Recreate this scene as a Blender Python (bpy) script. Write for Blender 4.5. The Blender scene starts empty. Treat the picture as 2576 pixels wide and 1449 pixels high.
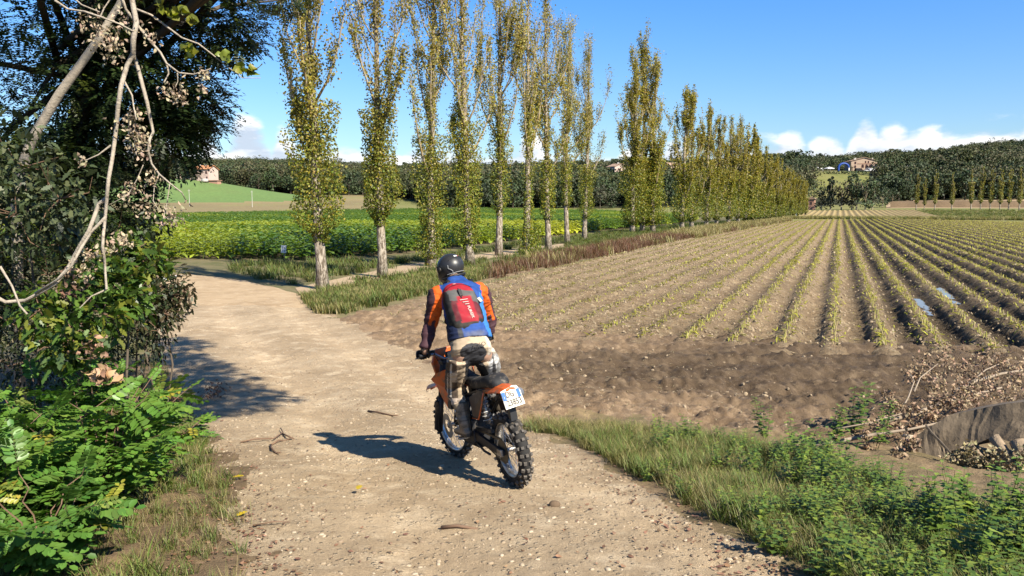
import bpy, bmesh, math, random
import numpy as np
from mathutils import Matrix, Vector
R = math.radians
SC = bpy.context.scene
COL = SC.collection
RNG = np.random.default_rng(7)
random.seed(7)

# ------------------------------------------------------------------ camera
FPX, CX, CY, HORIZON, CAMZ = 2004.0, 1288.0, 724.5, 514.0, 2.45
TH = math.atan((CY - HORIZON) / FPX)
cam_d = bpy.data.cameras.new('camera'); cam_d.lens = 28.0; cam_d.sensor_width = 36.0
cam_d.clip_start = 0.05; cam_d.clip_end = 6000
cam = bpy.data.objects.new('camera', cam_d); COL.objects.link(cam)
cam.location = (0, 0, CAMZ); cam.rotation_euler = (R(90) - TH, 0, 0)
SC.camera = cam

# ------------------------------------------------------------------ sky, sun, exposure
SUN_AZ, SUN_EL = 138.0, 41.0          # clockwise from +Y, elevation
SUNV = Vector((math.sin(R(SUN_AZ)) * math.cos(R(SUN_EL)), math.cos(R(SUN_AZ)) * math.cos(R(SUN_EL)), math.sin(R(SUN_EL))))
sun_d = bpy.data.lights.new('sun', 'SUN'); sun_d.energy = 5.0; sun_d.angle = R(0.53); sun_d.color = (1.0, 0.92, 0.77)
sun = bpy.data.objects.new('sun', sun_d); COL.objects.link(sun)
sun.rotation_euler = SUNV.to_track_quat('Z', 'Y').to_euler(); sun.location = (30, -30, 40)
SC.view_settings.view_transform = 'Standard'; SC.view_settings.look = 'None'
SC.view_settings.gamma = 1.0; SC.view_settings.exposure = 1.45
SC.render.engine = 'CYCLES'
SC.cycles.max_bounces = 6; SC.cycles.diffuse_bounces = 3; SC.cycles.transmission_bounces = 4
SC.cycles.glossy_bounces = 2; SC.cycles.volume_bounces = 0; SC.cycles.transparent_max_bounces = 6
SC.cycles.use_denoising = True

class NT:
    """small helper round a node tree"""
    def __init__(s, tree): s.t = tree; s.n = tree.nodes; s.l = tree.links
    def node(s, typ, **kw):
        n = s.n.new(typ)
        for k, v in kw.items(): setattr(n, k, v)
        return n
    def link(s, a, b): s.l.new(a, b)
    def put(s, sock, v):
        if isinstance(v, bpy.types.NodeSocket): s.l.new(v, sock)
        elif v is not None: sock.default_value = v
    def math(s, op, a, b=None, c=None, clamp=False):
        n = s.node('ShaderNodeMath', operation=op, use_clamp=clamp)
        s.put(n.inputs[0], a)
        if b is not None: s.put(n.inputs[1], b)
        if c is not None: s.put(n.inputs[2], c)
        return n.outputs[0]
    def vmath(s, op, a, b=None):
        n = s.node('ShaderNodeVectorMath', operation=op)
        s.put(n.inputs[0], a)
        if b is not None: s.put(n.inputs[1], b)
        return n.outputs[0] if op not in ('LENGTH', 'DOT_PRODUCT') else n.outputs[1]
    def mix(s, f, a, b, blend='MIX'):
        n = s.node('ShaderNodeMix', data_type='RGBA', blend_type=blend)
        s.put(n.inputs[0], f); s.put(n.inputs[6], a); s.put(n.inputs[7], b)
        return n.outputs[2]
    def noise(s, vec, scale, detail=4, rough=0.55, dist=0.0):
        n = s.node('ShaderNodeTexNoise'); s.put(n.inputs['Vector'], vec)
        n.inputs['Scale'].default_value = scale; n.inputs['Detail'].default_value = detail
        n.inputs['Roughness'].default_value = rough; n.inputs['Distortion'].default_value = dist
        return n.outputs[0]
    def ramp(s, f, a, b, lo=0.0, hi=1.0):
        n = s.node('ShaderNodeMapRange', interpolation_type='SMOOTHSTEP')
        s.put(n.inputs[0], f); s.put(n.inputs[1], a); s.put(n.inputs[2], b)
        n.inputs[3].default_value = lo; n.inputs[4].default_value = hi
        return n.outputs[0]

def c4(c): return (c[0], c[1], c[2], 1.0)
ALB = 0.60          # base colours below are listed relative to white paper in the photograph's exposure

def build_world():
    w = bpy.data.worlds.new('World'); SC.world = w; w.use_nodes = True
    t = NT(w.node_tree); t.n.clear()
    out = t.node('ShaderNodeOutputWorld'); bg = t.node('ShaderNodeBackground'); bg.inputs[1].default_value = 0.050
    sky = t.node('ShaderNodeTexSky', sky_type='NISHITA'); sky.sun_disc = False
    sky.sun_elevation = R(SUN_EL); sky.sun_rotation = R(SUN_AZ); sky.air_density = 1.0; sky.dust_density = 0.35; sky.ozone_density = 2.2
    tc = t.node('ShaderNodeTexCoord'); v = tc.outputs['Generated']
    sep = t.node('ShaderNodeSeparateXYZ'); t.put(sep.inputs[0], v)
    x, y, z = sep.outputs
    az = t.math('ARCTAN2', x, y)                       # 0 straight ahead, + to the right
    el = t.math('ARCSINE', z)
    comb = t.node('ShaderNodeCombineXYZ'); t.put(comb.inputs[0], t.math('MULTIPLY', az, 0.85)); t.put(comb.inputs[1], t.math('MULTIPLY', el, 1.9))
    uv = comb.outputs[0]
    n1 = t.noise(uv, 9.0, 7, 0.58, 0.15)
    n2 = t.noise(t.vmath('ADD', uv, (0.012, 0.02, 0.0)), 9.0, 7, 0.58, 0.15)
    big = t.noise(t.vmath('MULTIPLY', uv, (1.0, 0.0, 0.0)), 3.3, 2, 0.5)
    # cumulus tops: how high the bank stands in each direction
    top = t.math('MULTIPLY_ADD', t.ramp(big, 0.38, 0.66), 0.030, 0.054)
    bumps = [(-0.318, 0.098, 0.045), (-0.365, 0.090, 0.04), (-0.275, 0.084, 0.03), (0.335, 0.084, 0.04), (0.368, 0.089, 0.04), (0.412, 0.097, 0.03), (0.44, 0.090, 0.04), (0.48, 0.087, 0.05), (0.53, 0.087, 0.06), (0.585, 0.096, 0.06), (-0.118, 0.076, 0.04), (0.026, 0.092, 0.03), (-0.054, 0.079, 0.04), (0.15, 0.086, 0.035), (0.20, 0.086, 0.035)]
    for (a, h, wd) in bumps:
        g = t.math('POWER', 2.718, t.math('MULTIPLY', t.math('POWER', t.math('DIVIDE', t.math('SUBTRACT', az, a), wd), 2.0), -1.0))
        top = t.math('MAXIMUM', top, t.math('MULTIPLY', g, h))
    dens = t.math('ADD', t.math('MULTIPLY', t.math('SUBTRACT', t.math('MULTIPLY', top, 1.0), el), 26.0), t.math('MULTIPLY', t.math('SUBTRACT', n1, 0.5), 2.3))
    mask = t.ramp(dens, -0.08, 0.42)
    low = t.ramp(el, -0.02, 0.0)
    mask = t.math('MULTIPLY', mask, low)
    lit = t.math('MULTIPLY_ADD', t.math('SUBTRACT', n1, n2), 5.5, 0.62)
    lit = t.math('ADD', lit, t.math('MULTIPLY', t.math('SUBTRACT', el, 0.075), 9.0), clamp=True)
    ccol = t.mix(lit, c4((4.8, 5.5, 6.6)), c4((9.3, 9.2, 9.1)))
    hz = t.ramp(el, 0.0, 0.30)
    skyc = t.mix(1.0, sky.outputs[0], t.mix(hz, c4((0.84, 0.98, 1.14)), c4((0.50, 0.99, 1.54))), 'MULTIPLY')
    col = t.mix(t.math('MULTIPLY', mask, 0.94), skyc, ccol)
    t.put(bg.inputs[0], col); t.link(bg.outputs[0], out.inputs[0])
build_world()

# ------------------------------------------------------------------ maths
def smooth(t): t = np.clip(t, 0, 1); return t * t * (3 - 2 * t)
def _hash(ix, iy, s):
    h = (ix.astype(np.int64) * 374761393 + iy.astype(np.int64) * 668265263 + int(s) * 1442695041) & 0x7fffffff
    h = ((h ^ (h >> 13)) * 1274126177) & 0x7fffffff
    h = (h ^ (h >> 16)) & 0xffff
    return h / 65535.0
def vnoise(x, y, s=0):
    x = np.asarray(x, float); y = np.asarray(y, float)
    ix = np.floor(x); iy = np.floor(y); fx = x - ix; fy = y - iy
    fx = fx * fx * (3 - 2 * fx); fy = fy * fy * (3 - 2 * fy)
    a = _hash(ix, iy, s); b = _hash(ix + 1, iy, s); c = _hash(ix, iy + 1, s); d = _hash(ix + 1, iy + 1, s)
    return (a * (1 - fx) + b * fx) * (1 - fy) + (c * (1 - fx) + d * fx) * fy
def fbm(x, y, s=0, o=4, g=0.5):
    r = 0; a = 1; n = 0
    for k in range(o):
        r = r + a * vnoise(x * 2 ** k + 17 * k, y * 2 ** k - 9 * k, s + k); n += a; a *= g
    return r / n

def ray(px, py):
    dx = (px - CX) / FPX; dy = (CY - py) / FPX
    return np.array((dx, math.cos(TH) + dy * math.sin(TH), -math.sin(TH) + dy * math.cos(TH)))
def at_depth(px, py, dep):          # world point seen at a pixel, a given distance along the view axis
    return np.array((0, 0, CAMZ)) + ray(px, py) * dep
FIELD = -0.623
PXA = [-300, 300, 750, 900, 1020, 1120, 1500, 1700, 1900, 2050, 2200, 2300, 2600, 2900]
FOOTY = [500, 500, 497, 490, 500, 522, 524, 520, 516, 520, 512, 505, 503, 503]
FOOTD = [420, 430, 430, 450, 440, 330, 330, 340, 360, 360, 400, 440, 460, 460]
RPX = [-300, 100, 400, 700, 1000, 1300, 1600, 1900, 2000, 2200, 2300, 2450, 2600, 2900]
RIDY = [412, 412, 414, 410, 420, 416, 410, 408, 407, 401, 397, 386, 379, 374]
def knoll(x, y):
    dx = x + 157; dy = y - 372
    sx = np.where(dx < 0, 34.0, 46.0); sy = np.where(dy < 0, 36.0, 40.0)
    return 9.6 * np.exp(-(dx / sx) ** 2 - (dy / sy) ** 2)
VX, VY = 213.0, 482.0
def terrace(x, y):
    dx = x - VX; dy = y - VY
    return 8.0 * np.exp(-(dx / 70) ** 4 - (dy / 42) ** 4)
def ground_z(x, y):
    x = np.asarray(x, float); y = np.asarray(y, float)
    z = 0.307 - 0.93 * smooth((y - 2.5) / 11)
    d = np.hypot(x, y); px = CX + FPX * x / np.maximum(y, 1.0)
    D1 = np.interp(px, PXA, FOOTD); zf = CAMZ + (HORIZON - np.interp(px, PXA, FOOTY)) / FPX * D1
    zr = CAMZ + (HORIZON - np.interp(px, RPX, RIDY)) / FPX * 950 - 10.5
    t1 = np.clip((d - 200) / (D1 - 200), 0, 1); t2 = np.clip((d - D1) / (950 - D1), 0, 1)
    far = (zf - FIELD) * t1 ** 1.5 + (zr - zf) * t2 ** 0.9
    z = z + np.where(d > 200, far, 0)
    z = z + np.where(d > 250, knoll(x, y) + terrace(x, y), 0)
    return z
_TT = 2.0 * (2500 / 2.0) ** np.linspace(0, 1, 500)
def G(px, py, it=30):               # the point of the ground seen at a pixel of the photograph
    r = ray(px, py)
    if py > 600:
        z = 0.0
        for k in range(it):
            t = (z - CAMZ) / r[2]; p = r * t; z = float(ground_z(p[0], p[1]))
        return np.array((r[0] * t, r[1] * t, z))
    h = CAMZ + r[2] * _TT - ground_z(r[0] * _TT, r[1] * _TT); k = np.nonzero(h < 0)[0]
    if not len(k): t = 900.0
    else:
        a, b = _TT[max(k[0] - 1, 0)], _TT[k[0]]
        for _ in range(20):
            t = (a + b) / 2
            if CAMZ + r[2] * t - float(ground_z(r[0] * t, r[1] * t)) < 0: b = t
            else: a = t
    return np.array((r[0] * t, r[1] * t, float(ground_z(r[0] * t, r[1] * t))))
ROW_AZ = math.atan2(*ray(2113, HORIZON)[:2])
EU = np.array((math.sin(ROW_AZ), math.cos(ROW_AZ))); EV = np.array((math.cos(ROW_AZ), -math.sin(ROW_AZ)))
def uv_of(x, y): return x * EU[0] + y * EU[1], x * EV[0] + y * EV[1]
def xy_of(u, v): return u * EU[0] + v * EV[0], u * EU[1] + v * EV[1]
def inside(poly, x, y):
    r = np.zeros(np.shape(x), bool); n = len(poly); j = n - 1
    for i in range(n):
        xi, yi = poly[i]; xj, yj = poly[j]
        c = ((yi > y) != (yj > y)) & (x < (xj - xi) * (y - yi) / (yj - yi + 1e-12) + xi)
        r ^= c; j = i
    return r
def gpoly(pts): return [tuple(G(a, b)[:2]) for a, b in pts]

# ------------------------------------------------------------------ objects
def link(o, parent=None):
    COL.objects.link(o)
    if parent is not None: o.parent = parent
    return o
def tag(o, label=None, cat=None, group=None, kind=None):
    if label: o['label'] = label
    if cat: o['category'] = cat
    if group: o['group'] = group
    if kind: o['kind'] = kind
    return o
def empty(name, loc=(0, 0, 0), rz=0.0, label=None, cat=None, group=None):
    o = bpy.data.objects.new(name, None); o.empty_display_size = 0.2; link(o); o.location = loc; o.rotation_euler = (0, 0, rz)
    return tag(o, label, cat, group)
def mesh_np(name, V, F, col=None, sm=False):
    """F: list of int arrays (n,k) or one array; col per vertex"""
    me = bpy.data.meshes.new(name)
    if not isinstance(F, list): F = [F]
    F = [np.asarray(f) for f in F if len(f)]
    V = np.asarray(V, np.float32)
    nl = sum(f.size for f in F); nf = sum(len(f) for f in F)
    me.vertices.add(len(V)); me.vertices.foreach_set('co', V.ravel())
    me.loops.add(nl); me.loops.foreach_set('vertex_index', np.concatenate([f.ravel() for f in F]).astype(np.int32))
    tot = np.concatenate([np.full(len(f), f.shape[1], np.int32) for f in F])
    st = np.concatenate([[0], np.cumsum(tot)[:-1]]).astype(np.int32)
    me.polygons.add(nf); me.polygons.foreach_set('loop_start', st)
    if sm: me.polygons.foreach_set('use_smooth', np.ones(nf, bool))
    if col is not None:
        a = me.color_attributes.new('Col', 'FLOAT_COLOR', 'POINT')
        c = np.ones((len(V), 4), np.float32); c[:, :3] = np.asarray(col)[:, :3]
        a.data.foreach_set('color', c.ravel())
    me.update(calc_edges=True)
    return me
def obj(name, me, mat=None, parent=None):
    o = bpy.data.objects.new(name, me)
    if mat is not None and len(me.materials) == 0: me.materials.append(mat)
    return link(o, parent)

class MB:
    """collects shapes; build() links them as one mesh object"""
    def __init__(s): s.v = []; s.f = []; s.c = []
    def add(s, V, F, c=(1, 1, 1)):
        b = len(s.v); s.v.extend([tuple(p) for p in V]); s.f.extend([tuple(i + b for i in f) for f in F])
        if len(np.shape(c)) == 1: s.c.extend([tuple(c)] * len(V))
        else: s.c.extend([tuple(k) for k in c])
        return s
    def box(s, c, d, rot=None, col=(1, 1, 1), taper=1.0):
        hx, hy, hz = d[0] / 2, d[1] / 2, d[2] / 2
        V = [Vector((sx * hx * (taper if sz > 0 else 1), sy * hy * (taper if sz > 0 else 1), sz * hz)) for sz in (-1, 1) for sy in (-1, 1) for sx in (-1, 1)]
        if rot is not None: V = [rot @ v for v in V]
        V = [v + Vector(c) for v in V]
        return s.add(V, [(0, 2, 3, 1), (4, 5, 7, 6), (0, 1, 5, 4), (2, 6, 7, 3), (0, 4, 6, 2), (1, 3, 7, 5)], col)
    def tube(s, P, r, n=6, col=(1, 1, 1), cap=True, flat=1.0):
        P = [Vector(p) for p in P]; m = len(P)
        if not hasattr(r, '__len__'): r = [r] * m
        V = []; up = None
        for i in range(m):
            t = (P[min(i + 1, m - 1)] - P[max(i - 1, 0)]).normalized()
            if up is None: up = t.orthogonal().normalized()
            a = (up - t * up.dot(t))
            a = a.normalized() if a.length > 1e-6 else t.orthogonal().normalized()
            up = a; b = t.cross(a)
            for k in range(n):
                q = 2 * math.pi * k / n
                V.append(P[i] + (a * math.cos(q) + b * math.sin(q) * flat) * r[i])
        F = [(i * n + k, i * n + (k + 1) % n, (i + 1) * n + (k + 1) % n, (i + 1) * n + k) for i in range(m - 1) for k in range(n)]
        if cap: F += [tuple(range(n - 1, -1, -1)), tuple((m - 1) * n + k for k in range(n))]
        return s.add(V, F, col)
    def loft(s, secs, col=(1, 1, 1), cap=True):
        """secs: lists of points, all of one length"""
        n = len(secs[0]); V = [p for q in secs for p in q]; m = len(secs)
        F = [(i * n + k, i * n + (k + 1) % n, (i + 1) * n + (k + 1) % n, (i + 1) * n + k) for i in range(m - 1) for k in range(n)]
        if cap: F += [tuple(range(n - 1, -1, -1)), tuple((m - 1) * n + k for k in range(n))]
        return s.add(V, F, col)
    def lathe(s, prof, n=24, axis='x', col=(1, 1, 1), closed=False, c=(0, 0, 0)):
        """prof: (radius, along axis)"""
        V = []
        for (r, a) in prof:
            for k in range(n):
                q = 2 * math.pi * k / n; u, w = r * math.cos(q), r * math.sin(q)
                V.append(Vector(c) + (Vector((a, u, w)) if axis == 'x' else Vector((u, w, a)) if axis == 'z' else Vector((u, a, w))))
        m = len(prof); F = []
        for i in range(m if closed else m - 1):
            j = (i + 1) % m
            F += [(i * n + k, i * n + (k + 1) % n, j * n + (k + 1) % n, j * n + k) for k in range(n)]
        return s.add(V, F, col)
    def prism(s, poly, ax, a0, a1, col=(1, 1, 1)):
        """poly in the two other axes, extruded along axis ax (0,1,2)"""
        n = len(poly); V = []
        for a in (a0, a1):
            for (p, q) in poly: V.append((a, p, q) if ax == 0 else (p, a, q) if ax == 1 else (p, q, a))
        F = [tuple(range(n - 1, -1, -1)), tuple(range(n, 2 * n))] + [(k, (k + 1) % n, n + (k + 1) % n, n + k) for k in range(n)]
        return s.add(V, F, col)
    def mesh(s, name, sm=False, fix=True):
        me = bpy.data.meshes.new(name); me.from_pydata(s.v, [], s.f)
        a = me.color_attributes.new('Col', 'FLOAT_COLOR', 'POINT')
        a.data.foreach_set('color', np.array([(c[0], c[1], c[2], 1) for c in s.c], np.float32).ravel())
        if fix:
            bm = bmesh.new(); bm.from_mesh(me); bmesh.ops.recalc_face_normals(bm, faces=bm.faces); bm.to_mesh(me); bm.free()
        if sm: me.polygons.foreach_set('use_smooth', np.ones(len(me.polygons), bool))
        me.update(); return me
    def build(s, name, mat, parent=None, sm=False, bevel=0.0, auto=None):
        o = obj(name, s.mesh(name, sm), mat, parent)
        if bevel:
            b = o.modifiers.new('b', 'BEVEL'); b.width = bevel; b.segments = 2; b.limit_method = 'ANGLE'; b.angle_limit = R(35)
        if auto is not None:
            o.data.polygons.foreach_set('use_smooth', np.ones(len(o.data.polygons), bool)); o.data.set_sharp_from_angle(angle=R(auto))
        return o
def copy_tree(o, parent=None):
    c = o.copy(); link(c)
    if parent is not None: c.parent = parent; c.matrix_parent_inverse = o.matrix_parent_inverse.copy()
    for ch in list(o.children): copy_tree(ch, c)
    return c

# ------------------------------------------------------------------ materials
MATS = {}
def mat(name, col=(0.5, 0.5, 0.5), rough=0.8, spec=0.3, metal=0.0, attr=False, var=0.0, vscale=20.0, bump=0.0, bscale=60.0, bdist=0.01, dirt=None, dirt_amt=0.0, dirt_scale=6.0, coat=0.0):
    if name in MATS: return MATS[name]
    m = bpy.data.materials.new(name); m.use_nodes = True; t = NT(m.node_tree)
    b = t.n['Principled BSDF']
    tc = t.node('ShaderNodeTexCoord').outputs['Object']
    if attr:
        a = t.node('ShaderNodeVertexColor'); a.layer_name = 'Col'; c = a.outputs[0]
        if col != (0.5, 0.5, 0.5): c = t.mix(1.0, c, c4(col), 'MULTIPLY')
    else:
        n = t.node('ShaderNodeRGB'); n.outputs[0].default_value = c4(col); c = n.outputs[0]
    if var:
        f = t.noise(tc, vscale, 5, 0.6)
        g = t.math('MULTIPLY_ADD', t.math('SUBTRACT', f, 0.5), var * 2, 1.0)
        h = t.node('ShaderNodeCombineColor'); [t.put(h.inputs[k], g) for k in range(3)]
        c = t.mix(1.0, c, h.outputs[0], 'MULTIPLY')
    if dirt is not None:
        f = t.noise(tc, dirt_scale, 6, 0.65, 0.3)
        f = t.ramp(f, 0.62 - dirt_amt * 0.3, 0.80 - dirt_amt * 0.3)
        c = t.mix(t.math('MULTIPLY', f, 0.9), c, c4(dirt))
    if metal < 0.5: c = t.mix(1.0, c, c4((ALB, ALB, ALB)), 'MULTIPLY')
    t.put(b.inputs['Base Color'], c); b.inputs['Roughness'].default_value = rough; b.inputs['Metallic'].default_value = metal
    b.inputs['Specular IOR Level'].default_value = spec; b.inputs['Coat Weight'].default_value = coat
    if bump:
        f = t.noise(tc, bscale, 5, 0.6); bn = t.node('ShaderNodeBump'); bn.inputs['Strength'].default_value = bump; bn.inputs['Distance'].default_value = bdist
        t.put(bn.inputs['Height'], f); t.link(bn.outputs[0], b.inputs['Normal'])
    MATS[name] = m; return m
def leaf_mat(name, trans=0.35, rough=0.5, gain=(1, 1, 1), tgain=(1.15, 1.2, 0.5), var=0.25, vscale=1.5):
    """foliage: colour from the leaf itself, some light passing through"""
    if name in MATS: return MATS[name]
    m = bpy.data.materials.new(name); m.use_nodes = True; t = NT(m.node_tree); t.n.clear()
    out = t.node('ShaderNodeOutputMaterial'); b = t.node('ShaderNodeBsdfPrincipled'); tr = t.node('ShaderNodeBsdfTranslucent'); mx = t.node('ShaderNodeMixShader')
    a = t.node('ShaderNodeVertexColor'); a.layer_name = 'Col'
    tc = t.node('ShaderNodeTexCoord').outputs['Object']
    oi = t.node('ShaderNodeObjectInfo').outputs['Random']
    f = t.math('ADD', t.noise(tc, vscale, 2), t.math('MULTIPLY', oi, 0.25))
    g = t.math('MULTIPLY_ADD', t.math('SUBTRACT', f, 0.62), var * 2, 1.0)
    h = t.node('ShaderNodeCombineColor'); [t.put(h.inputs[k], g) for k in range(3)]
    c = t.mix(1.0, t.mix(1.0, a.outputs[0], c4([k * ALB for k in gain]), 'MULTIPLY'), h.outputs[0], 'MULTIPLY')
    t.put(b.inputs['Base Color'], c); b.inputs['Roughness'].default_value = rough; b.inputs['Specular IOR Level'].default_value = 0.35
    t.put(tr.inputs[0], t.mix(1.0, c, c4(tgain), 'MULTIPLY'))
    mx.inputs[0].default_value = trans
    t.link(b.outputs[0], mx.inputs[1]); t.link(tr.outputs[0], mx.inputs[2]); t.link(mx.outputs[0], out.inputs[0])
    MATS[name] = m; return m
def soil_mat(name, cols, scales, rough=0.95, bump=0.5, bscale=40, bdist=0.02, attr=False, stone=0.0, stone_col=(0.5, 0.45, 0.38), fleck=None):
    """ground: three colours broken up at three scales, with fine relief"""
    if name in MATS: return MATS[name]
    m = bpy.data.materials.new(name); m.use_nodes = True; t = NT(m.node_tree); b = t.n['Principled BSDF']
    tc = t.node('ShaderNodeTexCoord').outputs['Object']
    n1 = t.noise(tc, scales[0], 5, 0.6, 0.4); n2 = t.noise(tc, scales[1], 6, 0.65); n3 = t.noise(tc, scales[2], 5, 0.7)
    c = t.mix(t.ramp(n1, 0.35, 0.65), c4(cols[0]), c4(cols[1]))
    c = t.mix(t.ramp(n2, 0.48, 0.70), c, c4(cols[2]))
    if attr:
        a = t.node('ShaderNodeVertexColor'); a.layer_name = 'Col'; c = t.mix(1.0, c, a.outputs[0], 'MULTIPLY')
    g = t.math('MULTIPLY_ADD', t.math('SUBTRACT', n3, 0.5), 0.9, 1.0)
    h = t.node('ShaderNodeCombineColor'); [t.put(h.inputs[k], g) for k in range(3)]
    c = t.mix(1.0, c, h.outputs[0], 'MULTIPLY')
    hgt = t.math('ADD', t.math('MULTIPLY', n3, 0.6), t.noise(tc, bscale, 6, 0.7))
    if stone:
        vo = t.node('ShaderNodeTexVoronoi', feature='F1'); t.put(vo.inputs['Vector'], t.vmath('ADD', tc, (0, 0, 0))); vo.inputs['Scale'].default_value = 22.0
        vo.inputs['Randomness'].default_value = 1.0
        s1 = t.node('ShaderNodeSeparateColor'); t.put(s1.inputs[0], vo.outputs['Color'])
        pick = t.ramp(s1.outputs[0], 1.0 - stone, 1.0 - stone + 0.02)
        blob = t.math('MULTIPLY', t.ramp(vo.outputs['Distance'], 0.38, 0.22), pick)
        c = t.mix(t.math('MULTIPLY', blob, 0.75), c, t.mix(s1.outputs[1], c4(stone_col), c4([k * 0.55 for k in stone_col])))
        hgt = t.math('ADD', hgt, t.math('MULTIPLY', blob, 1.2))
    if fleck is not None:
        nf = t.noise(tc, 130.0, 3, 0.7, 1.2); c = t.mix(t.math('MULTIPLY', t.ramp(nf, 0.60, 0.66), 0.6), c, c4(fleck))
    c = t.mix(1.0, c, c4((ALB, ALB, ALB)), 'MULTIPLY')
    t.put(b.inputs['Base Color'], c); b.inputs['Roughness'].default_value = rough; b.inputs['Specular IOR Level'].default_value = 0.15
    bn = t.node('ShaderNodeBump'); bn.inputs['Strength'].default_value = bump; bn.inputs['Distance'].default_value = bdist
    t.put(bn.inputs['Height'], hgt); t.link(bn.outputs[0], b.inputs['Normal'])
    MATS[name] = m; return m

def scatter(name, pts, protos, label, cat, scale, rot, tilt=None, kind='stuff', group=None):
    """one stuff object: points that carry instances of the prototype meshes, chosen at random"""
    n = len(pts); me = bpy.data.meshes.new(name); me.vertices.add(n); me.vertices.foreach_set('co', np.asarray(pts, np.float32).ravel())
    for nm, typ, arr in (('sc', 'FLOAT_VECTOR', scale), ('rt', 'FLOAT_VECTOR', rot)):
        a = me.attributes.new(nm, typ, 'POINT'); a.data.foreach_set('vector', np.asarray(arr, np.float32).ravel())
    a = me.attributes.new('pk', 'INT', 'POINT'); a.data.foreach_set('value', RNG.integers(0, len(protos), n).astype(np.int32))
    o = obj(name, me); tag(o, label, cat, group, kind)
    ng = bpy.data.node_groups.new(name, 'GeometryNodeTree')
    ng.interface.new_socket('Geometry', in_out='INPUT', socket_type='NodeSocketGeometry'); ng.interface.new_socket('Geometry', in_out='OUTPUT', socket_type='NodeSocketGeometry')
    N = ng.nodes; L = ng.links
    gi = N.new('NodeGroupInput'); go = N.new('NodeGroupOutput')
    iop = N.new('GeometryNodeInstanceOnPoints'); g2i = N.new('GeometryNodeGeometryToInstance')
    for p in reversed(protos):
        oi = N.new('GeometryNodeObjectInfo'); oi.inputs['Object'].default_value = p; oi.inputs['As Instance'].default_value = True; L.new(oi.outputs['Geometry'], g2i.inputs[0])
    def na(nm, dt):
        k = N.new('GeometryNodeInputNamedAttribute'); k.data_type = dt; k.inputs[0].default_value = nm; return k.outputs[0]
    L.new(gi.outputs[0], iop.inputs['Points']); L.new(g2i.outputs[0], iop.inputs['Instance']); iop.inputs['Pick Instance'].default_value = True
    L.new(na('pk', 'INT'), iop.inputs['Instance Index']); L.new(na('sc', 'FLOAT_VECTOR'), iop.inputs['Scale'])
    e2r = N.new('FunctionNodeEulerToRotation'); L.new(na('rt', 'FLOAT_VECTOR'), e2r.inputs[0]); L.new(e2r.outputs[0], iop.inputs['Rotation'])
    L.new(iop.outputs[0], go.inputs[0])
    md = o.modifiers.new('scatter', 'NODES'); md.node_group = ng
    return o
def proto(name, me, m):
    o = bpy.data.objects.new(name, me)
    if len(me.materials) == 0: me.materials.append(m)
    return o
# ------------------------------------------------------------------ the land
TRACK = gpoly([(300, 705), (360, 686), (480, 689), (600, 702), (740, 736), (800, 772), (850, 802), (960, 860), (1120, 925), (1250, 1003), (1335, 1076), (1400, 1100), (1500, 1155), (1700, 1265), (1850, 1350), (2010, 1449), (2350, 1700)]) + [(4.6, 1.0), (-3.4, 1.0)] + gpoly([(560, 1700), (610, 1449), (600, 1300), (575, 1200), (520, 1100), (450, 1000), (400, 900), (372, 790)])
MUD = gpoly([(1335, 1076), (1250, 1003), (1120, 925), (960, 860), (850, 802), (930, 782), (1250, 740), (2000, 740), (2750, 760), (2750, 985), (2560, 1015), (2330, 1120), (2050, 1112), (1800, 1078), (1600, 1042), (1430, 1042)])
FIELD_P = gpoly([(930, 800), (960, 778), (1250, 694), (1500, 645), (1700, 604), (1850, 578), (1985, 556), (2100, 552), (2300, 553), (2576, 560), (2800, 565), (2900, 700), (2900, 900), (2500, 905), (2100, 890), (1700, 870), (1350, 855), (1100, 830)])
TOBACCO_P = gpoly([(150, 668), (390, 655), (560, 652), (760, 656), (1000, 640), (1250, 612), (1500, 582), (1720, 562), (1760, 552), (1500, 536), (1200, 530), (700, 541), (200, 544), (-300, 548), (-300, 668)])
PATH_P = gpoly([(760, 745), (880, 716), (1010, 690), (1120, 668), (1250, 648), (1420, 622), (1420, 612), (1240, 634), (1090, 655), (980, 672), (850, 700), (740, 722)])
def soft(poly, x, y, r):
    m = np.zeros(np.shape(x))
    for a in range(8):
        for k in (0.45, 1.0): m += inside(poly, x + r * k * math.cos(a * math.pi / 4), y + r * k * math.sin(a * math.pi / 4))
    return m / 16
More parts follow.
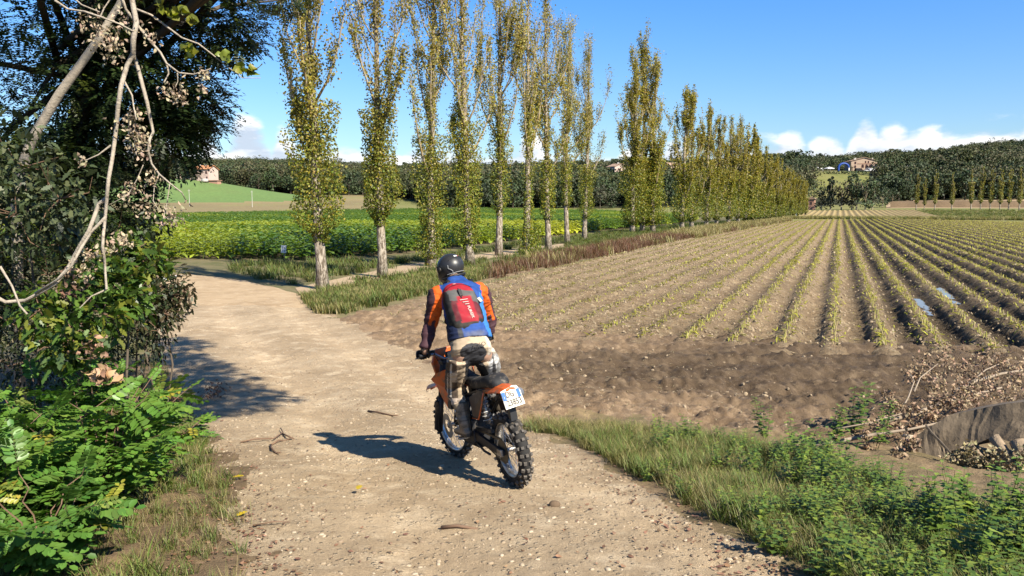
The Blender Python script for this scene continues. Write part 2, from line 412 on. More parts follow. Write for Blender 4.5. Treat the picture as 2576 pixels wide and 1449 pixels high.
def disp_near(x, y):
    mt = soft(TRACK, x, y, 0.5); mm = soft(MUD, x, y, 0.45) * (1 - mt * 0.6)
    d = np.hypot(x, y)
    z = (fbm(x * 1.1, y * 1.1, 3, 4) - 0.5) * 0.10 * (1 - 0.45 * mt)
    z += mt * ((fbm(x * 9, y * 9, 31, 3) - 0.5) * 0.030)
    # wheel ruts along the track
    w = x * 0.914 + y * 0.405 + 0.25 * np.sin(y * 0.35)
    for c_, wd in ((1.75, 0.28), (3.55, 0.30)): z -= mt * 0.035 * np.exp(-((w - c_) / wd) ** 2) * (0.6 + 0.6 * vnoise(y * 0.9, w * 0, 18))
    z += mt * 0.030 * np.exp(-((w - 2.65) / 0.35) ** 2)
    cl = np.abs(fbm(x * 7, y * 7, 11, 3, 0.6) - 0.5) * 2; cl2 = fbm(x * 2.6, y * 2.6, 12, 4, 0.6)
    z += mm * ((0.5 - cl) * 0.11 + (cl2 - 0.5) * 0.26 - np.abs(fbm(x * 15, y * 15, 13, 2) - 0.5) * 0.06)
    band = np.sin((y * 0.985 + x * 0.05) * 5.2 + fbm(x, y, 15) * 2.5)
    z += mm * band * 0.045
    # tractor lug marks inside the wheelings
    lug = np.sin(x * 34 + np.sin(y * 3) * 1.2) * np.clip(band * 1.2, 0, 1) * vnoise(x * 0.7, y * 1.5, 44)
    z += mm * lug * 0.030
    z += (1 - mt) * (1 - mm) * (fbm(x * 3.5, y * 3.5, 8, 3) - 0.5) * 0.10
    flat = np.exp(-((x + 0.25) / 1.0) ** 2 - ((y - 7.4) / 1.4) ** 2)           # pressed smooth where the bike stands
    z *= (1 - 0.93 * flat)
    return z * smooth((27 - d) / 5)
def furrow_amp(v): return 0.040 + 0.120 * smooth((v + 6) / 8)
ROWSP = 1.03
def field_h(u, v):
    ph = v / ROWSP + 0.06 * (fbm(u * 0.15, v * 0 + np.round(v / ROWSP), 61, 2) - 0.5)
    c = np.cos(2 * math.pi * ph); a = furrow_amp(v)
    prof = np.sign(c) * np.abs(c) ** 0.75
    h = a * (0.85 * prof + 0.05)
    h = h + 0.012 * np.sin(u * 46) * np.clip(-c, 0, 1) * (vnoise(u * 0.4, v * 0 + np.floor(v / ROWSP), 63) > 0.35) * (u < 45)
    h = h + (fbm(u * 1.6, v * 2.5, 62, 3) - 0.5) * 0.11 + (np.abs(fbm(u * 8, v * 8, 66, 3) - 0.5) - 0.15) * 0.17 * np.clip(1.6 - u / 60, 0.2, 1)
    h = h - np.abs(fbm(u * 17, v * 17, 67, 2) - 0.5) * 0.085 * (u < 28)
    return h
def field_z(u, v):
    x, y = xy_of(u, v)
    return ground_z(x, y) + field_h(u, v) * smooth(soft(FIELD_P, x, y, 0.9)) + 0.01
def lower_under_field(x, y):
    return -0.42 * (soft(FIELD_P, x, y, 1.3) > 0.97)

def polar(d0, d1, nd, a0, a1, na, geo=True):
    dd = d0 * (d1 / d0) ** np.linspace(0, 1, nd) if geo else np.linspace(d0, d1, nd)
    aa = np.radians(np.linspace(a0, a1, na)); D, A = np.meshgrid(dd, aa, indexing='ij')
    x = D * np.sin(A); y = D * np.cos(A); i = np.arange(nd * na).reshape(nd, na)
    F = np.stack([i[:-1, :-1], i[:-1, 1:], i[1:, 1:], i[1:, :-1]], -1).reshape(-1, 4)
    return x.ravel(), y.ravel(), F[:, ::-1]
def split(x, y, z, F, reg, names, col=None):
    """faces of one sheet handed out to the pieces of ground they belong to"""
    V = np.stack([x, y, z], -1)
    for k, (nm, m) in names.items():
        f = F[reg == k]
        if not len(f): continue
        u, inv = np.unique(f, return_inverse=True)
        o = obj(nm, mesh_np(nm, V[u], inv.reshape(f.shape), None if col is None else col.get(k, col[0])[u], sm=True), m); o['kind'] = 'structure'

M_TRACK = soil_mat('track_dirt', ((0.60, 0.46, 0.30), (0.47, 0.35, 0.22), (0.72, 0.575, 0.395)), (0.8, 3.0, 48.0), bump=1.0, bscale=95, bdist=0.018, stone=0.46, stone_col=(0.66, 0.53, 0.37), fleck=(0.17, 0.12, 0.08), attr=True)
M_MUD = soil_mat('mud_soil', ((0.105, 0.068, 0.040), (0.155, 0.104, 0.063), (0.225, 0.157, 0.097)), (1.3, 5.0, 30.0), rough=0.75, bump=0.9, bscale=45, bdist=0.03, fleck=(0.40, 0.32, 0.2), attr=True)
M_VERGE = soil_mat('verge_soil', ((0.27, 0.19, 0.11), (0.19, 0.15, 0.075), (0.33, 0.24, 0.14)), (1.5, 6.0, 40.0), bump=0.6, fleck=(0.30, 0.2, 0.11))
M_BANK = soil_mat('bank_soil', ((0.16, 0.11, 0.065), (0.20, 0.14, 0.08), (0.28, 0.19, 0.11)), (1.5, 6.0, 40.0), bump=0.7, fleck=(0.28, 0.17, 0.10))
M_STRIP = soil_mat('strip_soil', ((0.13, 0.13, 0.05), (0.20, 0.17, 0.085), (0.26, 0.20, 0.11)), (0.4, 2.0, 15.0), bump=0.4)
M_PATHG = soil_mat('path_dirt', ((0.48, 0.36, 0.23), (0.42, 0.305, 0.19), (0.53, 0.41, 0.27)), (0.5, 3.0, 25.0), bump=0.4)
M_TOBS = soil_mat('tobacco_soil', ((0.15, 0.11, 0.07), (0.18, 0.14, 0.08), (0.12, 0.12, 0.05)), (0.5, 3.0, 20.0), bump=0.4)
M_FIELD = soil_mat('field_soil', ((0.325, 0.235, 0.142), (0.235, 0.165, 0.098), (0.46, 0.36, 0.225)), (0.8, 4.0, 26.0), bump=1.0, bscale=24, bdist=0.07, attr=True, stone=0.30, stone_col=(0.56, 0.46, 0.33), fleck=(0.5, 0.42, 0.25))
M_FIELD2 = soil_mat('far_field_soil', ((0.42, 0.33, 0.185), (0.36, 0.27, 0.15), (0.48, 0.40, 0.2)), (0.05, 0.3, 3.0), bump=0.2, attr=True)
M_MEADOW = soil_mat('meadow_grass', ((0.19, 0.20, 0.06), (0.26, 0.24, 0.09), (0.16, 0.18, 0.05)), (0.02, 0.12, 1.4), bump=0.3, bscale=3, bdist=0.2)
M_GREEN = soil_mat('green_crop', ((0.14, 0.225, 0.07), (0.16, 0.245, 0.075), (0.15, 0.215, 0.07)), (0.01, 0.06, 0.9), bump=0.2, bscale=3, bdist=0.1)
M_BROWN = soil_mat('brown_stubble', ((0.30, 0.235, 0.115), (0.25, 0.20, 0.10), (0.27, 0.25, 0.10)), (0.012, 0.05, 0.8), bump=0.2, bscale=2, bdist=0.1)
M_TAN = soil_mat('tan_field', ((0.46, 0.33, 0.2), (0.42, 0.30, 0.18), (0.50, 0.37, 0.22)), (0.02, 0.06, 0.8), bump=0.1)
M_WOODF = soil_mat('wood_floor', ((0.04, 0.045, 0.02), (0.055, 0.055, 0.025), (0.06, 0.06, 0.03)), (0.05, 0.2, 2.0), bump=0.2)

def build_land():
    # near ground, fine enough for clods and ruts
    x, y, F = polar(2.0, 27, 640, -62, 62, 560)
    z = ground_z(x, y) + disp_near(x, y) + lower_under_field(x, y)
    w = x * 0.914 + y * 0.405 + 0.25 * np.sin(y * 0.35); rut = np.exp(-((w - 1.75) / 0.34) ** 2) + np.exp(-((w - 3.55) / 0.36) ** 2); wet = np.clip(smooth((x + 2.5) / 4.5) * np.exp(-((y - 14.9 + 0.10 * x) / 2.0) ** 2) * 1.15 + 0.60 * smooth((x - 2.2) / 3), 0, 1); wet = wet * (0.75 + 0.5 * fbm(x * 0.7, y * 1.4, 29, 3)); dry = np.clip(1 - wet, 0, 1)
    k = 0.90 + 0.17 * rut - 0.12 * (1 - soft(TRACK, x, y, 0.9)) + 0.12 * (fbm(x * 0.9, y * 0.9, 27, 3) - 0.5); col = np.stack([k, k * 0.985, k * 0.96], -1); k2 = 0.84 + 1.2 * dry; tr_ = np.clip(soft(TRACK, x, y, 0.9), 0, 1)[:, None]; col = {0: col, 4: np.stack([k2, k2 * 1.02, k2 * 1.02], -1) * (1 + 0.20 * tr_)}
    jx = x + (fbm(x * 2, y * 2, 71, 3) - 0.5) * 0.7; jy = y + (fbm(x * 2, y * 2, 75, 3) - 0.5) * 0.7
    fx = jx[F].mean(1); fy = jy[F].mean(1)
    reg = np.zeros(len(F), int)
    tr = inside(TRACK, fx, fy); mu = inside(MUD, fx, fy) | inside(FIELD_P, fx, fy)
    reg[(fx > 0.2) & (fy < 14)] = 1
    reg[(fx <= 0.2) & (fy < 15.5)] = 2
    reg[(fy >= 14) & (reg == 0)] = 3
    reg[mu] = 4; reg[tr] = 0
    reg[(reg == 0) & ~tr] = 3
    split(x, y, z, F, reg, {0: ('dirt_track', M_TRACK), 1: ('verge_ground', M_VERGE), 2: ('bank_ground', M_BANK), 3: ('grass_strip_ground', M_STRIP), 4: ('mud_headland', M_MUD)}, col)
    # the plain
    x, y, F = polar(27, 200, 120, -62, 62, 260)
    z = ground_z(x, y) + lower_under_field(x, y)
    fx = x[F].mean(1); fy = y[F].mean(1); u, v = uv_of(fx, fy)
    reg = np.full(len(F), 0)
    reg[fx * 1.0 > fy * 0.02] = 0
    reg[inside(TOBACCO_P, fx, fy)] = 1
    reg[(fy > 120) & (u > 150) & (v > -12)] = 2
    reg[(v < -30) & (fy > 130) & (~inside(TOBACCO_P, fx, fy))] = 4
    split(x, y, z, F, reg, {0: ('strip_ground', M_STRIP), 1: ('tobacco_ground', M_TOBS), 2: ('meadow', M_MEADOW), 4: ('stubble_meadow', M_BROWN)})
    def ribbon(name, A, B, m, rows=90, cols=12):
        A = np.array(gpoly(A)); B = np.array(gpoly(B)); ta = np.linspace(0, 1, len(A)); tb_ = np.linspace(0, 1, len(B)); t = np.linspace(0, 1, rows); V = []
        for i in range(rows):
            a = np.array([np.interp(t[i], ta, A[:, k]) for k in (0, 1)]); b = np.array([np.interp(t[i], tb_, B[:, k]) for k in (0, 1)]); w = 0.10 * (float(vnoise(np.array(t[i] * 40), np.array(0.5), 3)) - 0.5)
            for j in range(cols):
                s = j / (cols - 1); p = a + (b - a) * (s * (1 + 2 * w) - w); V.append((p[0], p[1], float(ground_z(p[0], p[1])) + (0.016 if 0 < j < cols - 1 else -0.03)))
        F = np.array([(i * cols + j, i * cols + j + 1, (i + 1) * cols + j + 1, (i + 1) * cols + j) for i in range(rows - 1) for j in range(cols - 1)]); o = obj(name, mesh_np(name, V, F, sm=True), m); o['kind'] = 'structure'
    ribbon('sandy_path', [(740, 722), (850, 700), (980, 672), (1090, 655), (1240, 634), (1420, 612)], [(760, 748), (880, 716), (1010, 690), (1120, 668), (1250, 648), (1420, 622)], M_PATHG)
    M_BEND = soil_mat('track_dirt_bend', ((0.52, 0.38, 0.23), (0.41, 0.29, 0.17), (0.60, 0.46, 0.295)), (0.8, 3.0, 40.0), bump=0.6, bscale=75, bdist=0.02, stone=0.3, stone_col=(0.62, 0.5, 0.35))
    ribbon('dirt_track_bend', [(200, 690), (360, 684), (480, 687), (600, 700), (700, 722), (790, 752)], [(200, 775), (360, 775), (480, 775), (600, 775), (700, 775), (800, 775)], M_BEND)
    # valley sides and wooded hills
    x, y, F = polar(200, 1700, 120, -62, 62, 340)
    z = ground_z(x, y)
    fx = x[F].mean(1); fy = y[F].mean(1); px = CX + FPX * fx / np.maximum(fy, 1); d = np.hypot(fx, fy)
    D1 = np.interp(px, PXA, FOOTD)
    reg = np.where(d > D1, 0, 1)
    reg[(px > 980) & (d <= D1)] = 2
    reg[(px > 2230) & (d > 318) & (d <= D1)] = 3
    kn = knoll(fx, fy)
    reg[(kn > 0.75) & (px < 780) & (d < 415)] = 4
    reg[(px > 2020) & (px < 2185) & (d > 405) & (d < 560)] = 5
    split(x, y, z, F, reg, {0: ('hill', M_WOODF), 1: ('valley_field', M_BROWN), 2: ('valley_meadow', M_MEADOW), 3: ('ploughed_hill_field', M_TAN), 4: ('green_knoll', M_GREEN), 5: ('villa_lawn', M_MEADOW)})

def build_field():
    for nm_, uu, vv in (('crop_field', np.arange(9.0, 27.01, 0.05), np.arange(-22, 15, 0.057)), ('crop_field_far', np.concatenate([np.arange(27, 50, 0.16), np.arange(50, 110, 0.45), np.arange(110, 190, 1.2)]), np.arange(-27, 40, 0.1285))): field_sheet(nm_, uu, vv)
    field_rest()
def field_sheet(nm_, uu, vv):
    U, V = np.meshgrid(uu, vv, indexing='ij'); nu, nv = U.shape
    x, y = xy_of(U.ravel(), V.ravel()); s = soft(FIELD_P, x, y, 0.9)
    h = field_h(U.ravel(), V.ravel())
    z = ground_z(x, y) + np.where(s > 0, h * smooth(s) - 0.12 * (1 - smooth(s * 1.6)), -0.35) + 0.006
    i = np.arange(nu * nv).reshape(nu, nv)
    F = np.stack([i[:-1, :-1], i[:-1, 1:], i[1:, 1:], i[1:, :-1]], -1).reshape(-1, 4)
    F = F[(s[F].max(1) > 0.0)]
    # moist soil: furrow bottoms right of the dry stony rows
    v = V.ravel(); wet = smooth((v + 1.0) / 3.0) * smooth((0.05 - h) / 0.12) * 0.46 + 0.22 * smooth((v + 0.5) / 4)
    start = smooth((17 - U.ravel()) / 5) * 0.22
    k = 1 - wet - start + 0.28 * (fbm(U.ravel() * 0.35, V.ravel() * 0.6, 83, 4) - 0.5) + 0.08 * smooth((-v - 3) / 5); col = np.stack([k, k * 0.985, k * 0.97], -1)
    used, inv = np.unique(F, return_inverse=True)
    o = obj(nm_, mesh_np(nm_, np.stack([x, y, z], -1)[used], inv.reshape(F.shape), col[used], sm=True), M_FIELD); o['kind'] = 'structure'
def field_rest():
    # the paler ridged field beyond the hedge
    uu = np.arange(196, 290, 1.0); vv = np.arange(-12, 22, 0.26)
    U, V = np.meshgrid(uu, vv, indexing='ij'); nu, nv = U.shape; x, y = xy_of(U.ravel(), V.ravel())
    c = np.cos(2 * math.pi * V.ravel() / 1.55); z = ground_z(x, y) + 0.16 + 0.13 * c
    i = np.arange(nu * nv).reshape(nu, nv); F = np.stack([i[:-1, :-1], i[:-1, 1:], i[1:, 1:], i[1:, :-1]], -1).reshape(-1, 4)
    k = 0.86 + 0.22 * c; col = np.stack([k, k * 0.97, k * 0.8], -1)
    o = obj('stubble_field', mesh_np('stubble_field', np.stack([x, y, z], -1), F, col, sm=True), M_FIELD2); o['kind'] = 'structure'
    # water standing in the furrows
    m = bpy.data.materials.new('puddle_water'); m.use_nodes = True; t = NT(m.node_tree); b = t.n['Principled BSDF']
    b.inputs['Base Color'].default_value = (0.14, 0.105, 0.075, 1); b.inputs['Roughness'].default_value = 0.06; b.inputs['IOR'].default_value = 1.33
    for (px, py, L, dz) in ((2310, 762, 4.4, -0.103), (2390, 735, 5.6, -0.10), (2415, 882, 0.9, -0.07), (2560, 890, 1.2, -0.07), (2480, 720, 5.0, -0.09)):
        p = G(px, py); u, v = uv_of(p[0], p[1]); v = (np.floor(v / ROWSP) + 0.5) * ROWSP
        us = np.linspace(u - L / 2, u + L / 2, 14); w = 0.46 * np.sin(np.linspace(0.12, math.pi - 0.12, 14)) ** 0.5
        P = []
        for k in range(14):
            for sgn in (-1, 1):
                X, Y = xy_of(us[k], v + sgn * w[k]); P.append((X, Y, FIELD + dz))
        F = np.array([(2 * k, 2 * k + 1, 2 * k + 3, 2 * k + 2) for k in range(13)])
        o = obj('puddle', mesh_np('puddle', P, F), m); o['kind'] = 'structure'
build_land(); build_field()
# ------------------------------------------------------------------ foliage helpers
def unit(n, rng):
    d = rng.normal(size=(n, 3)); return d / np.linalg.norm(d, axis=1, keepdims=True)
def leaf_quads(C, size, col, rng, asp=0.75, flat=0.0):
    """one rhombic leaf at every point"""
    n = len(C); d = unit(n, rng); d[:, 2] *= (1 - flat); d /= np.linalg.norm(d, axis=1, keepdims=True)
    w = np.cross(d, unit(n, rng) * (1 - flat) + np.array((0, 0, flat))); w /= np.linalg.norm(w, axis=1, keepdims=True) + 1e-9
    s = (np.asarray(size) * np.ones(n))[:, None] / 2
    V = np.stack([C - d * s, C + w * s * asp - d * s * 0.15, C + d * s, C - w * s * asp - d * s * 0.15], 1).reshape(-1, 3)
    F = np.arange(4 * n).reshape(n, 4)
    return V, F, np.repeat(col, 4, 0)
def join(parts):
    V = []; F3 = []; F4 = []; Cc = []; b = 0
    for (v, f, c) in parts:
        V.append(v); Cc.append(c); f = np.asarray(f)
        (F4 if f.shape[1] == 4 else F3).append(f + b); b += len(v)
    Fs = []
    if F3: Fs.append(np.concatenate(F3))
    if F4: Fs.append(np.concatenate(F4))
    return np.concatenate(V), Fs, np.concatenate(Cc)
def sticks(P0, P1, r0, r1, n=3, col=(0.4, 0.36, 0.3)):
    """many straight tapered sticks at once"""
    m = len(P0); d = P1 - P0; d = d / (np.linalg.norm(d, axis=1, keepdims=True) + 1e-9)
    a = np.cross(d, np.where(np.abs(d[:, 2:3]) < 0.9, np.array([[0, 0, 1.0]]), np.array([[1.0, 0, 0]]))); a /= np.linalg.norm(a, axis=1, keepdims=True); b = np.cross(d, a)
    V = []
    for (P, r) in ((P0, r0), (P1, r1)):
        rr = (np.asarray(r) * np.ones(m))[:, None]
        for k in range(n):
            q = 2 * math.pi * k / n; V.append(P + (a * math.cos(q) + b * math.sin(q)) * rr)
    V = np.stack(V, 1).reshape(-1, 3); base = (np.arange(m) * 2 * n)[:, None]
    F = np.concatenate([base + np.array([k, (k + 1) % n, n + (k + 1) % n, n + k]) for k in range(n)])
    c = np.tile(np.asarray(col, float), (len(V), 1)) if np.ndim(col) == 1 else np.repeat(col, 2 * n, 0)
    return V, F, c
def vary(base, n, rng, amt=0.25, hue=0.12):
    c = np.tile(np.asarray(base, float), (n, 1)) * (1 + (rng.random((n, 1)) - 0.5) * 2 * amt)
    return np.clip(c * (1 + (rng.random((n, 3)) - 0.5) * 2 * hue), 0.003, 1)

def bark_mat(name, a, b, c):
    m = bpy.data.materials.new(name); m.use_nodes = True; t = NT(m.node_tree); bs = t.n['Principled BSDF']; tc = t.node('ShaderNodeTexCoord').outputs['Object']; st = t.vmath('MULTIPLY', tc, (1.0, 1.0, 0.22)); fl = t.vmath('MULTIPLY', tc, (1.0, 1.0, 2.2))
    n1 = t.noise(st, 16, 5, 0.65, 0.5); n2 = t.noise(fl, 3.2, 6, 0.7, 0.8); n3 = t.noise(tc, 1.1, 3)
    col = t.mix(t.ramp(n1, 0.40, 0.60), c4(b), c4(a)); col = t.mix(t.ramp(n2, 0.56, 0.66), col, c4(b)); col = t.mix(t.math('MULTIPLY', t.ramp(n3, 0.5, 0.7), 0.6), col, c4(c)); col = t.mix(1.0, col, c4((ALB, ALB, ALB)), 'MULTIPLY')
    t.put(bs.inputs['Base Color'], col); bs.inputs['Roughness'].default_value = 0.9; bs.inputs['Specular IOR Level'].default_value = 0.2
    bn = t.node('ShaderNodeBump'); bn.inputs['Strength'].default_value = 1.0; bn.inputs['Distance'].default_value = 0.05; t.put(bn.inputs['Height'], t.math('ADD', n1, t.math('MULTIPLY', n2, 0.5))); t.link(bn.outputs[0], bs.inputs['Normal']); return m
M_BARK = bark_mat('poplar_bark', (0.56, 0.48, 0.38), (0.15, 0.115, 0.08), (0.36, 0.27, 0.14))
M_LIMB = mat('limb_bark', (0.42, 0.35, 0.25), 0.9, var=0.4, vscale=3.0, dirt=(0.36, 0.24, 0.07), dirt_amt=0.55, dirt_scale=1.2)
M_DARKBARK = mat('dark_bark', (0.12, 0.095, 0.07), 0.95, var=0.5, vscale=8, bump=0.6, bscale=30)
L_POP = leaf_mat('poplar_leaf', 0.42, 0.5, var=0.35, vscale=0.9)
L_TREE = leaf_mat('tree_leaf', 0.12, 0.7, var=0.35, vscale=0.35)

# ------------------------------------------------------------------ the wood on the hills
def wood_tree(seed, kind=0):
    rng = np.random.default_rng(seed); parts = []
    n = 760; lob = 11
    cen = np.stack([rng.normal(0, 0.20, lob), rng.normal(0, 0.20, lob), rng.uniform(0.40, 0.85, lob)], -1); rad = rng.uniform(0.16, 0.27, lob)
    if kind == 1: cen[:, 2] = np.linspace(0.35, 0.95, lob); rad = np.linspace(0.24, 0.07, lob); cen[:, :2] *= 0.3
    if kind == 2: cen[:, :2] *= 1.25; cen[:, 2] = rng.uniform(0.3, 0.75, lob)
    k = rng.integers(0, lob, n); d = unit(n, rng); C = cen[k] + d * (rad[k] * rng.uniform(0.75, 1.05, n))[:, None]
    base = [(0.066, 0.088, 0.026), (0.050, 0.074, 0.028), (0.088, 0.100, 0.032), (0.10, 0.098, 0.042), (0.056, 0.082, 0.032)][seed % 5]
    col = vary(base, n, rng, 0.35) 
    parts.append(leaf_quads(C, rng.uniform(0.045, 0.085, n), col, rng, 0.9))
    parts.append(sticks(np.array([[0, 0, -0.1]]), np.array([[0, 0, 0.6]]), 0.022, 0.008, 5, (0.1, 0.085, 0.065)))
    V, F, c = join(parts); return mesh_np('wood_tree', V, F, c)
WOOD = [proto('wood_tree', wood_tree(11 + k, (0, 0, 0, 2, 0, 1)[k]), L_TREE) for k in range(6)]
def build_wood():
    rng = np.random.default_rng(5); P = []
    for (n, e0, e1) in ((4200, 0, 70), (4200, 60, 200), (7200, 180, 640)):
        px = rng.uniform(-500, 3050, n); az = np.arctan((px - CX) / FPX); d = np.interp(px, PXA, FOOTD) + e0 + (e1 - e0) * rng.random(n) ** 0.8
        P.append(np.stack([np.sin(az) * d, np.cos(az) * d, px, d], -1))
    P = np.concatenate(P); x, y, px, d = P.T
    ok = (knoll(x, y) < 1.0) | (d > 440)
    ok &= ~((px > 2010) & (px < 2225) & (d < 600) & (d > 395))
    ok &= ~((px > 2255) & (px < 2300) & (d < 545) & (d > 480))
    ok &= ~((np.abs(px - 1556) < 26) & (d < 492)); ok &= ~((np.abs(px - 1700) < 24) & (d < 455) & (d > 300))
    ok &= ~((px < 640) & (px > 430) & (d < 425))
    ok &= ~((px > 2010) & (px < 2210) & (d < 400))
    x, y, px, d = x[ok], y[ok], px[ok], d[ok]
    n = len(x); s = rng.uniform(7.0, 14.5, n) ** 1.0 * np.where(d > 900, 1.0, 1.0)
    z = ground_z(x, y)
    sc = np.stack([s * rng.uniform(0.85, 1.25, n), s * rng.uniform(0.85, 1.25, n), s * rng.uniform(0.85, 1.1, n)], -1)
    rt = np.zeros((n, 3)); rt[:, 2] = rng.random(n) * 6.28
    scatter('forest', np.stack([x, y, z - 0.3], -1), WOOD, 'dark green wood covering the hills', 'forest', sc, rt)
build_wood()
ORD = ['first', 'second', 'third', 'fourth', 'fifth', 'sixth', 'seventh', 'eighth', 'ninth', 'tenth', 'eleventh', 'twelfth', 'thirteenth', 'fourteenth', 'fifteenth', 'sixteenth', 'seventeenth', 'eighteenth', 'nineteenth', 'twentieth', 'twenty-first', 'twenty-second', 'twenty-third', 'twenty-fourth', 'twenty-fifth', 'twenty-sixth', 'twenty-seventh', 'twenty-eighth', 'twenty-ninth', 'thirtieth', 'thirty-first', 'thirty-second']

def round_tree(seed, loc, h, w, base, label, name='broadleaf_tree', group=None, n=900, leaf=0.11, kind=0, cat='tree', bare=0.0):
    rng = np.random.default_rng(seed); root = empty(name, loc, 0, label, cat, group)
    lob = 13; cen = np.stack([rng.normal(0, 0.23, lob) * w, rng.normal(0, 0.23, lob) * w, rng.uniform(0.16, 0.84, lob) * h], -1); rad = rng.uniform(0.16, 0.25, lob) * (w + h) / 2
    if kind == 1: cen[:, 2] = np.linspace(0.22, 0.93, lob) * h; rad = np.linspace(0.42, 0.10, lob) * w; cen[:, :2] *= 0.4
    k = rng.integers(0, lob, n); C = cen[k] + unit(n, rng) * (rad[k] * rng.uniform(0.6, 1.05, n))[:, None]
    C[:, 2] = np.maximum(C[:, 2], 0.06 * h)
    V, F, c = leaf_quads(C, leaf * h * rng.uniform(0.6, 1.1, n), vary(base, n, rng, 0.4), rng, 0.85)
    obj('crown', mesh_np('crown', V, F, c), L_TREE, root)
    mb = MB(); mb.tube([(0, 0, -0.3), (0.02 * h, 0, 0.3 * h), (0, 0.02 * h, 0.7 * h)], [0.022 * h, 0.016 * h, 0.006 * h], 6)
    for q in range(7):
        a = q * 0.9 + rng.random(); z0 = h * rng.uniform(0.2, 0.5); mb.tube([(0, 0, z0), (math.cos(a) * w * 0.2, math.sin(a) * w * 0.2, z0 + h * 0.2), (math.cos(a) * w * 0.33, math.sin(a) * w * 0.33, z0 + h * 0.38)], [0.009 * h, 0.006 * h, 0.002 * h], 4)
    mb.build('trunk', M_LIMB if bare else M_DARKBARK, root)
    return root
def P_at(px, d):
    az = math.atan((px - CX) / FPX); x, y = math.sin(az) * d, math.cos(az) * d
    return np.array((x, y, float(ground_z(x, y))))
def dist_for(px, py, d0=200, d1=600):
    for d in np.arange(d0, d1, 1.0):
        p = P_at(px, d)
        if HORIZON - (p[2] - CAMZ) / p[1] * FPX <= py: return d
    return d1
def build_edge_trees():
    k = 0
    for (px, dd, h, w, b, kd) in ((300, -6, 11, 8, (0.07, 0.085, 0.03), 0), (560, 22, 7, 9, (0.05, 0.075, 0.025), 0), (600, 14, 8, 9, (0.075, 0.095, 0.03), 0), (655, -6, 10, 9, (0.05, 0.075, 0.028), 0), (690, -8, 13, 9, (0.05, 0.08, 0.025), 0), (735, -8, 12, 9, (0.055, 0.085, 0.03), 0),
                                 (880, -8, 13, 10, (0.045, 0.07, 0.025), 0), (915, -8, 12, 9, (0.06, 0.085, 0.03), 0), (1010, -6, 12, 9, (0.10, 0.10, 0.05), 0), (1135, -5, 12, 8, (0.06, 0.08, 0.03), 0), (1218, -5, 10, 7, (0.05, 0.07, 0.03), 0), (1290, -5, 11, 8, (0.05, 0.075, 0.03), 0), (1400, -6, 11, 8, (0.045, 0.07, 0.025), 0), (1508, -8, 9, 8, (0.085, 0.085, 0.05), 0), (1540, -6, 7, 6, (0.06, 0.085, 0.035), 0), (1690, -8, 9, 5, (0.045, 0.07, 0.03), 1),
                                 (2255, -4, 12, 9, (0.04, 0.065, 0.025), 0), (2290, -4, 14, 10, (0.05, 0.075, 0.03), 0), (2350, -6, 15, 11, (0.055, 0.08, 0.03), 0), (2420, -6, 15, 12, (0.045, 0.072, 0.028), 0), (2500, -8, 14, 11, (0.05, 0.078, 0.03), 0), (2550, -6, 12, 10, (0.055, 0.08, 0.03), 0), (2440, -14, 3.2, 5, (0.05, 0.09, 0.03), 0), (2340, -12, 3.0, 5, (0.06, 0.11, 0.03), 0)):
        d = float(np.interp(px, PXA, FOOTD)) + dd; p = P_at(px, d)
        round_tree(100 + k, p, h, w, b, ORD[k] + ' tree from the left along the foot of the wood', 'oak_tree', 'trees along the foot of the wood', 520, 0.10, kd); k += 1
    k = 0
    for (px, d, h, w, b, kd, lab) in ((2085, 300, 12, 4.2, (0.028, 0.045, 0.02), 1, 'dark narrow conifer beyond the far ridged field'), (2062, 302, 9, 4, (0.09, 0.095, 0.05), 0, 'thin grey-green tree left of the dark conifer'), (2112, 304, 11, 6, (0.12, 0.11, 0.055), 0, 'tan-brown feathery tree right of the dark conifer'), (2138, 300, 10, 5, (0.10, 0.09, 0.055), 0, 'bare brownish tree among the far thicket'), (2150, 298, 13, 5, (0.06, 0.085, 0.035), 0, 'tall green tree in the middle of the far thicket'), (2172, 296, 12, 6, (0.07, 0.10, 0.04), 0, 'tall light green willow at the end of the ridged field'), (2190, 300, 11, 5, (0.09, 0.10, 0.05), 0, 'pale willow at the right end of the far thicket'), (2215, 330, 8, 7, (0.05, 0.075, 0.03), 0, 'low dark bush right of the far thicket'), (2240, 335, 7, 7, (0.055, 0.08, 0.03), 0, 'rounded bush between the thicket and the thin poplars')):
        round_tree(200 + k, P_at(px, d), h, w, b, lab, 'thicket_tree', 'trees of the far thicket', 520, 0.075, kd, bare=1.0); k += 1
    for (px, d, h, w, b, lab) in ((495, 398, 5.5, 7.5, (0.045, 0.075, 0.03), 'round dark bush in front of the farmhouse'), (475, 396, 4.0, 5, (0.09, 0.075, 0.05), 'brownish shrub beside the farmhouse stairs'), (2214, 506, 8, 8, (0.13, 0.115, 0.085), 'bare brown tree right of the villa'), (2235, 505, 10, 9, (0.12, 0.11, 0.075), 'wide bare tree between the villa and the vans'), (2131, 518, 4, 2.6, (0.09, 0.10, 0.06), 'small pale olive tree left of the villa'), (2250, 560, 12, 9, (0.06, 0.11, 0.035), 'bright green round tree behind the bare trees')):
        round_tree(240 + k, P_at(px, d), h, w, b, lab, 'garden_tree', None, 420, 0.11, 0); k += 1
build_edge_trees()

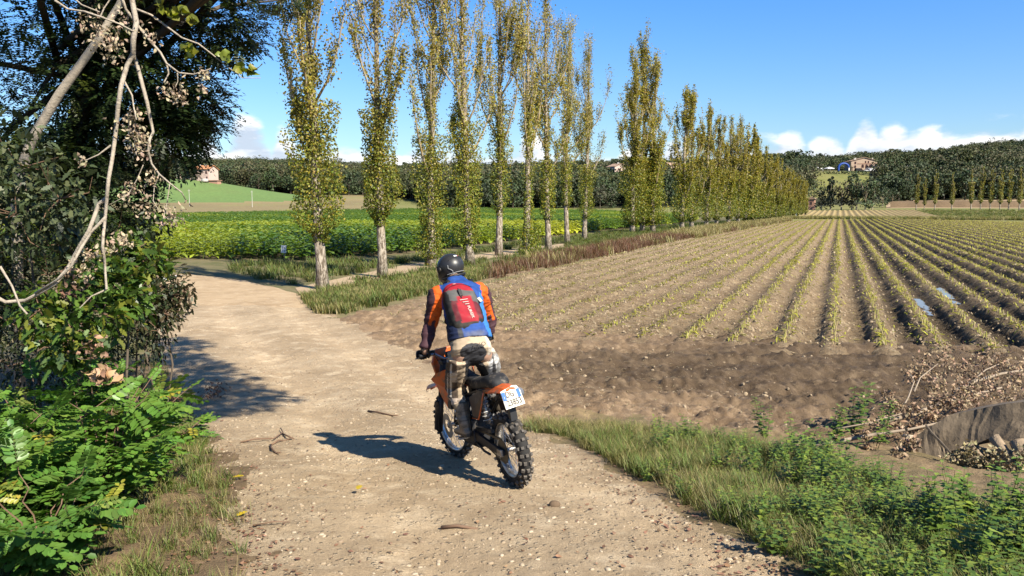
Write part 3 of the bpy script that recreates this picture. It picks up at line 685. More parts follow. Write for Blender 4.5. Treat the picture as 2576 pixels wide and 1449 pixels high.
# ------------------------------------------------------------------ buildings and the gathering on the hill
M_STONE = mat('rough_stone', (0.50, 0.37, 0.27), 0.9, var=0.35, vscale=1.6, bump=0.5, bscale=3, bdist=0.1)
M_PINK = mat('pink_render', (0.62, 0.47, 0.40), 0.9, var=0.2, vscale=0.9)
M_TILE = mat('roof_tile', (0.52, 0.24, 0.11), 0.85, var=0.35, vscale=1.5)
M_TILE2 = mat('old_roof_tile', (0.42, 0.28, 0.19), 0.9, var=0.35, vscale=1.5)
M_PANE = mat('dark_pane', (0.05, 0.03, 0.03), 0.25, 0.5)
M_TRIM = mat('brick_trim', (0.48, 0.27, 0.19), 0.9, var=0.2)
M_WHITE = mat('white_canvas', (0.8, 0.8, 0.8), 0.7)
M_RED = mat('red_canvas', (0.62, 0.03, 0.05), 0.7)
M_BLUE = mat('blue_vinyl', (0.015, 0.07, 0.36), 0.5)
M_BLACK = mat('black_paint', (0.02, 0.02, 0.025), 0.4)
M_VAN = mat('white_paint', (0.78, 0.78, 0.8), 0.3, 0.5)
M_WOOD = mat('grey_wood', (0.28, 0.22, 0.16), 0.9, var=0.3, vscale=12)
M_CONC = mat('pale_concrete', (0.6, 0.57, 0.52), 0.9, var=0.15)
def arch_poly(w, h, n=8):
    r = w / 2; return [(-r, 0), (r, 0)] + [(r * math.cos(math.pi * k / n), h - r + r * math.sin(math.pi * k / n)) for k in range(n + 1)]
def window(parent, x, z, w, h, yf, arch=False, trim=M_TRIM):
    poly = arch_poly(w, h) if arch else [(-w / 2, 0), (w / 2, 0), (w / 2, h), (-w / 2, h)]
    f = MB().prism([(x + p * 1.22, z - 0.08 + q * 1.12) for p, q in poly], 1, yf - 0.06, yf + 0.05).build('window', trim, parent)
    MB().prism([(x + p, z + q) for p, q in poly], 1, yf - 0.075, yf - 0.02).build('pane', M_PANE, f)
def gable_house(name, loc, rz, w, dp, hw, hr, wallm, roofm, label, over=0.5, ridge='y'):
    root = empty(name, loc, rz, label, 'house')
    if ridge == 'y':      # gable faces the viewer
        wall = MB().prism([(-w / 2, -3), (w / 2, -3), (w / 2, hw), (0, hw + hr), (-w / 2, hw)], 1, 0, dp).build('wall', wallm, root)
        sl = math.atan2(hr, w / 2); mb = MB()
        for s in (-1, 1):
            L = math.hypot(w / 2, hr) + over
            mb.box((s * (math.cos(sl) * L / 2), dp / 2, hw + hr + 0.14 - math.sin(sl) * L / 2), (L, dp + 2 * over, 0.22), Matrix.Rotation(s * sl, 3, 'Y'))
        roof = mb.build('roof', roofm, root)
    else:
        wall = MB().prism([(0, -3), (dp, -3), (dp, hw), (dp / 2, hw + hr), (0, hw)], 0, -w / 2, w / 2).build('wall', wallm, root)
        sl = math.atan2(hr, dp / 2); mb = MB()
        for s in (-1, 1):
            L = math.hypot(dp / 2, hr) + over
            mb.box((0, dp / 2 + s * (math.cos(sl) * L / 2), hw + hr + 0.14 - math.sin(sl) * L / 2), (w + 2 * over, L, 0.22), Matrix.Rotation(-s * sl, 3, 'X'))
        roof = mb.build('roof', roofm, root)
    return root, roof
def chimney(roof, x, y, z, h=1.2, s=0.6):
    MB().box((x, y, z + h / 2), (s, s, h)).box((x, y, z + h + 0.08), (s * 1.3, s * 1.3, 0.14)).build('chimney', M_CONC, roof)
def van(name, loc, rz, label, m, L=5.0, h=2.2, w=1.9):
    root = empty(name, loc, rz, label, 'van' if h > 1.7 else 'car')
    prof = [(-L / 2, 0.35), (L / 2, 0.35), (L / 2, 0.95), (L / 2 - 0.75, 1.1), (L / 2 - 1.5, h), (-L / 2, h)]
    MB().prism(prof, 1, -w / 2, w / 2).build('body', m, root, bevel=0.08)
    MB().prism([(L / 2 - 0.95, 1.15), (L / 2 - 1.55, h - 0.12), (L / 2 - 2.3, h - 0.12), (L / 2 - 2.3, 1.15)], 1, -w / 2 - 0.01, w / 2 + 0.01).build('side_window', M_PANE, root)
    for sx in (-L / 2 + 0.9, L / 2 - 0.9):
        for sy in (-1, 1): MB().lathe([(0.0, -0.1), (0.34, -0.1), (0.34, 0.1), (0.0, 0.1)], 14, 'y', c=(sx, sy * (w / 2 - 0.05), 0.34)).build('wheel', M_BLACK, root)
    return root
def build_far_things():
    # farmhouse on the green knoll
    p = P_at(512, 396); p[2] = max(p[2], 11.2)
    root, roof = gable_house('farmhouse', p, R(-14), 8.2, 7.5, 5.4, 1.7, M_PINK, M_TILE, 'pink farmhouse with orange tiled roof on the green knoll', ridge='x')
    for (x, yy) in ((-2.6, 3.2), (0.4, 3.4), (3.2, 3.6)): chimney(roof, x, yy, 6.3)
    for x in (-2.8, 0.0, 2.9): window(root, x, 3.3, 0.8, 1.2, 0)
    window(root, 3.2, 0.4, 0.7, 1.6, 0)
    wing = MB().box((-8.6, 3.0, -0.2), (9.0, 6.0, 6.0)).build('wing', M_PINK, root)
    MB().box((-8.6, 2.8, 2.95), (9.8, 7.0, 0.28)).build('terrace_slab', M_TRIM, root)
    for x in (-12.4, -10.6, -8.8, -7.0, -5.2):
        MB().box((x, -0.3, 1.5), (0.3, 0.3, 2.7)).build('pillar', M_PINK, root)
    MB().box((-10.5, 1.6, 4.1), (1.0, 1.0, 2.4)).build('chimney', M_PINK, root)
    window(root, -11.4, -1.9, 2.2, 2.4, -0.05, trim=M_PINK); window(root, -7.4, -0.2, 1.0, 1.8, -0.05)
    MB().prism([(-8.8, -2.8), (-4.6, -2.8), (-8.8, 1.2)], 1, -1.6, -0.5).build('stair', M_CONC, root)
    MB().box((6.6, 1.0, -1.0), (4.4, 3.0, 2.2)).box((6.6, 1.0, 0.25), (5.2, 3.8, 0.22)).build('shed', M_TRIM, root)
    MB().lathe([(0.0, 0.0), (1.5, 0.0), (1.6, 0.9), (1.3, 1.15), (0.0, 1.2)], 18, 'z', c=(3.6, -2.2, -0.2)).build('water_tank', M_CONC, root)
    # two houses half hidden in the wood
    p = P_at(1560, 470); p[2] = CAMZ + (HORIZON - 436) / FPX * p[1]
    root, roof = gable_house('wood_house', p, R(28), 9.0, 8.0, 3.6, 1.7, M_PINK, M_TILE2, 'pale house with brown roof showing above the wood', ridge='y')
    for x in (-0.7, 0.4): chimney(roof, x, 2.5, 4.9, 1.1)
    window(root, -1.8, 1.3, 0.9, 1.3, 0); window(root, 1.6, 1.3, 0.9, 1.3, 0)
    MB().box((3.0, -2.2, 0.3), (5.0, 4.0, 2.4)).build('annexe', M_PINK, root)
    p = P_at(1702, 440); p[2] = CAMZ + (HORIZON - 448) / FPX * p[1]
    root, roof = gable_house('stone_house', p, R(20), 9.0, 9.0, 6.4, 1.6, M_STONE, M_TILE2, 'stone house half hidden behind the second clump of poplars', ridge='x')
    window(root, 2.0, 4.2, 0.9, 1.3, 0); window(root, -2.0, 4.2, 0.9, 1.3, 0); chimney(roof, 1, 4, 7.2)
    # villa
    p = P_at(2165, 527); base = p.copy(); base[2] = CAMZ + (HORIZON - 434) / FPX * p[1]
    root, roof = gable_house('villa', base, R(-6), 15.2, 13.0, 6.6, 2.0, M_STONE, M_TILE2, 'stone villa with arched windows at the top of the lawn', ridge='y')
    for x in (-0.9, 1.3, 3.5): window(root, x, 2.6, 1.35, 1.9, 0, True)
    for x in (0.3, 1.9): window(root, x + 0.4, 5.4, 0.75, 1.25, 0, True)
    for z in (0.1, 2.6, 4.8): window(root, -5.2, z, 1.0, 1.45, 0, True)
    MB().box((1.7, -0.12, 5.05), (11.0, 0.26, 0.22)).build('string_course', M_TRIM, root)
    for (x, yy, z) in ((-5.4, 1.2, 7.3), (-4.6, 2.0, 7.5), (5.2, 2.0, 7.4)): chimney(roof, x, yy, z, 1.0, 0.55)
    MB().box((8.9, 3.5, 1.6), (3.2, 6.0, 3.4)).build('side_annexe', M_PINK, root)
    Z = base[2] - 0.1
    def terr(px, d=522): q = P_at(px, d); q[2] = Z; return q
    van('dark_van', terr(2153, 520), R(8), 'dark van parked in front of the villa', M_BLACK)
    van('white_van', terr(2176, 521), R(170), 'white van parked beside the dark van at the villa', M_VAN)
    van('white_car', terr(2187, 519), R(175), 'white car at the right corner of the villa', M_VAN, 4.1, 1.5)
    q = P_at(2281, 512); q[2] = CAMZ + (HORIZON - 430) / FPX * q[1]
    van('camper_van', q, R(8), 'white camper van parked right of the bare trees', M_VAN, 7.0, 2.9)
    q = P_at(2298, 512); q[2] = CAMZ + (HORIZON - 432) / FPX * q[1]
    van('parked_car', q, R(15), 'white car parked right of the camper van', M_VAN, 4.4, 1.6)
    # inflatable arch
    root = empty('inflatable_arch', terr(2114, 515), R(4), 'blue inflatable arch left of the villa', 'arch')
    pts = [(-3.1, 0, 0)] + [(-3.1 * math.cos(a), 0, 2.3 + 2.6 * math.sin(a)) for a in np.linspace(0, math.pi, 11)] + [(3.1, 0, 0)]
    MB().tube(pts, 0.62, 12).build('tube', M_BLUE, root, sm=True)
    for s in (-1, 1): MB().box((s * 3.1, -0.64, 1.5), (0.75, 0.05, 1.6)).build('banner_panel', M_WHITE if s > 0 else M_BLUE, root)
    def tent(px, d, w, label, m, closed=False):
        root = empty('gazebo_tent' if not closed else 'closed_parasol', terr(px, d), 0.2, label, 'tent' if not closed else 'parasol')
        if closed:
            MB().lathe([(0.03, 0.2), (0.32, 0.7), (0.22, 1.8), (0.03, 2.6)], 10, 'z').build('canopy', m, root, sm=True); MB().tube([(0, 0, 0), (0, 0, 2.7)], 0.04, 6).build('pole', M_WOOD, root); return
        V = [(-w, -w, 2.1), (w, -w, 2.1), (w, w, 2.1), (-w, w, 2.1), (0, 0, 3.1), (-w, -w, 1.8), (w, -w, 1.8), (w, w, 1.8), (-w, w, 1.8)]
        MB().add(V, [(0, 1, 4), (1, 2, 4), (2, 3, 4), (3, 0, 4), (0, 5, 6, 1), (1, 6, 7, 2), (2, 7, 8, 3), (3, 8, 5, 0)]).build('canopy', m, root)
        for sx in (-1, 1):
            for sy in (-1, 1): MB().box((sx * (w - 0.05), sy * (w - 0.05), 1.0), (0.06, 0.06, 2.2)).build('leg', M_CONC, root)
    tent(2025, 512, 1.5, 'red gazebo tent beside the end of the poplar row', M_RED); tent(2048, 514, 2.1, 'white gazebo tent between the two closed parasols', M_WHITE); tent(2078, 516, 2.4, 'white gazebo tent next to the blue arch', M_WHITE)
    tent(2034, 508, 0, 'closed white parasol right of the red tent', M_WHITE, True); tent(2062, 510, 0, 'closed white parasol left of the blue arch', M_WHITE, True)
    # garden hedge along the terrace
    mbp = []; rng = np.random.default_rng(3)
    for k in range(260):
        t = rng.random(); q = P_at(2070 + t * 105, 498); mbp.append((q[0], q[1] + rng.normal(0, 0.5), Z - 1.6 + rng.uniform(0, 1.3)))
    V, F, c = leaf_quads(np.array(mbp), 0.9, vary((0.05, 0.085, 0.03), 260, rng), rng)
    tag(obj('garden_hedge', mesh_np('garden_hedge', V, F, c), L_TREE), 'low dark hedge along the front of the villa garden', 'hedge')
    # poles on the valley field
    for (px, py, hh, lab) in ((481, 519, 6.2, 'thin pole left on the stubble below the green knoll'), (638, 521, 6.0, 'thin pole right on the stubble below the green knoll')):
        d = dist_for(px, py); q = P_at(px, d); root = empty('utility_pole', q, 0, lab, 'pole', 'poles below the knoll')
        MB().tube([(0, 0, -0.5), (0, 0, hh)], [0.11, 0.07], 7).build('post', M_CONC, root); MB().box((0, 0, hh - 0.5), (0.9, 0.1, 0.1)).build('crossarm', M_CONC, root)
    # brick hut and blue gate near the end of the poplar row
    q = P_at(2038, 310); root = empty('brick_hut', q, R(-30), 'small brick hut at the end of the poplar row', 'hut')
    MB().box((0, 0, 1.6), (2.2, 2.2, 4.4)).build('wall', M_TRIM, root); MB().prism([(-1.5, 3.75), (1.5, 3.75), (0, 4.7)], 1, -1.4, 1.4).build('roof', M_TILE2, root); window(root, 0, 1.9, 0.6, 0.9, -1.12)
    q = P_at(1984, 205); root = empty('farm_gate', q, R(10), 'blue-grey metal gate at the far end of the poplar row', 'gate')
    MG = mat('gate_blue', (0.22, 0.30, 0.38), 0.5)
    for z in (0.3, 0.6, 0.9, 1.2): MB().box((0, 0, z), (3.4, 0.05, 0.06)).build('rail', MG, root)
    for x in (-1.7, -0.6, 0.6, 1.7): MB().box((x, 0.03, 0.7), (0.07, 0.07, 1.5)).build('post', MG, root)
build_far_things()
# ------------------------------------------------------------------ the poplar row
def poplar(seed, H, r0, Rc, n_leaf, leaf, limbs=12, twigs=330, sleeve=(1.6, 6.0, 0.55), sleeve_n=0.22, thin_top=0.5, low=(0.235, 0.275, 0.036), high=(0.42, 0.345, 0.075), lean=(0, 0), cols=5, bushy=1.0, limb0=3.0, base_bush=0.0):
    """returns trunk mesh, list of limb meshes, crown mesh"""
    rng = np.random.default_rng(seed); K = 14
    wob = np.cumsum(rng.normal(0, 0.05, (K, 2)), 0) * (H / 20); wob -= wob[0]
    zz = np.linspace(-0.15, H * 0.97, K); tr = np.stack([wob[:, 0] + lean[0] * zz / H, wob[:, 1] + lean[1] * zz / H, zz], -1)
    rad = r0 * (1 - zz / (H * 1.02)) ** 0.85; rad[0] *= 1.35; rad[1] *= 1.0
    tm = MB().tube(tr, list(rad), 10, cap=True).mesh('trunk', True)
    def tpt(z): return np.array([np.interp(z, zz, tr[:, k]) for k in range(3)])
    LM = []; P0 = []; P1 = []; src = []
    limb_pts = []
    for k in range(limbs):
        z0 = limb0 + (H * 0.72 - limb0) * ((k + rng.random()) / limbs) ** 0.9; a = rng.random() * 6.28; L = H * rng.uniform(0.18, 0.34) * (1 - 0.3 * z0 / H); rr = Rc * rng.uniform(0.45, 0.95) * min(1.0, (H - z0) / (H * 0.45))
        t = np.linspace(0, 1, 6); b = tpt(z0); out = rr * (1 - np.exp(-2.2 * t)) * 1.1
        pts = np.stack([b[0] + math.cos(a) * out + rng.normal(0, 0.03, 6), b[1] + math.sin(a) * out + rng.normal(0, 0.03, 6), b[2] + L * t ** 0.92], -1); pts[0] = b
        rl = max(0.03, np.interp(z0, zz, rad) * 0.42); LM.append(MB().tube(pts, list(np.linspace(rl, rl * 0.2, 6)), 5).mesh('limb', True)); limb_pts.append(pts)
    # twigs rise from trunk and limbs
    for k in range(twigs):
        if rng.random() < 0.30: z0 = rng.uniform(limb0 * 0.8, H * 0.95); b = tpt(z0); a = rng.random() * 6.28
        else:
            lp = limb_pts[rng.integers(0, limbs)]; q = rng.uniform(0.15, 1) * 5; i = min(int(q), 4); b = lp[i] + (lp[i + 1] - lp[i]) * (q - i); a = rng.random() * 6.28
        L = rng.uniform(0.6, 1.9) * H / 20; o = L * rng.uniform(0.12, 0.38)
        P0.append(b); P1.append(b + np.array((math.cos(a) * o, math.sin(a) * o, L)))
    P0 = np.array(P0); P1 = np.array(P1)
    parts = [sticks(P0, P1, 0.013 * H / 20, 0.004, 3, vary((0.62, 0.53, 0.42), len(P0), rng, 0.2, 0.05))]
    # leaves in tufts along the twigs
    # leaves sit in small upright sprays along the twigs
    nc = max(60, int(n_leaf * (1 - sleeve_n) / 13)); kk = rng.integers(0, len(P0), nc); tt = rng.random(nc)[:, None]; cc = P0[kk] + (P1[kk] - P0[kk]) * tt * 1.05 + rng.normal(0, 0.05, (nc, 3)); szc = rng.uniform(0.06, 0.13, nc) * (Rc / 1.7)
    m = int(n_leaf * (1 - sleeve_n) * 1.35); k = rng.integers(0, nc, m); C = cc[k] + rng.normal(0, 1, (m, 3)) * szc[k][:, None] * np.array((1, 1, 2.1))
    dens = np.clip(1.15 - thin_top * smooth((C[:, 2] - H * 0.25) / (H * 0.5)), 0.12, 1); dens *= 0.55 + 0.7 * (vnoise(C[:, 2] * 0.9, C[:, 0] * 1.4 + C[:, 1], seed) > 0.42)
    C = C[rng.random(m) < dens * 0.95]
    ns = int(n_leaf * sleeve_n); z = rng.uniform(sleeve[0], sleeve[1], ns); a = rng.random(ns) * 6.28; rr = sleeve[2] * np.sqrt(rng.random(ns)) * (0.45 + 0.85 * vnoise(z * 1.1, a * 0.9, seed + 3)) * np.clip((z - sleeve[0]) / 0.8, 0.35, 1)
    b = np.stack([np.interp(z, zz, tr[:, q]) for q in range(3)], -1); S = b + np.stack([np.cos(a) * rr, np.sin(a) * rr, z * 0], -1)
    C = np.concatenate([C, S])
    if base_bush:
        nb = int(n_leaf * 0.1); a = rng.random(nb) * 6.28; rr = base_bush * np.sqrt(rng.random(nb)); C = np.concatenate([C, np.stack([np.cos(a) * rr + 0.2, np.sin(a) * rr, rng.random(nb) ** 1.3 * base_bush * 2.1], -1)])
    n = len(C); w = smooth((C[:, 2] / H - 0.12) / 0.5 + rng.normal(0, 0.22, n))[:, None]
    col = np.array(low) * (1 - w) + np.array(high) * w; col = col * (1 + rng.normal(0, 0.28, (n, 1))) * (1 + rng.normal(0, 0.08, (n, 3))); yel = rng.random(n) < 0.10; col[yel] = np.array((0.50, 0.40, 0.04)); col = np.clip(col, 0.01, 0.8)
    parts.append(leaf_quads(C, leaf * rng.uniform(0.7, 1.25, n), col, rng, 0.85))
    V, F, c = join(parts)
    return tm, LM, mesh_np('crown', V, F, c)
def place_poplar(p, meshes, label, rz=0.0, s=1.0, group='poplars of the long row'):
    root = empty('poplar_tree', p, rz, label, 'tree', group); root.scale = (s, s, s)
    obj('trunk', meshes[0], M_BARK, root)
    for l in meshes[1]: obj('limb', l, M_LIMB, root)
    obj('crown', meshes[2], L_POP, root)
def px_height(p, top):   # height of a tree standing at p whose tip is seen at row top
    r = ray(CX, top); return p[1] / r[1] * r[2] + CAMZ - p[2]
def build_poplars():
    G9 = [(812, 728, -330, 0.205, 1.85, dict(limbs=10, sleeve=(1.75, 6.8, 1.0), sleeve_n=0.36, thin_top=0.72, limb0=4.2, twigs=330), 'nearest poplar of the row, bare pale trunk and leafy middle, beside the track'),
          (962, 698, -260, 0.195, 1.85, dict(limbs=10, sleeve=(2.2, 7.0, 0.9), sleeve_n=0.34, thin_top=0.80, limb0=5.0), 'second poplar of the row with white blotched trunk'),
          (1085, 670, -190, 0.22, 1.9, dict(limbs=13, sleeve=(0.1, 6.5, 0.9), sleeve_n=0.34, thin_top=0.5, limb0=4.2), 'third poplar of the row, leafy down to the ground'),
          (1183, 668, -180, 0.21, 1.9, dict(limbs=13, sleeve=(0.8, 7.2, 0.9), sleeve_n=0.32, thin_top=0.76, limb0=4.0), 'fourth poplar of the row, just right of the helmet'),
          (1255, 643, -110, 0.21, 1.75, dict(limbs=13, sleeve=(2.4, 9.0, 0.75), sleeve_n=0.22, thin_top=0.5, limb0=5.0), 'fifth poplar of the row with ochre leaves up its trunk'),
          (1325, 637, -100, 0.22, 1.95, dict(limbs=14, sleeve=(0.2, 4.0, 0.4), sleeve_n=0.10, thin_top=0.86, limb0=4.5, base_bush=0.75), 'sixth poplar of the row with a bush at its foot'),
          (1380, 633, -55, 0.20, 1.9, dict(limbs=14, sleeve=(1.8, 6.0, 0.6), sleeve_n=0.16, thin_top=0.86, limb0=4.5), 'seventh poplar of the row, thin leafless crown'),
          (1428, 613, 36, 0.20, 2.1, dict(limbs=13, sleeve=(2.6, 7.0, 0.6), sleeve_n=0.14, thin_top=0.62, limb0=5.0), 'eighth poplar of the row with a clean white trunk'),
          (1470, 604, 76, 0.21, 2.1, dict(limbs=14, sleeve=(1.8, 6.5, 0.9), sleeve_n=0.2, thin_top=0.70, limb0=4.5), 'ninth poplar of the row, last before the gap')]
    for k, (px, py, top, r0, Rc, kw, lab) in enumerate(G9):
        p = G(px, py); H = px_height(p, top); n = 21000 if k < 4 else 17000
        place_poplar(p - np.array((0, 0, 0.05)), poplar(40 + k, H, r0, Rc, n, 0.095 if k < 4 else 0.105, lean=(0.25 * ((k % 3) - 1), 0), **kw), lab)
    mid = [(1590, 588, 130), (1615, 586, 64), (1642, 586, 118), (1716, 578, 212), (1740, 575, 222), (1776, 572, 262), (1802, 570, 288), (1832, 567, 286), (1856, 565, 292)]
    MIDL = ['left stem tree of the tall dense clump after the gap', 'tallest poplar, centre of the dense clump after the gap', 'right poplar of the tall dense clump, paler crown', 'first poplar after the dense clump', 'second poplar after the dense clump, forked top', 'third poplar after the dense clump', 'fourth poplar after the dense clump', 'fifth poplar after the dense clump', 'sixth poplar after the dense clump']
    for k, (px, py, top) in enumerate(mid):
        p = G(px, py); H = px_height(p, top)
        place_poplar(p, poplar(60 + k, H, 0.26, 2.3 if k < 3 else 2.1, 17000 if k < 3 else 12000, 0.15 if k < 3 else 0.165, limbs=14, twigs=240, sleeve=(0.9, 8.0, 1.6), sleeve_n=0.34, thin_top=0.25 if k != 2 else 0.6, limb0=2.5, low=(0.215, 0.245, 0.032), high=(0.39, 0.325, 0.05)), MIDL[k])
    far = [(1876, 563, 318), (1893, 561, 325), (1908, 559, 356), (1922, 557, 372), (1936, 555, 388), (1950, 553, 398), (1962, 551, 405), (1974, 550, 418), (1985, 548, 426), (1996, 546, 436), (2006, 545, 440), (2016, 543, 446), (2026, 541, 456)]
    PM = [poplar(80 + k, 16.0, 0.26, 2.5, 8000, 0.24, limbs=13, twigs=160, sleeve=(0.5, 8.0, 1.5), sleeve_n=0.36, thin_top=0.1, limb0=2.0, low=(0.20, 0.23, 0.032), high=(0.35, 0.295, 0.045)) for k in range(3)]
    for k, (px, py, top) in enumerate(far):
        p = G(px, py); H = px_height(p, top)
        place_poplar(p, PM[k % 3], ORD[k + 6] + ' poplar after the dense clump, in the far hedge-like stretch', k * 1.7, H / 16.0)
    RM = [poplar(90 + k, 15.0, 0.22, 1.5, 2600, 0.34, limbs=8, twigs=80, sleeve=(2.4, 10, 1.0), sleeve_n=0.4, thin_top=0.1, limb0=2.8, low=(0.26, 0.27, 0.07), high=(0.33, 0.30, 0.085)) for k in range(2)]
    xs = [2300, 2320, 2346, 2389, 2437, 2461, 2485, 2509, 2531, 2558]; tops = [433, 449, 430, 436, 422, 422, 422, 427, 421, 421]
    for k in range(10):
        d = dist_for(xs[k], 529, 220, 400); p = P_at(xs[k], d); H = px_height(p, tops[k])
        place_poplar(p, RM[k % 2], ORD[k] + ' of the ten slim poplars beyond the right field, from the left', k * 2.1, H / 15.0, 'slim poplars beyond the field')
    # an earth bank behind the slim poplars
    V = []; n = 60
    for i in range(n):
        px = 2235 + i * 9; d = 330; q = P_at(px, d)
        for (o, h) in ((-3, -0.3), (0, 1.9 + 0.3 * math.sin(i)), (3, 2.3), (6, 1.2)): e = P_at(px, d + o); V.append((e[0], e[1], e[2] + h))
    F = np.array([(i * 4 + k, i * 4 + k + 1, i * 4 + k + 5, i * 4 + k + 4) for i in range(n - 1) for k in range(3)])[:, ::-1]
    o = obj('earth_bank', mesh_np('earth_bank', V, F, sm=True), M_BANK); o['kind'] = 'structure'
build_poplars()
# ------------------------------------------------------------------ tobacco
L_TOB = leaf_mat('tobacco_leaf', 0.32, 0.42, var=0.3, vscale=2.0, tgain=(1.2, 1.25, 0.35))
L_GRASS = leaf_mat('grass_blade', 0.30, 0.55, var=0.3, vscale=2.0)
M_STALK = mat('green_stalk', (0.5, 0.5, 0.5), 0.7, attr=True)
def tob_leaf(L, W, droop, seed, col):
    """broad pointed leaf growing along +x, rising then drooping"""
    rng = np.random.default_rng(seed); n = 6; V = []; c = []
    for i in range(n):
        t = i / (n - 1); w = W * (math.sin(math.pi * min(1, t * 0.93 + 0.07)) ** 0.8) / 2; x = L * (t - 0.12 * droop * t * t); z = L * (0.42 * t - droop * t * t)
        e = 0.10 * W * math.sin(i * 2.1 + seed)
        V += [(x, -w, z + 0.18 * w + e), (x, 0, z - 0.10 * w), (x, w, z + 0.18 * w - e)]; k = 0.9 + 0.3 * rng.random(); c += [col[0] * k] * 0 or [tuple(np.array(col) * k), tuple(np.array(col) * k * 1.18), tuple(np.array(col) * k)]
    F = [(i * 3 + j, i * 3 + j + 1, i * 3 + j + 4, i * 3 + j + 3) for i in range(n - 1) for j in range(2)]
    return np.array(V), np.array(F), np.array(c)
def tob_layout(seed, h=1.25, n=13):
    rng = np.random.default_rng(seed); out = []
    for k in range(n):
        t = k / (n - 1); z = h * (0.15 + 0.83 * t); a = k * 2.4 + rng.normal(0, 0.25); L = (0.74 - 0.30 * t) * rng.uniform(0.85, 1.1); out.append((z, a, L, 0.62 - 0.18 * t + rng.normal(0, 0.12) - 0.25 * t))
    return out
GREENS = [(0.15, 0.235, 0.036), (0.105, 0.19, 0.034), (0.25, 0.32, 0.042), (0.44, 0.46, 0.05), (0.31, 0.375, 0.045)]
def tob_plant_mesh(seed, base, name='tobacco_plant'):
    parts = []
    for q, (z, a, L, dr) in enumerate(tob_layout(seed)):
        V, F, c = tob_leaf(L, L * 0.50, dr, seed * 31 + q, np.array(base) * (1.25 if q < 4 and base[0] > 0.1 else 1.0)); ca, sa = math.cos(a), math.sin(a)
        V = np.stack([V[:, 0] * ca - V[:, 1] * sa, V[:, 0] * sa + V[:, 1] * ca, V[:, 2] + z], -1); parts.append((V, F, c))
    parts.append(sticks(np.array([[0, 0, -0.05]]), np.array([[0, 0, 1.2]]), 0.02, 0.01, 5, (0.16, 0.2, 0.05)))
    V, F, c = join(parts); return mesh_np(name, V, F, c, sm=True)
def build_tobacco():
    rng = np.random.default_rng(9)
    meshes = [tob_plant_mesh(300 + k, GREENS[(0, 1, 2, 3, 4, 0)[k]]) for k in range(6)]
    protos = [proto('tobacco_plant_form', m, L_TOB) for m in meshes]
    u = np.arange(20, 260, 0.62); v = np.arange(-140, -8, 1.0); U, V = np.meshgrid(u, v); U = U.ravel() + rng.normal(0, 0.12, U.size); V = V.ravel() + rng.normal(0, 0.10, V.size)
    x, y = xy_of(U, V); d = np.hypot(x, y); px = CX + FPX * x / np.maximum(y, 1)
    ok = inside(TOBACCO_P, x, y) & (px > -260) & (px < 1800) & (rng.random(len(x)) < np.where(d > 120, 0.55, 0.93))
    x, y, d, px = x[ok], y[ok], d[ok], px[ok]; z = ground_z(x, y)
    yel = 0.10 + 0.8 * fbm(x * 0.045, y * 0.045, 91, 2) + 0.10 * (rng.random(len(x)) - 0.5) + 0.30 * np.exp(-((px - 480) / 330) ** 2) * np.exp(-((d - 68) / 22) ** 2) + 0.22 * np.exp(-((d - 84) / 9) ** 2) - 0.24 * (d < 56) - 0.04 + 0.10 * np.exp(-((px - 420) / 160) ** 2) * (d < 64)
    pk = np.where(yel > 0.72, 3, np.where(yel > 0.60, 4, np.where(yel > 0.49, 2, rng.integers(0, 2, len(x)))))
    s = rng.uniform(0.75, 1.12, len(x)); rz = rng.random(len(x)) * 6.28
    vis = (px > 330) & (px < 1720)
    order = np.argsort(np.where(vis, d, 1e9)); near = order[:300]
    lm = {}
    fr = sorted(near[:30], key=lambda i: px[i]); frank = {int(i): q for q, i in enumerate(fr)}
    for n_, i in enumerate(near):
        col = 'yellowing' if pk[i] >= 3 else 'green'
        if n_ < 30:
            root = empty('tobacco_plant', (x[i], y[i], z[i]), rz[i], 'large-leaved %s tobacco plant, %s from the left along the front row' % (col, ORD[frank[int(i)]]), 'plant', 'front row of %s tobacco plants' % col); root.scale = (s[i],) * 3
            MB().tube([(0, 0, -0.05), (0, 0, 1.2)], [0.022, 0.01], 6, (0.16, 0.2, 0.05)).build('stalk', M_STALK, root)
            sd = 300 + int(pk[i])
            for q, (lz, a, L, dr) in enumerate(tob_layout(sd)):
                key = (sd, q)
                if key not in lm: Vv, F, c = tob_leaf(L, L * 0.5, dr, sd * 31 + q, GREENS[int(pk[i])]); lm[key] = mesh_np('leaf', Vv, F, c, sm=True)
                o = obj('leaf', lm[key], L_TOB, root); o.location = (0, 0, lz); o.rotation_euler = (0, 0, a)
        else:
            o = obj('tobacco_plant', meshes[int(pk[i])], L_TOB); o.location = (x[i], y[i], z[i]); o.rotation_euler = (0, 0, rz[i]); o.scale = (s[i],) * 3
            tag(o, '%s tobacco plant standing behind the front row' % col, 'plant', 'nearer %s tobacco plants' % col)
    rest = np.setdiff1d(np.arange(len(x)), near)
    o = scatter('tobacco_crop', np.stack([x, y, z], -1)[rest], protos, 'broad green and yellow mass of tobacco behind the poplars', 'crop', np.stack([s[rest]] * 3, -1), np.stack([0 * s[rest], 0 * s[rest], rz[rest]], -1))
    o.data.attributes['pk'].data.foreach_set('value', pk[rest].astype(np.int32))
    # numbered card on a stake
    p = G(716, 662); root = empty('field_marker', p, R(-8), 'small white numbered card on a wooden stake before the tobacco', 'sign')
    MB().tube([(0, 0, -0.1), (0.0, 0, 0.95)], 0.02, 6).build('stake', M_WOOD, root)
    MB().box((-0.02, -0.03, 0.74), (0.28, 0.02, 0.40), Matrix.Rotation(R(4), 3, 'Y')).build('card', M_WHITE, root)
    for (tx, zz) in (('1 4', 0.80), ('1 2', 0.63)):
        text_mesh(tx, 0.16, 'number', M_BLACK, root, Matrix.Translation((-0.02, -0.045, zz)) @ Matrix.Rotation(R(90), 4, 'X'))
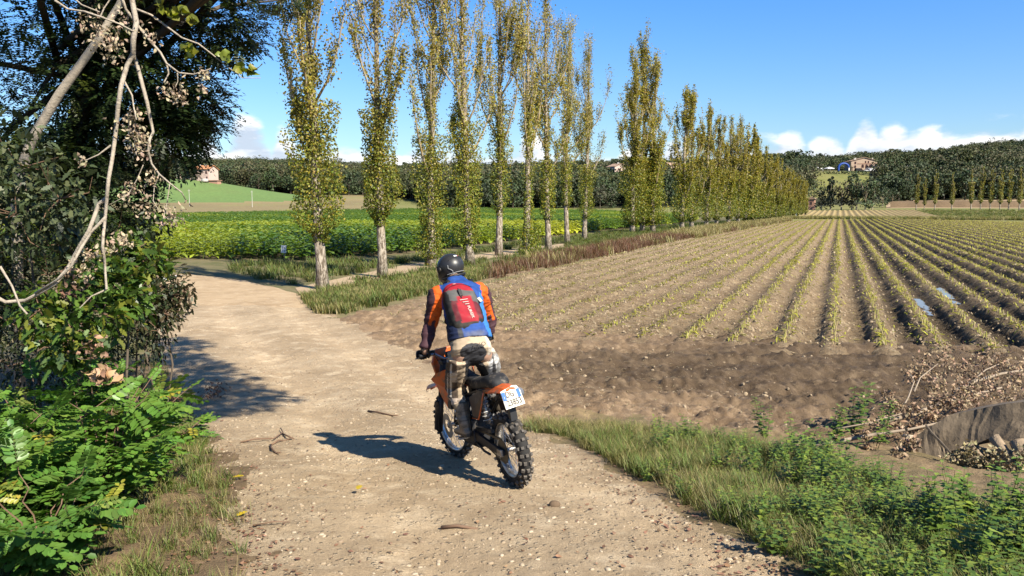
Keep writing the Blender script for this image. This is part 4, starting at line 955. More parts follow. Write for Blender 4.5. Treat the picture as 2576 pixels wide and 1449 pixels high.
    # pale plastic scraps lying by the field end
    for (px_, py_, a, lab) in ((395, 706, 0.3, 'white plastic scrap on the bare ground behind the dark oak bush'), (432, 699, 1.0, 'small pale plastic strip right of the larger plastic scrap')):
        q = G(px_, py_); rr = np.random.default_rng(int(px_)); mb = MB(); n = 7
        V = [(math.cos(t) * (0.5 + 0.3 * rr.random()), math.sin(t) * (0.16 + 0.1 * rr.random()), 0.02 + 0.08 * rr.random()) for t in np.linspace(0, 6.28, n, endpoint=False)]
        o = mb.add(V + [(0, 0, 0.1)], [(k, (k + 1) % n, n) for k in range(n)]).build('plastic_scrap', M_WHITE); o.location = q; o.rotation_euler = (0, 0, a); tag(o, lab, 'litter')
def text_mesh(body, size, name, m, parent, mw, extrude=0.0006, sx=1.0, bold=0.0):
    cu = bpy.data.curves.new(name, 'FONT'); cu.body = body; cu.size = size; cu.align_x = 'CENTER'; cu.align_y = 'CENTER'; cu.extrude = extrude; cu.offset = bold; cu.resolution_u = 3
    o = bpy.data.objects.new(name, cu); COL.objects.link(o); bpy.context.view_layer.update()
    me = bpy.data.meshes.new_from_object(o.evaluated_get(bpy.context.evaluated_depsgraph_get())); bpy.data.objects.remove(o)
    r = obj(name, me, m, parent); r.matrix_local = mw @ Matrix.Scale(sx, 4, (1, 0, 0)); return r
build_tobacco()

# ------------------------------------------------------------------ cut stalks, straw and leaf scraps on the field
def build_stubble():
    rng = np.random.default_rng(14)
    rows = np.arange(-24, 38); us = []; vs = []
    for r in rows:
        u = np.arange(9, 178, 0.17); keep = rng.random(len(u)) < np.clip(1.0 - (u - 40) / 130, 0.6, 1) * (0.95 if r > -4 else 0.8); u = u[keep] + rng.normal(0, 0.03, keep.sum())
        us.append(u); vs.append(r * ROWSP + rng.normal(0, 0.035, len(u)))
    u = np.concatenate(us); v = np.concatenate(vs); x, y = xy_of(u, v)
    s = soft(FIELD_P, x, y, 0.6); ok = (s > 0.96) & (CX + FPX * x / y < 2900); u, v, x, y = u[ok], v[ok], x[ok], y[ok]
    z = field_z(u, v) - 0.02; n = len(x); d = np.hypot(x, y)
    h = rng.uniform(0.05, 0.17, n) * np.where(v < -5, 0.75, 1.05); tx = rng.normal(0, 0.035, n); ty = rng.normal(0, 0.035, n)
    P0 = np.stack([x, y, z], -1); P1 = P0 + np.stack([tx, ty, h], -1)
    g = smooth((v + 12) / 10)[:, None]; col = (np.array((0.48, 0.39, 0.19)) * (1 - g) + np.array((0.50, 0.45, 0.11)) * g) * (1 + rng.normal(0, 0.18, (n, 1)))
    px = CX + FPX * x / y; vis = (px < 2570) & (px > 900)
    order = np.argsort(np.where(vis & (v > -3.5), d, 1e9)); near = order[:300]; far = order[300:]
    ms = []
    for k in range(4):
        cc = [(0.46, 0.41, 0.11), (0.43, 0.38, 0.12), (0.48, 0.38, 0.18), (0.42, 0.41, 0.09)][k]
        ms.append(MB().tube([(0, 0, -0.04), (0.004, 0, 0.5), (0.012, 0.006, 1.0)], [0.016, 0.013, 0.012], 6, cc).mesh('cut_stalk'))
    for i in near:
        o = obj('cut_stalk', ms[int(rng.integers(0, 4))], M_STALK); o.location = P0[i]; o.scale = (1, 1, h[i]); o.rotation_euler = (tx[i] * 3, ty[i] * 3, rng.random() * 6)
        tag(o, 'short cut tobacco stalk on the near ends of the stubble rows', 'stalk', 'cut stalks at the near row ends')
    parts = [sticks(P0[far], P1[far], np.where(d[far] > 60, 0.030, 0.012), np.where(d[far] > 60, 0.022, 0.010), 3, col[far])]
    # leaf ribs and straw strewn beside the rows
    m = 150000; u = 9 + 160 * rng.random(m) ** 1.5; r = rng.integers(-24, 38, m); v = r * ROWSP + rng.normal(0, 1, m) * np.where(rng.random(m) < 0.65, 0.11, 0.32); x, y = xy_of(u, v)
    ok = (soft(FIELD_P, x, y, 0.6) > 0.9) & (CX + FPX * x / y < 2900); u, v, x, y = u[ok], v[ok], x[ok], y[ok]; m = len(u)
    keep = rng.random(m) < 0.85 * (0.35 + 0.9 * vnoise(u * 0.5, v * 2, 5)); u, v, x, y = u[keep], v[keep], x[keep], y[keep]; m = len(u)
    z = field_z(u, v) + rng.uniform(0.005, 0.05, m); a = rng.random(m) * 6.28; L = rng.uniform(0.06, 0.30, m); w = rng.uniform(0.007, 0.026, m) * np.where(np.hypot(x, y) > 40, 2.2, 1)
    dx = np.cos(a) * L / 2; dy = np.sin(a) * L / 2; nx = -np.sin(a) * w; ny = np.cos(a) * w; dz = rng.normal(0, 0.035, m)
    V = np.stack([np.stack([x - dx, y - dy, z - dz], -1), np.stack([x + nx, y + ny, z + 0.02], -1), np.stack([x + dx, y + dy, z + dz], -1), np.stack([x - nx, y - ny, z + 0.02], -1)], 1).reshape(-1, 3)
    g = (smooth((v + 16) / 12) * (rng.random(m) < 0.72))[:, None]; c = (np.array((0.50, 0.41, 0.24)) * (1 - g) + np.array((0.52, 0.50, 0.07)) * g) * (1 + rng.normal(0, 0.2, (m, 1)))
    parts.append((V, np.arange(4 * m).reshape(m, 4), np.repeat(c, 4, 0)))
    # straw on the headland and the track side
    m = 9000; px = rng.uniform(800, 2576, m); py = 770 + 330 * rng.random(m)
    Q = np.array([G(a_, b_, 6) for a_, b_ in zip(px, py)]); x, y = Q[:, 0], Q[:, 1]; ok = inside(MUD, x, y) & (rng.random(m) < np.clip(1.25 - (px - 900) / 900, 0.05, 1)); x, y = x[ok], y[ok]; m = len(x)
    z = ground_z(x, y) + disp_near(x, y) + 0.012; a = rng.random(m) * 6.28; L = rng.uniform(0.03, 0.14, m); w = rng.uniform(0.003, 0.010, m); dx = np.cos(a) * L / 2; dy = np.sin(a) * L / 2; nx = -np.sin(a) * w; ny = np.cos(a) * w
    V = np.stack([np.stack([x - dx, y - dy, z], -1), np.stack([x + nx, y + ny, z + 0.015], -1), np.stack([x + dx, y + dy, z + 0.01], -1), np.stack([x - nx, y - ny, z + 0.015], -1)], 1).reshape(-1, 3)
    parts.append((V, np.arange(4 * m).reshape(m, 4), np.repeat(vary((0.50, 0.41, 0.26), m, rng, 0.3, 0.05), 4, 0)))
    V, F, c = join(parts); o = obj('stubble', mesh_np('stubble', V, F, np.clip(c, 0.01, 0.9)), L_GRASS); tag(o, 'cut stalks, straw and leaf scraps strewn along the field rows', 'stubble', None, 'stuff')
    # clods of earth along the ridges and over the headland
    rngc = np.random.default_rng(77); cl = []
    for k in range(3):
        bm = bmesh.new(); bmesh.ops.create_icosphere(bm, subdivisions=2, radius=1.0)
        for vtx in bm.verts: vtx.co *= 0.75 + 0.5 * float(vnoise(vtx.co.x * 1.7 + k * 9, vtx.co.y * 1.7 + vtx.co.z * 2.3, 40 + k))
        me = bpy.data.meshes.new('clod'); bm.to_mesh(me); bm.free(); cl.append(me)
    m = 13000; u = 9 + 60 * rngc.random(m) ** 2.0; v = rngc.integers(-13, 12, m) * ROWSP + rngc.normal(0.12, 0.24, m); x, y = xy_of(u, v); ok = soft(FIELD_P, x, y, 0.6) > 0.9; u, v, x, y = u[ok], v[ok], x[ok], y[ok]; z = field_z(u, v)
    s = rngc.uniform(0.010, 0.032, len(x)) * (1 + u / 60)
    PM = [proto('clod_form', me, M_FIELDCLOD) for me in cl]
    scatter('field_clods', np.stack([x, y, z], -1), PM, 'pale clods and stones along the field ridges', 'clods', np.stack([s, s, s * 0.65], -1), rngc.random((len(x), 3)) * 6)
    m = 800; px = rngc.uniform(1000, 2650, m); py = rngc.uniform(830, 1110, m); Q = np.array([G(a_, b_, 6) for a_, b_ in zip(px, py)]); x, y = Q[:, 0], Q[:, 1]; ok = inside(MUD, x, y); x, y = x[ok], y[ok]; z = ground_z(x, y) + disp_near(x, y)
    s = 0.006 + 0.040 * rngc.random(len(x)) ** 3
    PM2 = [proto('mud_clod_form', me.copy(), M_MUDCLOD) for me in cl]
    scatter('mud_clods', np.stack([x, y, z], -1), PM2, 'dark clods of churned mud on the headland', 'clods', np.stack([s, s, s * 0.6], -1), rngc.random((len(x), 3)) * 6)
M_FIELDCLOD = mat('field_clod', (0.38, 0.29, 0.19), 0.95, var=0.4, vscale=1.5)
M_MUDCLOD = mat('mud_clod', (0.16, 0.108, 0.066), 0.9, var=0.4, vscale=3)
build_stubble()

# ------------------------------------------------------------------ grass and weeds
def tuft_mesh(seed, n, cols, spread=0.12, curve=0.5, wid=0.012, name='tuft', seg=3, lean=0.35):
    rng = np.random.default_rng(seed); V = []; F3 = []; F4 = []; C = []
    for k in range(n):
        a = rng.random() * 6.28; r = spread * math.sqrt(rng.random()); b = np.array((math.cos(rng.random() * 6.28) * r, math.sin(rng.random() * 6.28) * r, 0)); h = rng.uniform(0.45, 1.0); d = np.array((math.cos(a), math.sin(a), 0)); w = np.array((-math.sin(a), math.cos(a), 0)) * wid * rng.uniform(0.6, 1.2)
        c = np.array(cols[rng.integers(0, len(cols))]) * rng.uniform(0.75, 1.25); l = lean * rng.uniform(0.3, 1.4); i0 = len(V)
        for s in range(seg):
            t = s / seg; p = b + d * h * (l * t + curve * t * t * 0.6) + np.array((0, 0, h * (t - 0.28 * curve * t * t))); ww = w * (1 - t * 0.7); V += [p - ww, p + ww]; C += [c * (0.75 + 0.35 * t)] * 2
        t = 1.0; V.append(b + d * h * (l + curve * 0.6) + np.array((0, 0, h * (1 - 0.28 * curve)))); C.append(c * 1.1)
        for s in range(seg - 1): F4.append((i0 + 2 * s, i0 + 2 * s + 1, i0 + 2 * s + 3, i0 + 2 * s + 2))
        F3.append((i0 + 2 * seg - 2, i0 + 2 * seg - 1, i0 + 2 * seg))
    return mesh_np(name, np.array(V), [np.array(F3), np.array(F4)], np.array(C))
def weed_mesh(seed, cols, stems=4, nodes=7, L=0.075, W=0.04, spread=0.16, name='weed'):
    """upright weed, paired pointed leaves up each stem, unit height"""
    rng = np.random.default_rng(seed); parts = []
    for s in range(stems):
        a = rng.random() * 6.28; top = np.array((math.cos(a) * spread * 1.5, math.sin(a) * spread * 1.5, rng.uniform(0.6, 1.0))); b = np.array((math.cos(a) * spread * 0.3, math.sin(a) * spread * 0.3, 0.0))
        parts.append(sticks(b[None], top[None], 0.005, 0.003, 3, (0.12, 0.15, 0.04)))
        for k in range(nodes):
            t = 0.2 + 0.8 * k / (nodes - 1); p = b + (top - b) * t; a0 = k * 1.57 + rng.random()
            for sg in (0, math.pi):
                q = a0 + sg; d = np.array((math.cos(q), math.sin(q), rng.uniform(-0.15, 0.35))); w = np.array((-math.sin(q), math.cos(q), 0)); l = L * (1.25 - 0.6 * t) * rng.uniform(0.7, 1.2); ww = W * (1.25 - 0.6 * t) / 2; c = np.array(cols[rng.integers(0, len(cols))]) * rng.uniform(0.75, 1.3)
                V = np.array([p, p + d * l * 0.4 + w * ww + (0, 0, 0.008), p + d * l + (0, 0, -0.012), p + d * l * 0.4 - w * ww + (0, 0, 0.008), p + d * l * 0.45 + (0, 0, -0.004)]); parts.append((V, np.array([(0, 1, 4), (1, 2, 4), (2, 3, 4), (3, 0, 4)]), np.tile(c, (5, 1))))
    V, F, c = join(parts); return mesh_np(name, V, F, c)
GR = [(0.12, 0.20, 0.034), (0.17, 0.245, 0.045), (0.23, 0.265, 0.055)]; DRY = [(0.46, 0.37, 0.17), (0.40, 0.34, 0.13), (0.32, 0.30, 0.09)]; RUST = [(0.20, 0.085, 0.045), (0.26, 0.13, 0.07), (0.16, 0.065, 0.035), (0.28, 0.20, 0.10)]; OLIVE = [(0.15, 0.15, 0.035), (0.19, 0.17, 0.05), (0.11, 0.13, 0.03)]
def pts_in(pxpoly, n, rng, extra=None):
    P = np.array(pxpoly, float); a0, b0 = P.min(0); a1, b1 = P.max(0); out = []
    while len(out) < n:
        a = rng.uniform(a0, a1, 4000); b = rng.uniform(b0, b1, 4000); k = inside([tuple(q) for q in pxpoly], a, b); out += [G(p, q, 8) for p, q in zip(a[k], b[k])]
    return np.array(out[:n])
def world_pts(poly, n, rng):
    P = np.array(poly, float); a0, b0 = P.min(0); a1, b1 = P.max(0); X = []; Y = []; m = 0
    while m < n:
        a = rng.uniform(a0, a1, 5000); b = rng.uniform(b0, b1, 5000); k = inside(poly, a, b); X.append(a[k]); Y.append(b[k]); m += k.sum()
    return np.concatenate(X)[:n], np.concatenate(Y)[:n]
def grass_field(name, label, poly, n, protos, hs, seed, near=True, world=True, zoff=-0.02, cat='grass', dens=None):
    rng = np.random.default_rng(seed); x, y = world_pts(poly, n, rng)
    if dens is not None: k = rng.random(len(x)) < dens(x, y); x, y = x[k], y[k]
    z = ground_z(x, y) + (disp_near(x, y) if near else 0) + zoff; h = rng.uniform(hs[0], hs[1], len(x)); w = h * rng.uniform(0.8, 1.3, len(x)) + 0.1 * 0
    rt = np.zeros((len(x), 3)); rt[:, 2] = rng.random(len(x)) * 6.28
    return scatter(name, np.stack([x, y, z], -1), protos, label, cat, np.stack([w, w, h], -1), rt)
def pr(nm, me): return proto(nm, me, L_GRASS)
VERGE = gpoly([(1320, 1090), (1330, 1072), (1420, 1066), (1600, 1078), (1800, 1112), (2050, 1155), (2250, 1222), (2340, 1280), (2600, 1300), (2900, 1300)]) + [(6.5, 3.0), (3.4, 2.4)] + gpoly([(2330, 1600), (2010, 1435), (1850, 1335), (1700, 1250), (1500, 1140), (1400, 1092)])
def build_grass():
    rng = np.random.default_rng(21)
    g1 = [pr('grass_form', tuft_mesh(1 + k, 34, GR + [OLIVE[1]], 0.30, 0.55, 0.016)) for k in range(3)]
    g2 = [pr('dry_grass_form', tuft_mesh(11 + k, 36, DRY + [OLIVE[0], OLIVE[1]], 0.35, 0.6, 0.010)) for k in range(3)]
    w1 = [pr('weed_form', weed_mesh(21 + k, [(0.12, 0.205, 0.034), (0.17, 0.265, 0.042), (0.26, 0.33, 0.05)], 5, 8, 0.20, 0.12, 0.22)) for k in range(4)]
    A = np.array(VERGE)
    def near_road(x, y): return soft(TRACK, x, y, 1.1)
    grass_field('verge_grass', 'green grass along the right side of the track', VERGE, 6000, g1, (0.08, 0.27), 31, dens=lambda x, y: np.clip(0.25 + (x - 0.6) * 0.35, 0.10, 1) * (0.25 + 1.1 * (fbm(x * 1.6, y * 1.6, 55, 3) > 0.46)))
    grass_field('dry_verge_grass', 'straw-coloured grass where the verge meets the mud', VERGE, 6500, g2, (0.07, 0.26), 32, dens=lambda x, y: np.clip(1.25 - np.abs(x - 0.9) * 0.45, 0.06, 1) * (0.3 + 0.9 * (fbm(x * 1.8, y * 1.8, 56, 3) > 0.45)))
    grass_field('verge_weeds', 'leafy green weeds crowding the right verge', VERGE, 900, w1, (0.12, 0.36), 33, cat='weeds', dens=lambda x, y: np.clip((x - 1.1) * 0.45, 0.0, 1) * (0.3 + 0.9 * (fbm(x * 1.3, y * 1.3, 57, 3) > 0.44)))
    # single weeds that stand out at the front of the verge
    rngw = np.random.default_rng(35); spots = [(2140, 1095, 0.75), (2085, 1120, 0.6), (2200, 1130, 0.55), (2010, 1170, 0.5), (1930, 1110, 0.55), (2300, 1320, 0.5), (2420, 1335, 0.5), (2510, 1340, 0.5), (2560, 1350, 0.55), (2470, 1340, 0.55), (2380, 1380, 0.5), (2240, 1330, 0.45), (2320, 1380, 0.55), (2060, 1260, 0.5), (1985, 1235, 0.5), (2120, 1215, 0.5), (2230, 1270, 0.45), (2540, 1400, 0.6), (2440, 1430, 0.6), (1880, 1200, 0.4)]
    WM = [weed_mesh(50 + k, [(0.11, 0.20, 0.03), (0.16, 0.255, 0.04), (0.25, 0.33, 0.05)], 5, 9, 0.17, 0.10, 0.20, 'leafy_weed') for k in range(4)]
    for k, (px, py, h) in enumerate(spots):
        p = G(px, py); root = obj('leafy_weed', WM[k % 4], L_GRASS); root.location = p; root.scale = (h, h, h); root.rotation_euler = (0, 0, k * 1.1)
        tag(root, ORD[sorted(range(len(spots)), key=lambda q: spots[q][0]).index(k)] + ' of the tall leafy weeds on the right verge, counted from the left', 'weed', 'tall weeds on the verge')
    # left side of the track
    LEFT = gpoly([(625, 1600), (615, 1449), (605, 1300), (580, 1200), (520, 1110), (455, 1010), (405, 905), (375, 800)]) + [(-9, 18), (-9, 2.5), (-3.2, 2.5)]
    grass_field('bank_grass', 'mixed green and dry grass along the left edge of the track', LEFT, 5200, g1 + g2[:2], (0.08, 0.26), 34, dens=lambda x, y: np.clip(1.2 - np.abs(x + 2.2 + (y - 5) * 0.27) * 0.5, 0.1, 1))
    # strip under the poplars
    s1 = [pr('strip_grass_form', tuft_mesh(61 + k, 46, GR + OLIVE, 0.5, 0.5, 0.03)) for k in range(3)]
    s2 = [pr('rust_weed_form', tuft_mesh(71 + k, 50, RUST, 0.5, 0.35, 0.016, lean=0.22)) for k in range(3)]
    s3 = [pr('straw_weed_form', tuft_mesh(81 + k, 46, DRY, 0.5, 0.4, 0.03, lean=0.25)) for k in range(3)]
    STRIP = gpoly([(560, 690), (740, 728), (800, 785), (930, 778), (1250, 694), (1500, 645), (1700, 604), (1985, 556), (1960, 548), (1720, 566), (1500, 588), (1250, 622), (1000, 655), (760, 662), (600, 664)])
    grass_field('strip_grass', 'green grass growing under the poplar row', STRIP, 4600, s1, (0.22, 0.6), 41, near=False, dens=lambda x, y: np.where(soft(PATH_P, x, y, 0.5) > 0.3, 0.05, 0.5 + 0.6 * (fbm(x * 0.4, y * 0.4, 7, 3) > 0.42)))
    TIP = gpoly([(760, 752), (800, 788), (880, 790), (925, 770), (1100, 735), (1240, 696), (1240, 672), (1100, 690), (960, 715), (840, 735)])
    grass_field('corner_grass', 'bright green grass at the corner of the field by the track', TIP, 1700, s1[:2] + [s3[0]], (0.2, 0.42), 42, near=False)
    RUSTP = gpoly([(1230, 702), (1500, 650), (1700, 607), (1800, 590), (1990, 556), (1980, 550), (1800, 572), (1700, 588), (1500, 625), (1350, 652), (1240, 676)])
    grass_field('rust_weeds', 'rust-brown dry weeds between the poplars and the cut field', RUSTP, 2600, s2, (0.35, 0.85), 43, near=False, cat='weeds', dens=lambda x, y: np.where(np.hypot(x, y) < 75, 1, 0.4))
    grass_field('straw_weeds', 'pale straw grass along the far part of the poplar row', RUSTP, 1800, s3, (0.4, 0.95), 44, near=False, cat='weeds', dens=lambda x, y: np.where(np.hypot(x, y) < 75, 0.10, 0.9))
    FARH = [tuple(xy_of(u, v)) for u, v in ((178, -18), (178, 45), (186, 60), (186, -18))]
    grass_field('far_field_grass', 'strip of rough grass between the two cut fields', FARH, 1500, s3 + [s1[0]], (0.5, 1.1), 45, near=False)
    FARM = [tuple(xy_of(u, v)) for u, v in ((186, 22), (186, 140), (290, 190), (285, 22))]
    grass_field('meadow_grass', 'yellow-green meadow grass beyond the cut field', FARM, 6500, s1 + [s3[1]], (0.5, 0.9), 46, near=False)
build_grass()
# ------------------------------------------------------------------ left side: locust shrubs, oak, dead branch, big tree
L_ROB = leaf_mat('locust_leaf', 0.30, 0.42, var=0.25, vscale=4.0, tgain=(1.1, 1.3, 0.35))
L_DARK = leaf_mat('shade_leaf', 0.22, 0.5, var=0.3, vscale=2.0)
M_TWIG = mat('twig_bark', (0.20, 0.12, 0.075), 0.85, var=0.3, vscale=20)
M_DEAD = mat('dead_bark', (0.44, 0.375, 0.295), 0.9, var=0.6, vscale=14, bump=0.9, bscale=55, dirt=(0.24, 0.19, 0.14), dirt_amt=0.3, dirt_scale=14)
L_DRY = leaf_mat('dried_leaf', 0.15, 0.7, var=0.35, vscale=6.0, tgain=(1.1, 1.0, 0.8))
def locust_leaf(seed, pairs=8, L=0.24, ll=0.046, lw=0.026, col=(0.075, 0.16, 0.028), simple=False):
    """pinnate leaf along +x with paired oval leaflets"""
    rng = np.random.default_rng(seed); V = []; F = []; C = []
    if not simple:
        V += [(0, -0.0012, 0), (0, 0.0012, 0), (L, 0.0008, -0.12 * L), (L, -0.0008, -0.12 * L)]; F.append((0, 1, 2, 3)); C += [(0.12, 0.14, 0.04)] * 4
    def leaflet(x, z, ang, s):
        i = len(V); d = np.array((math.cos(ang), math.sin(ang), rng.normal(-0.12, 0.12))); w = np.array((-math.sin(ang), math.cos(ang), rng.normal(0, 0.12))); p = np.array((x, 0, z)); l = ll * s * rng.uniform(0.85, 1.1); ww = lw * s / 2; c = np.array(col) * rng.uniform(0.75, 1.3) * (1 + rng.normal(0, 0.06, 3))
        up = np.array((0, 0, 0.004))
        if simple: q = [p, p + d * l * 0.5 + w * ww, p + d * l, p + d * l * 0.5 - w * ww]; V.extend(q); F.append((i, i + 1, i + 2, i + 3)); C.extend([c] * 4)
        else:
            q = [p, p + d * l * 0.30 + w * ww * 0.9 + up, p + d * l * 0.72 + w * ww * 0.92 + up, p + d * l, p + d * l * 0.72 - w * ww * 0.92 + up, p + d * l * 0.30 - w * ww * 0.9 + up]; V.extend(q); F.append((i, i + 1, i + 2, i + 3)); F.append((i, i + 3, i + 4, i + 5)); C.extend([c] * 6)
    for k in range(pairs):
        t = 0.16 + 0.78 * k / pairs; x = L * t; z = -0.12 * L * t * t; s = 0.75 + 0.45 * math.sin(math.pi * (0.2 + 0.7 * t))
        leaflet(x, z, 1.15 + rng.normal(0, 0.12), s); leaflet(x, z, -1.15 + rng.normal(0, 0.12), s)
    leaflet(L * 0.97, -0.12 * L, 0.0, 1.0)
    return np.array(V), np.array(F), np.array(C)
def frame_of(d, up=Vector((0, 0, 1))):
    d = Vector(d).normalized(); y = up.cross(d)
    if y.length < 1e-4: y = Vector((0, 1, 0))
    y.normalize(); z = d.cross(y); return Matrix((d, y, z)).transposed()
def locust_shrub(seed, loc, h, spread, stems, label, mains=(0.0, 6.28), per=15, col=(0.075, 0.16, 0.028), size=1.0):
    rng = np.random.default_rng(seed); root = empty('locust_shrub', loc, 0, label, 'shrub', 'locust shrubs beside the track')
    LM = [mesh_np('leaf', *[(lambda v, f, c: (v, f, c))(*locust_leaf(seed * 7 + k, 7 + k % 3, 0.25 * size, 0.056 * size, 0.034 * size, col))][0]) for k in range(4)]
    LM += [mesh_np('leaf', *locust_leaf(seed * 7 + 9, 7, 0.24, 0.052, 0.03, (0.36, 0.34, 0.05))), mesh_np('leaf', *locust_leaf(seed * 7 + 10, 6, 0.20, 0.045, 0.024, (0.20, 0.25, 0.05)))]
    n = 0; ex = []
    for s in range(stems):
        a = mains[0] + (mains[1] - mains[0]) * (s + rng.random()) / stems; hh = h * rng.uniform(0.55, 1.05); o = spread * rng.uniform(0.35, 1.0); pts = []
        for t in np.linspace(0, 1, 8): pts.append(Vector((math.cos(a) * o * t ** 1.3 + 0.02 * rng.normal(), math.sin(a) * o * t ** 1.3 + 0.02 * rng.normal(), hh * (1.45 * t - 0.5 * t * t))))
        MB().tube(pts, list(np.linspace(0.007, 0.0025, 8)), 5).build('stem', M_TWIG, root)
        for k in range(per):
            t = 0.22 + 0.78 * (k + rng.random() * 0.5) / per; i = min(int(t * 7), 6); p = pts[i].lerp(pts[i + 1], t * 7 - i) if t < 1 else pts[7]
            b = a + (1 if k % 2 else -1) * rng.uniform(0.5, 1.5); d = Vector((math.cos(b), math.sin(b), rng.uniform(-0.35, 0.35)))
            if k == per - 1: d = (pts[7] - pts[6]).normalized()
            M = frame_of(d) @ Matrix.Rotation(rng.normal(0, 0.35), 3, 'X'); sc = rng.uniform(0.5, 1.2)
            if n < 296:
                ob = obj('leaf', LM[int(rng.integers(0, 4)) if rng.random() < 0.90 else int(rng.integers(4, 6))], L_ROB, root); ob.matrix_local = Matrix.Translation(p) @ M.to_4x4() @ Matrix.Scale(sc, 4); n += 1
            else:
                V, F, c = locust_leaf(int(rng.integers(0, 9999)), 8, 0.24 * size, 0.047 * size, 0.027 * size, col); V = (np.array(M) @ (V * sc).T).T + np.array(p); ex.append((V, F, c))
    if ex:
        V, F, c = join(ex); o = obj('leaves', mesh_np('leaves', V, F, c), L_ROB, root); o['kind'] = 'stuff'
    return root
def lobed(seed, n, L, col, lobes=4, wid=0.55):
    """lobed oak or maple leaves as one unit form lying along +x"""
    rng = np.random.default_rng(seed); pts = []
    top = []; 
    for k in range(lobes * 2 + 1):
        t = k / (lobes * 2); w = wid * L * math.sin(math.pi * (0.12 + 0.8 * t)) * (1.0 if k % 2 else 0.55); top.append((L * t, w / 2 + 0.004))
    pts = [(-0.02 * L, 0)] + top + [(L * 1.05, 0)] + [(x, -w) for x, w in reversed(top)]
    return pts
def lobed_bush(name, seed, blobs, n, L, cols, label, cat='bush', mt=None, lobes=4, wid=0.55, stems=6, base=None, group=None):
    """blobs: (centre, radius) filled with lobed leaves on thin stems"""
    rng = np.random.default_rng(seed); c0 = np.array(base if base is not None else blobs[0][0], float); root = empty(name, c0, 0, label, cat, group)
    pts = np.array(lobed(seed, n, 1.0, None, lobes, wid)); m = len(pts); V = []; C = []; tot = sum(r ** 2 for _, r in blobs)
    for (c, r) in blobs:
        k = int(n * r * r / tot); d = unit(k, rng); P = np.array(c) + d * (r * rng.uniform(0.35, 1.05, k))[:, None]
        for i in range(k):
            q = d[i] * 0.7 + rng.normal(0, 0.6, 3) + np.array((0, 0, -0.25)); M = np.array(frame_of(q) @ Matrix.Rotation(rng.normal(0, 0.7), 3, 'X')); s = L * rng.uniform(0.6, 1.15)
            xyz = np.stack([pts[:, 0] * s, pts[:, 1] * s, -0.25 * s * pts[:, 0] ** 2 + 0.25 * np.abs(pts[:, 1]) * s], -1); V.append((M @ xyz.T).T + P[i] - c0); C.append(np.tile(np.array(cols[rng.integers(0, len(cols))]) * rng.uniform(0.7, 1.3), (m, 1)))
    V = np.concatenate(V); F = np.arange(len(V)).reshape(-1, m)
    obj('foliage', mesh_np('foliage', V, F, np.concatenate(C)), mt or L_DARK, root)
    for (c, r) in blobs:
        cc = np.array(c); g0 = cc * 0.35 + c0 * 0.65; g0[2] = float(ground_z(g0[0], g0[1])) - 0.05
        if c is blobs[0][0] or c is blobs[-1][0]: MB().tube([g0 - c0, (g0 * 0.45 + cc * 0.55) + rng.normal(0, 0.06, 3) - c0, cc - c0], [0.016, 0.011, 0.007], 6).build('stem', M_DARKBARK, root, sm=True)
        for q in range(stems):
            e = cc + unit(1, rng)[0] * r * 0.85; MB().tube([cc - c0, (cc + e) / 2 + rng.normal(0, r * 0.12, 3) - c0, e - c0], [0.006, 0.004, 0.002], 5).build('twig', M_TWIG, root)
    return root
def curl_clump(rng, c, r, n, L, col, asp=0.5):
    """a wad of curled dry leaves"""
    P = c + rng.normal(0, r * 0.5, (n, 3)); d = unit(n, rng); w = np.cross(d, unit(n, rng)); w /= np.linalg.norm(w, axis=1, keepdims=True); nn = np.cross(d, w); V = []; F = []; b = 0
    l = L * rng.uniform(0.6, 1.3, n)[:, None]; h = l * asp / 2; cu = l * rng.uniform(0.1, 0.45, n)[:, None]
    Q = [P - d * l / 2 + nn * cu, P - d * l * 0.1 + w * h + nn * cu * 0.2, P - d * l * 0.1 - w * h + nn * cu * 0.2, P - d * l * 0.05 - nn * cu * 0.2, P + d * l * 0.3 + w * h * 0.7 + nn * cu * 0.3, P + d * l * 0.3 - w * h * 0.7 + nn * cu * 0.3, P + d * l / 2 + nn * cu]
    V = np.stack(Q, 1).reshape(-1, 3); k = (np.arange(n) * 7)[:, None]
    F3 = np.concatenate([k + np.array(t) for t in ((0, 1, 3), (0, 3, 2), (1, 4, 3), (2, 3, 5), (4, 6, 3), (5, 3, 6))]); return V, F3, np.repeat(vary(col, n, rng, 0.35, 0.1), 7, 0)

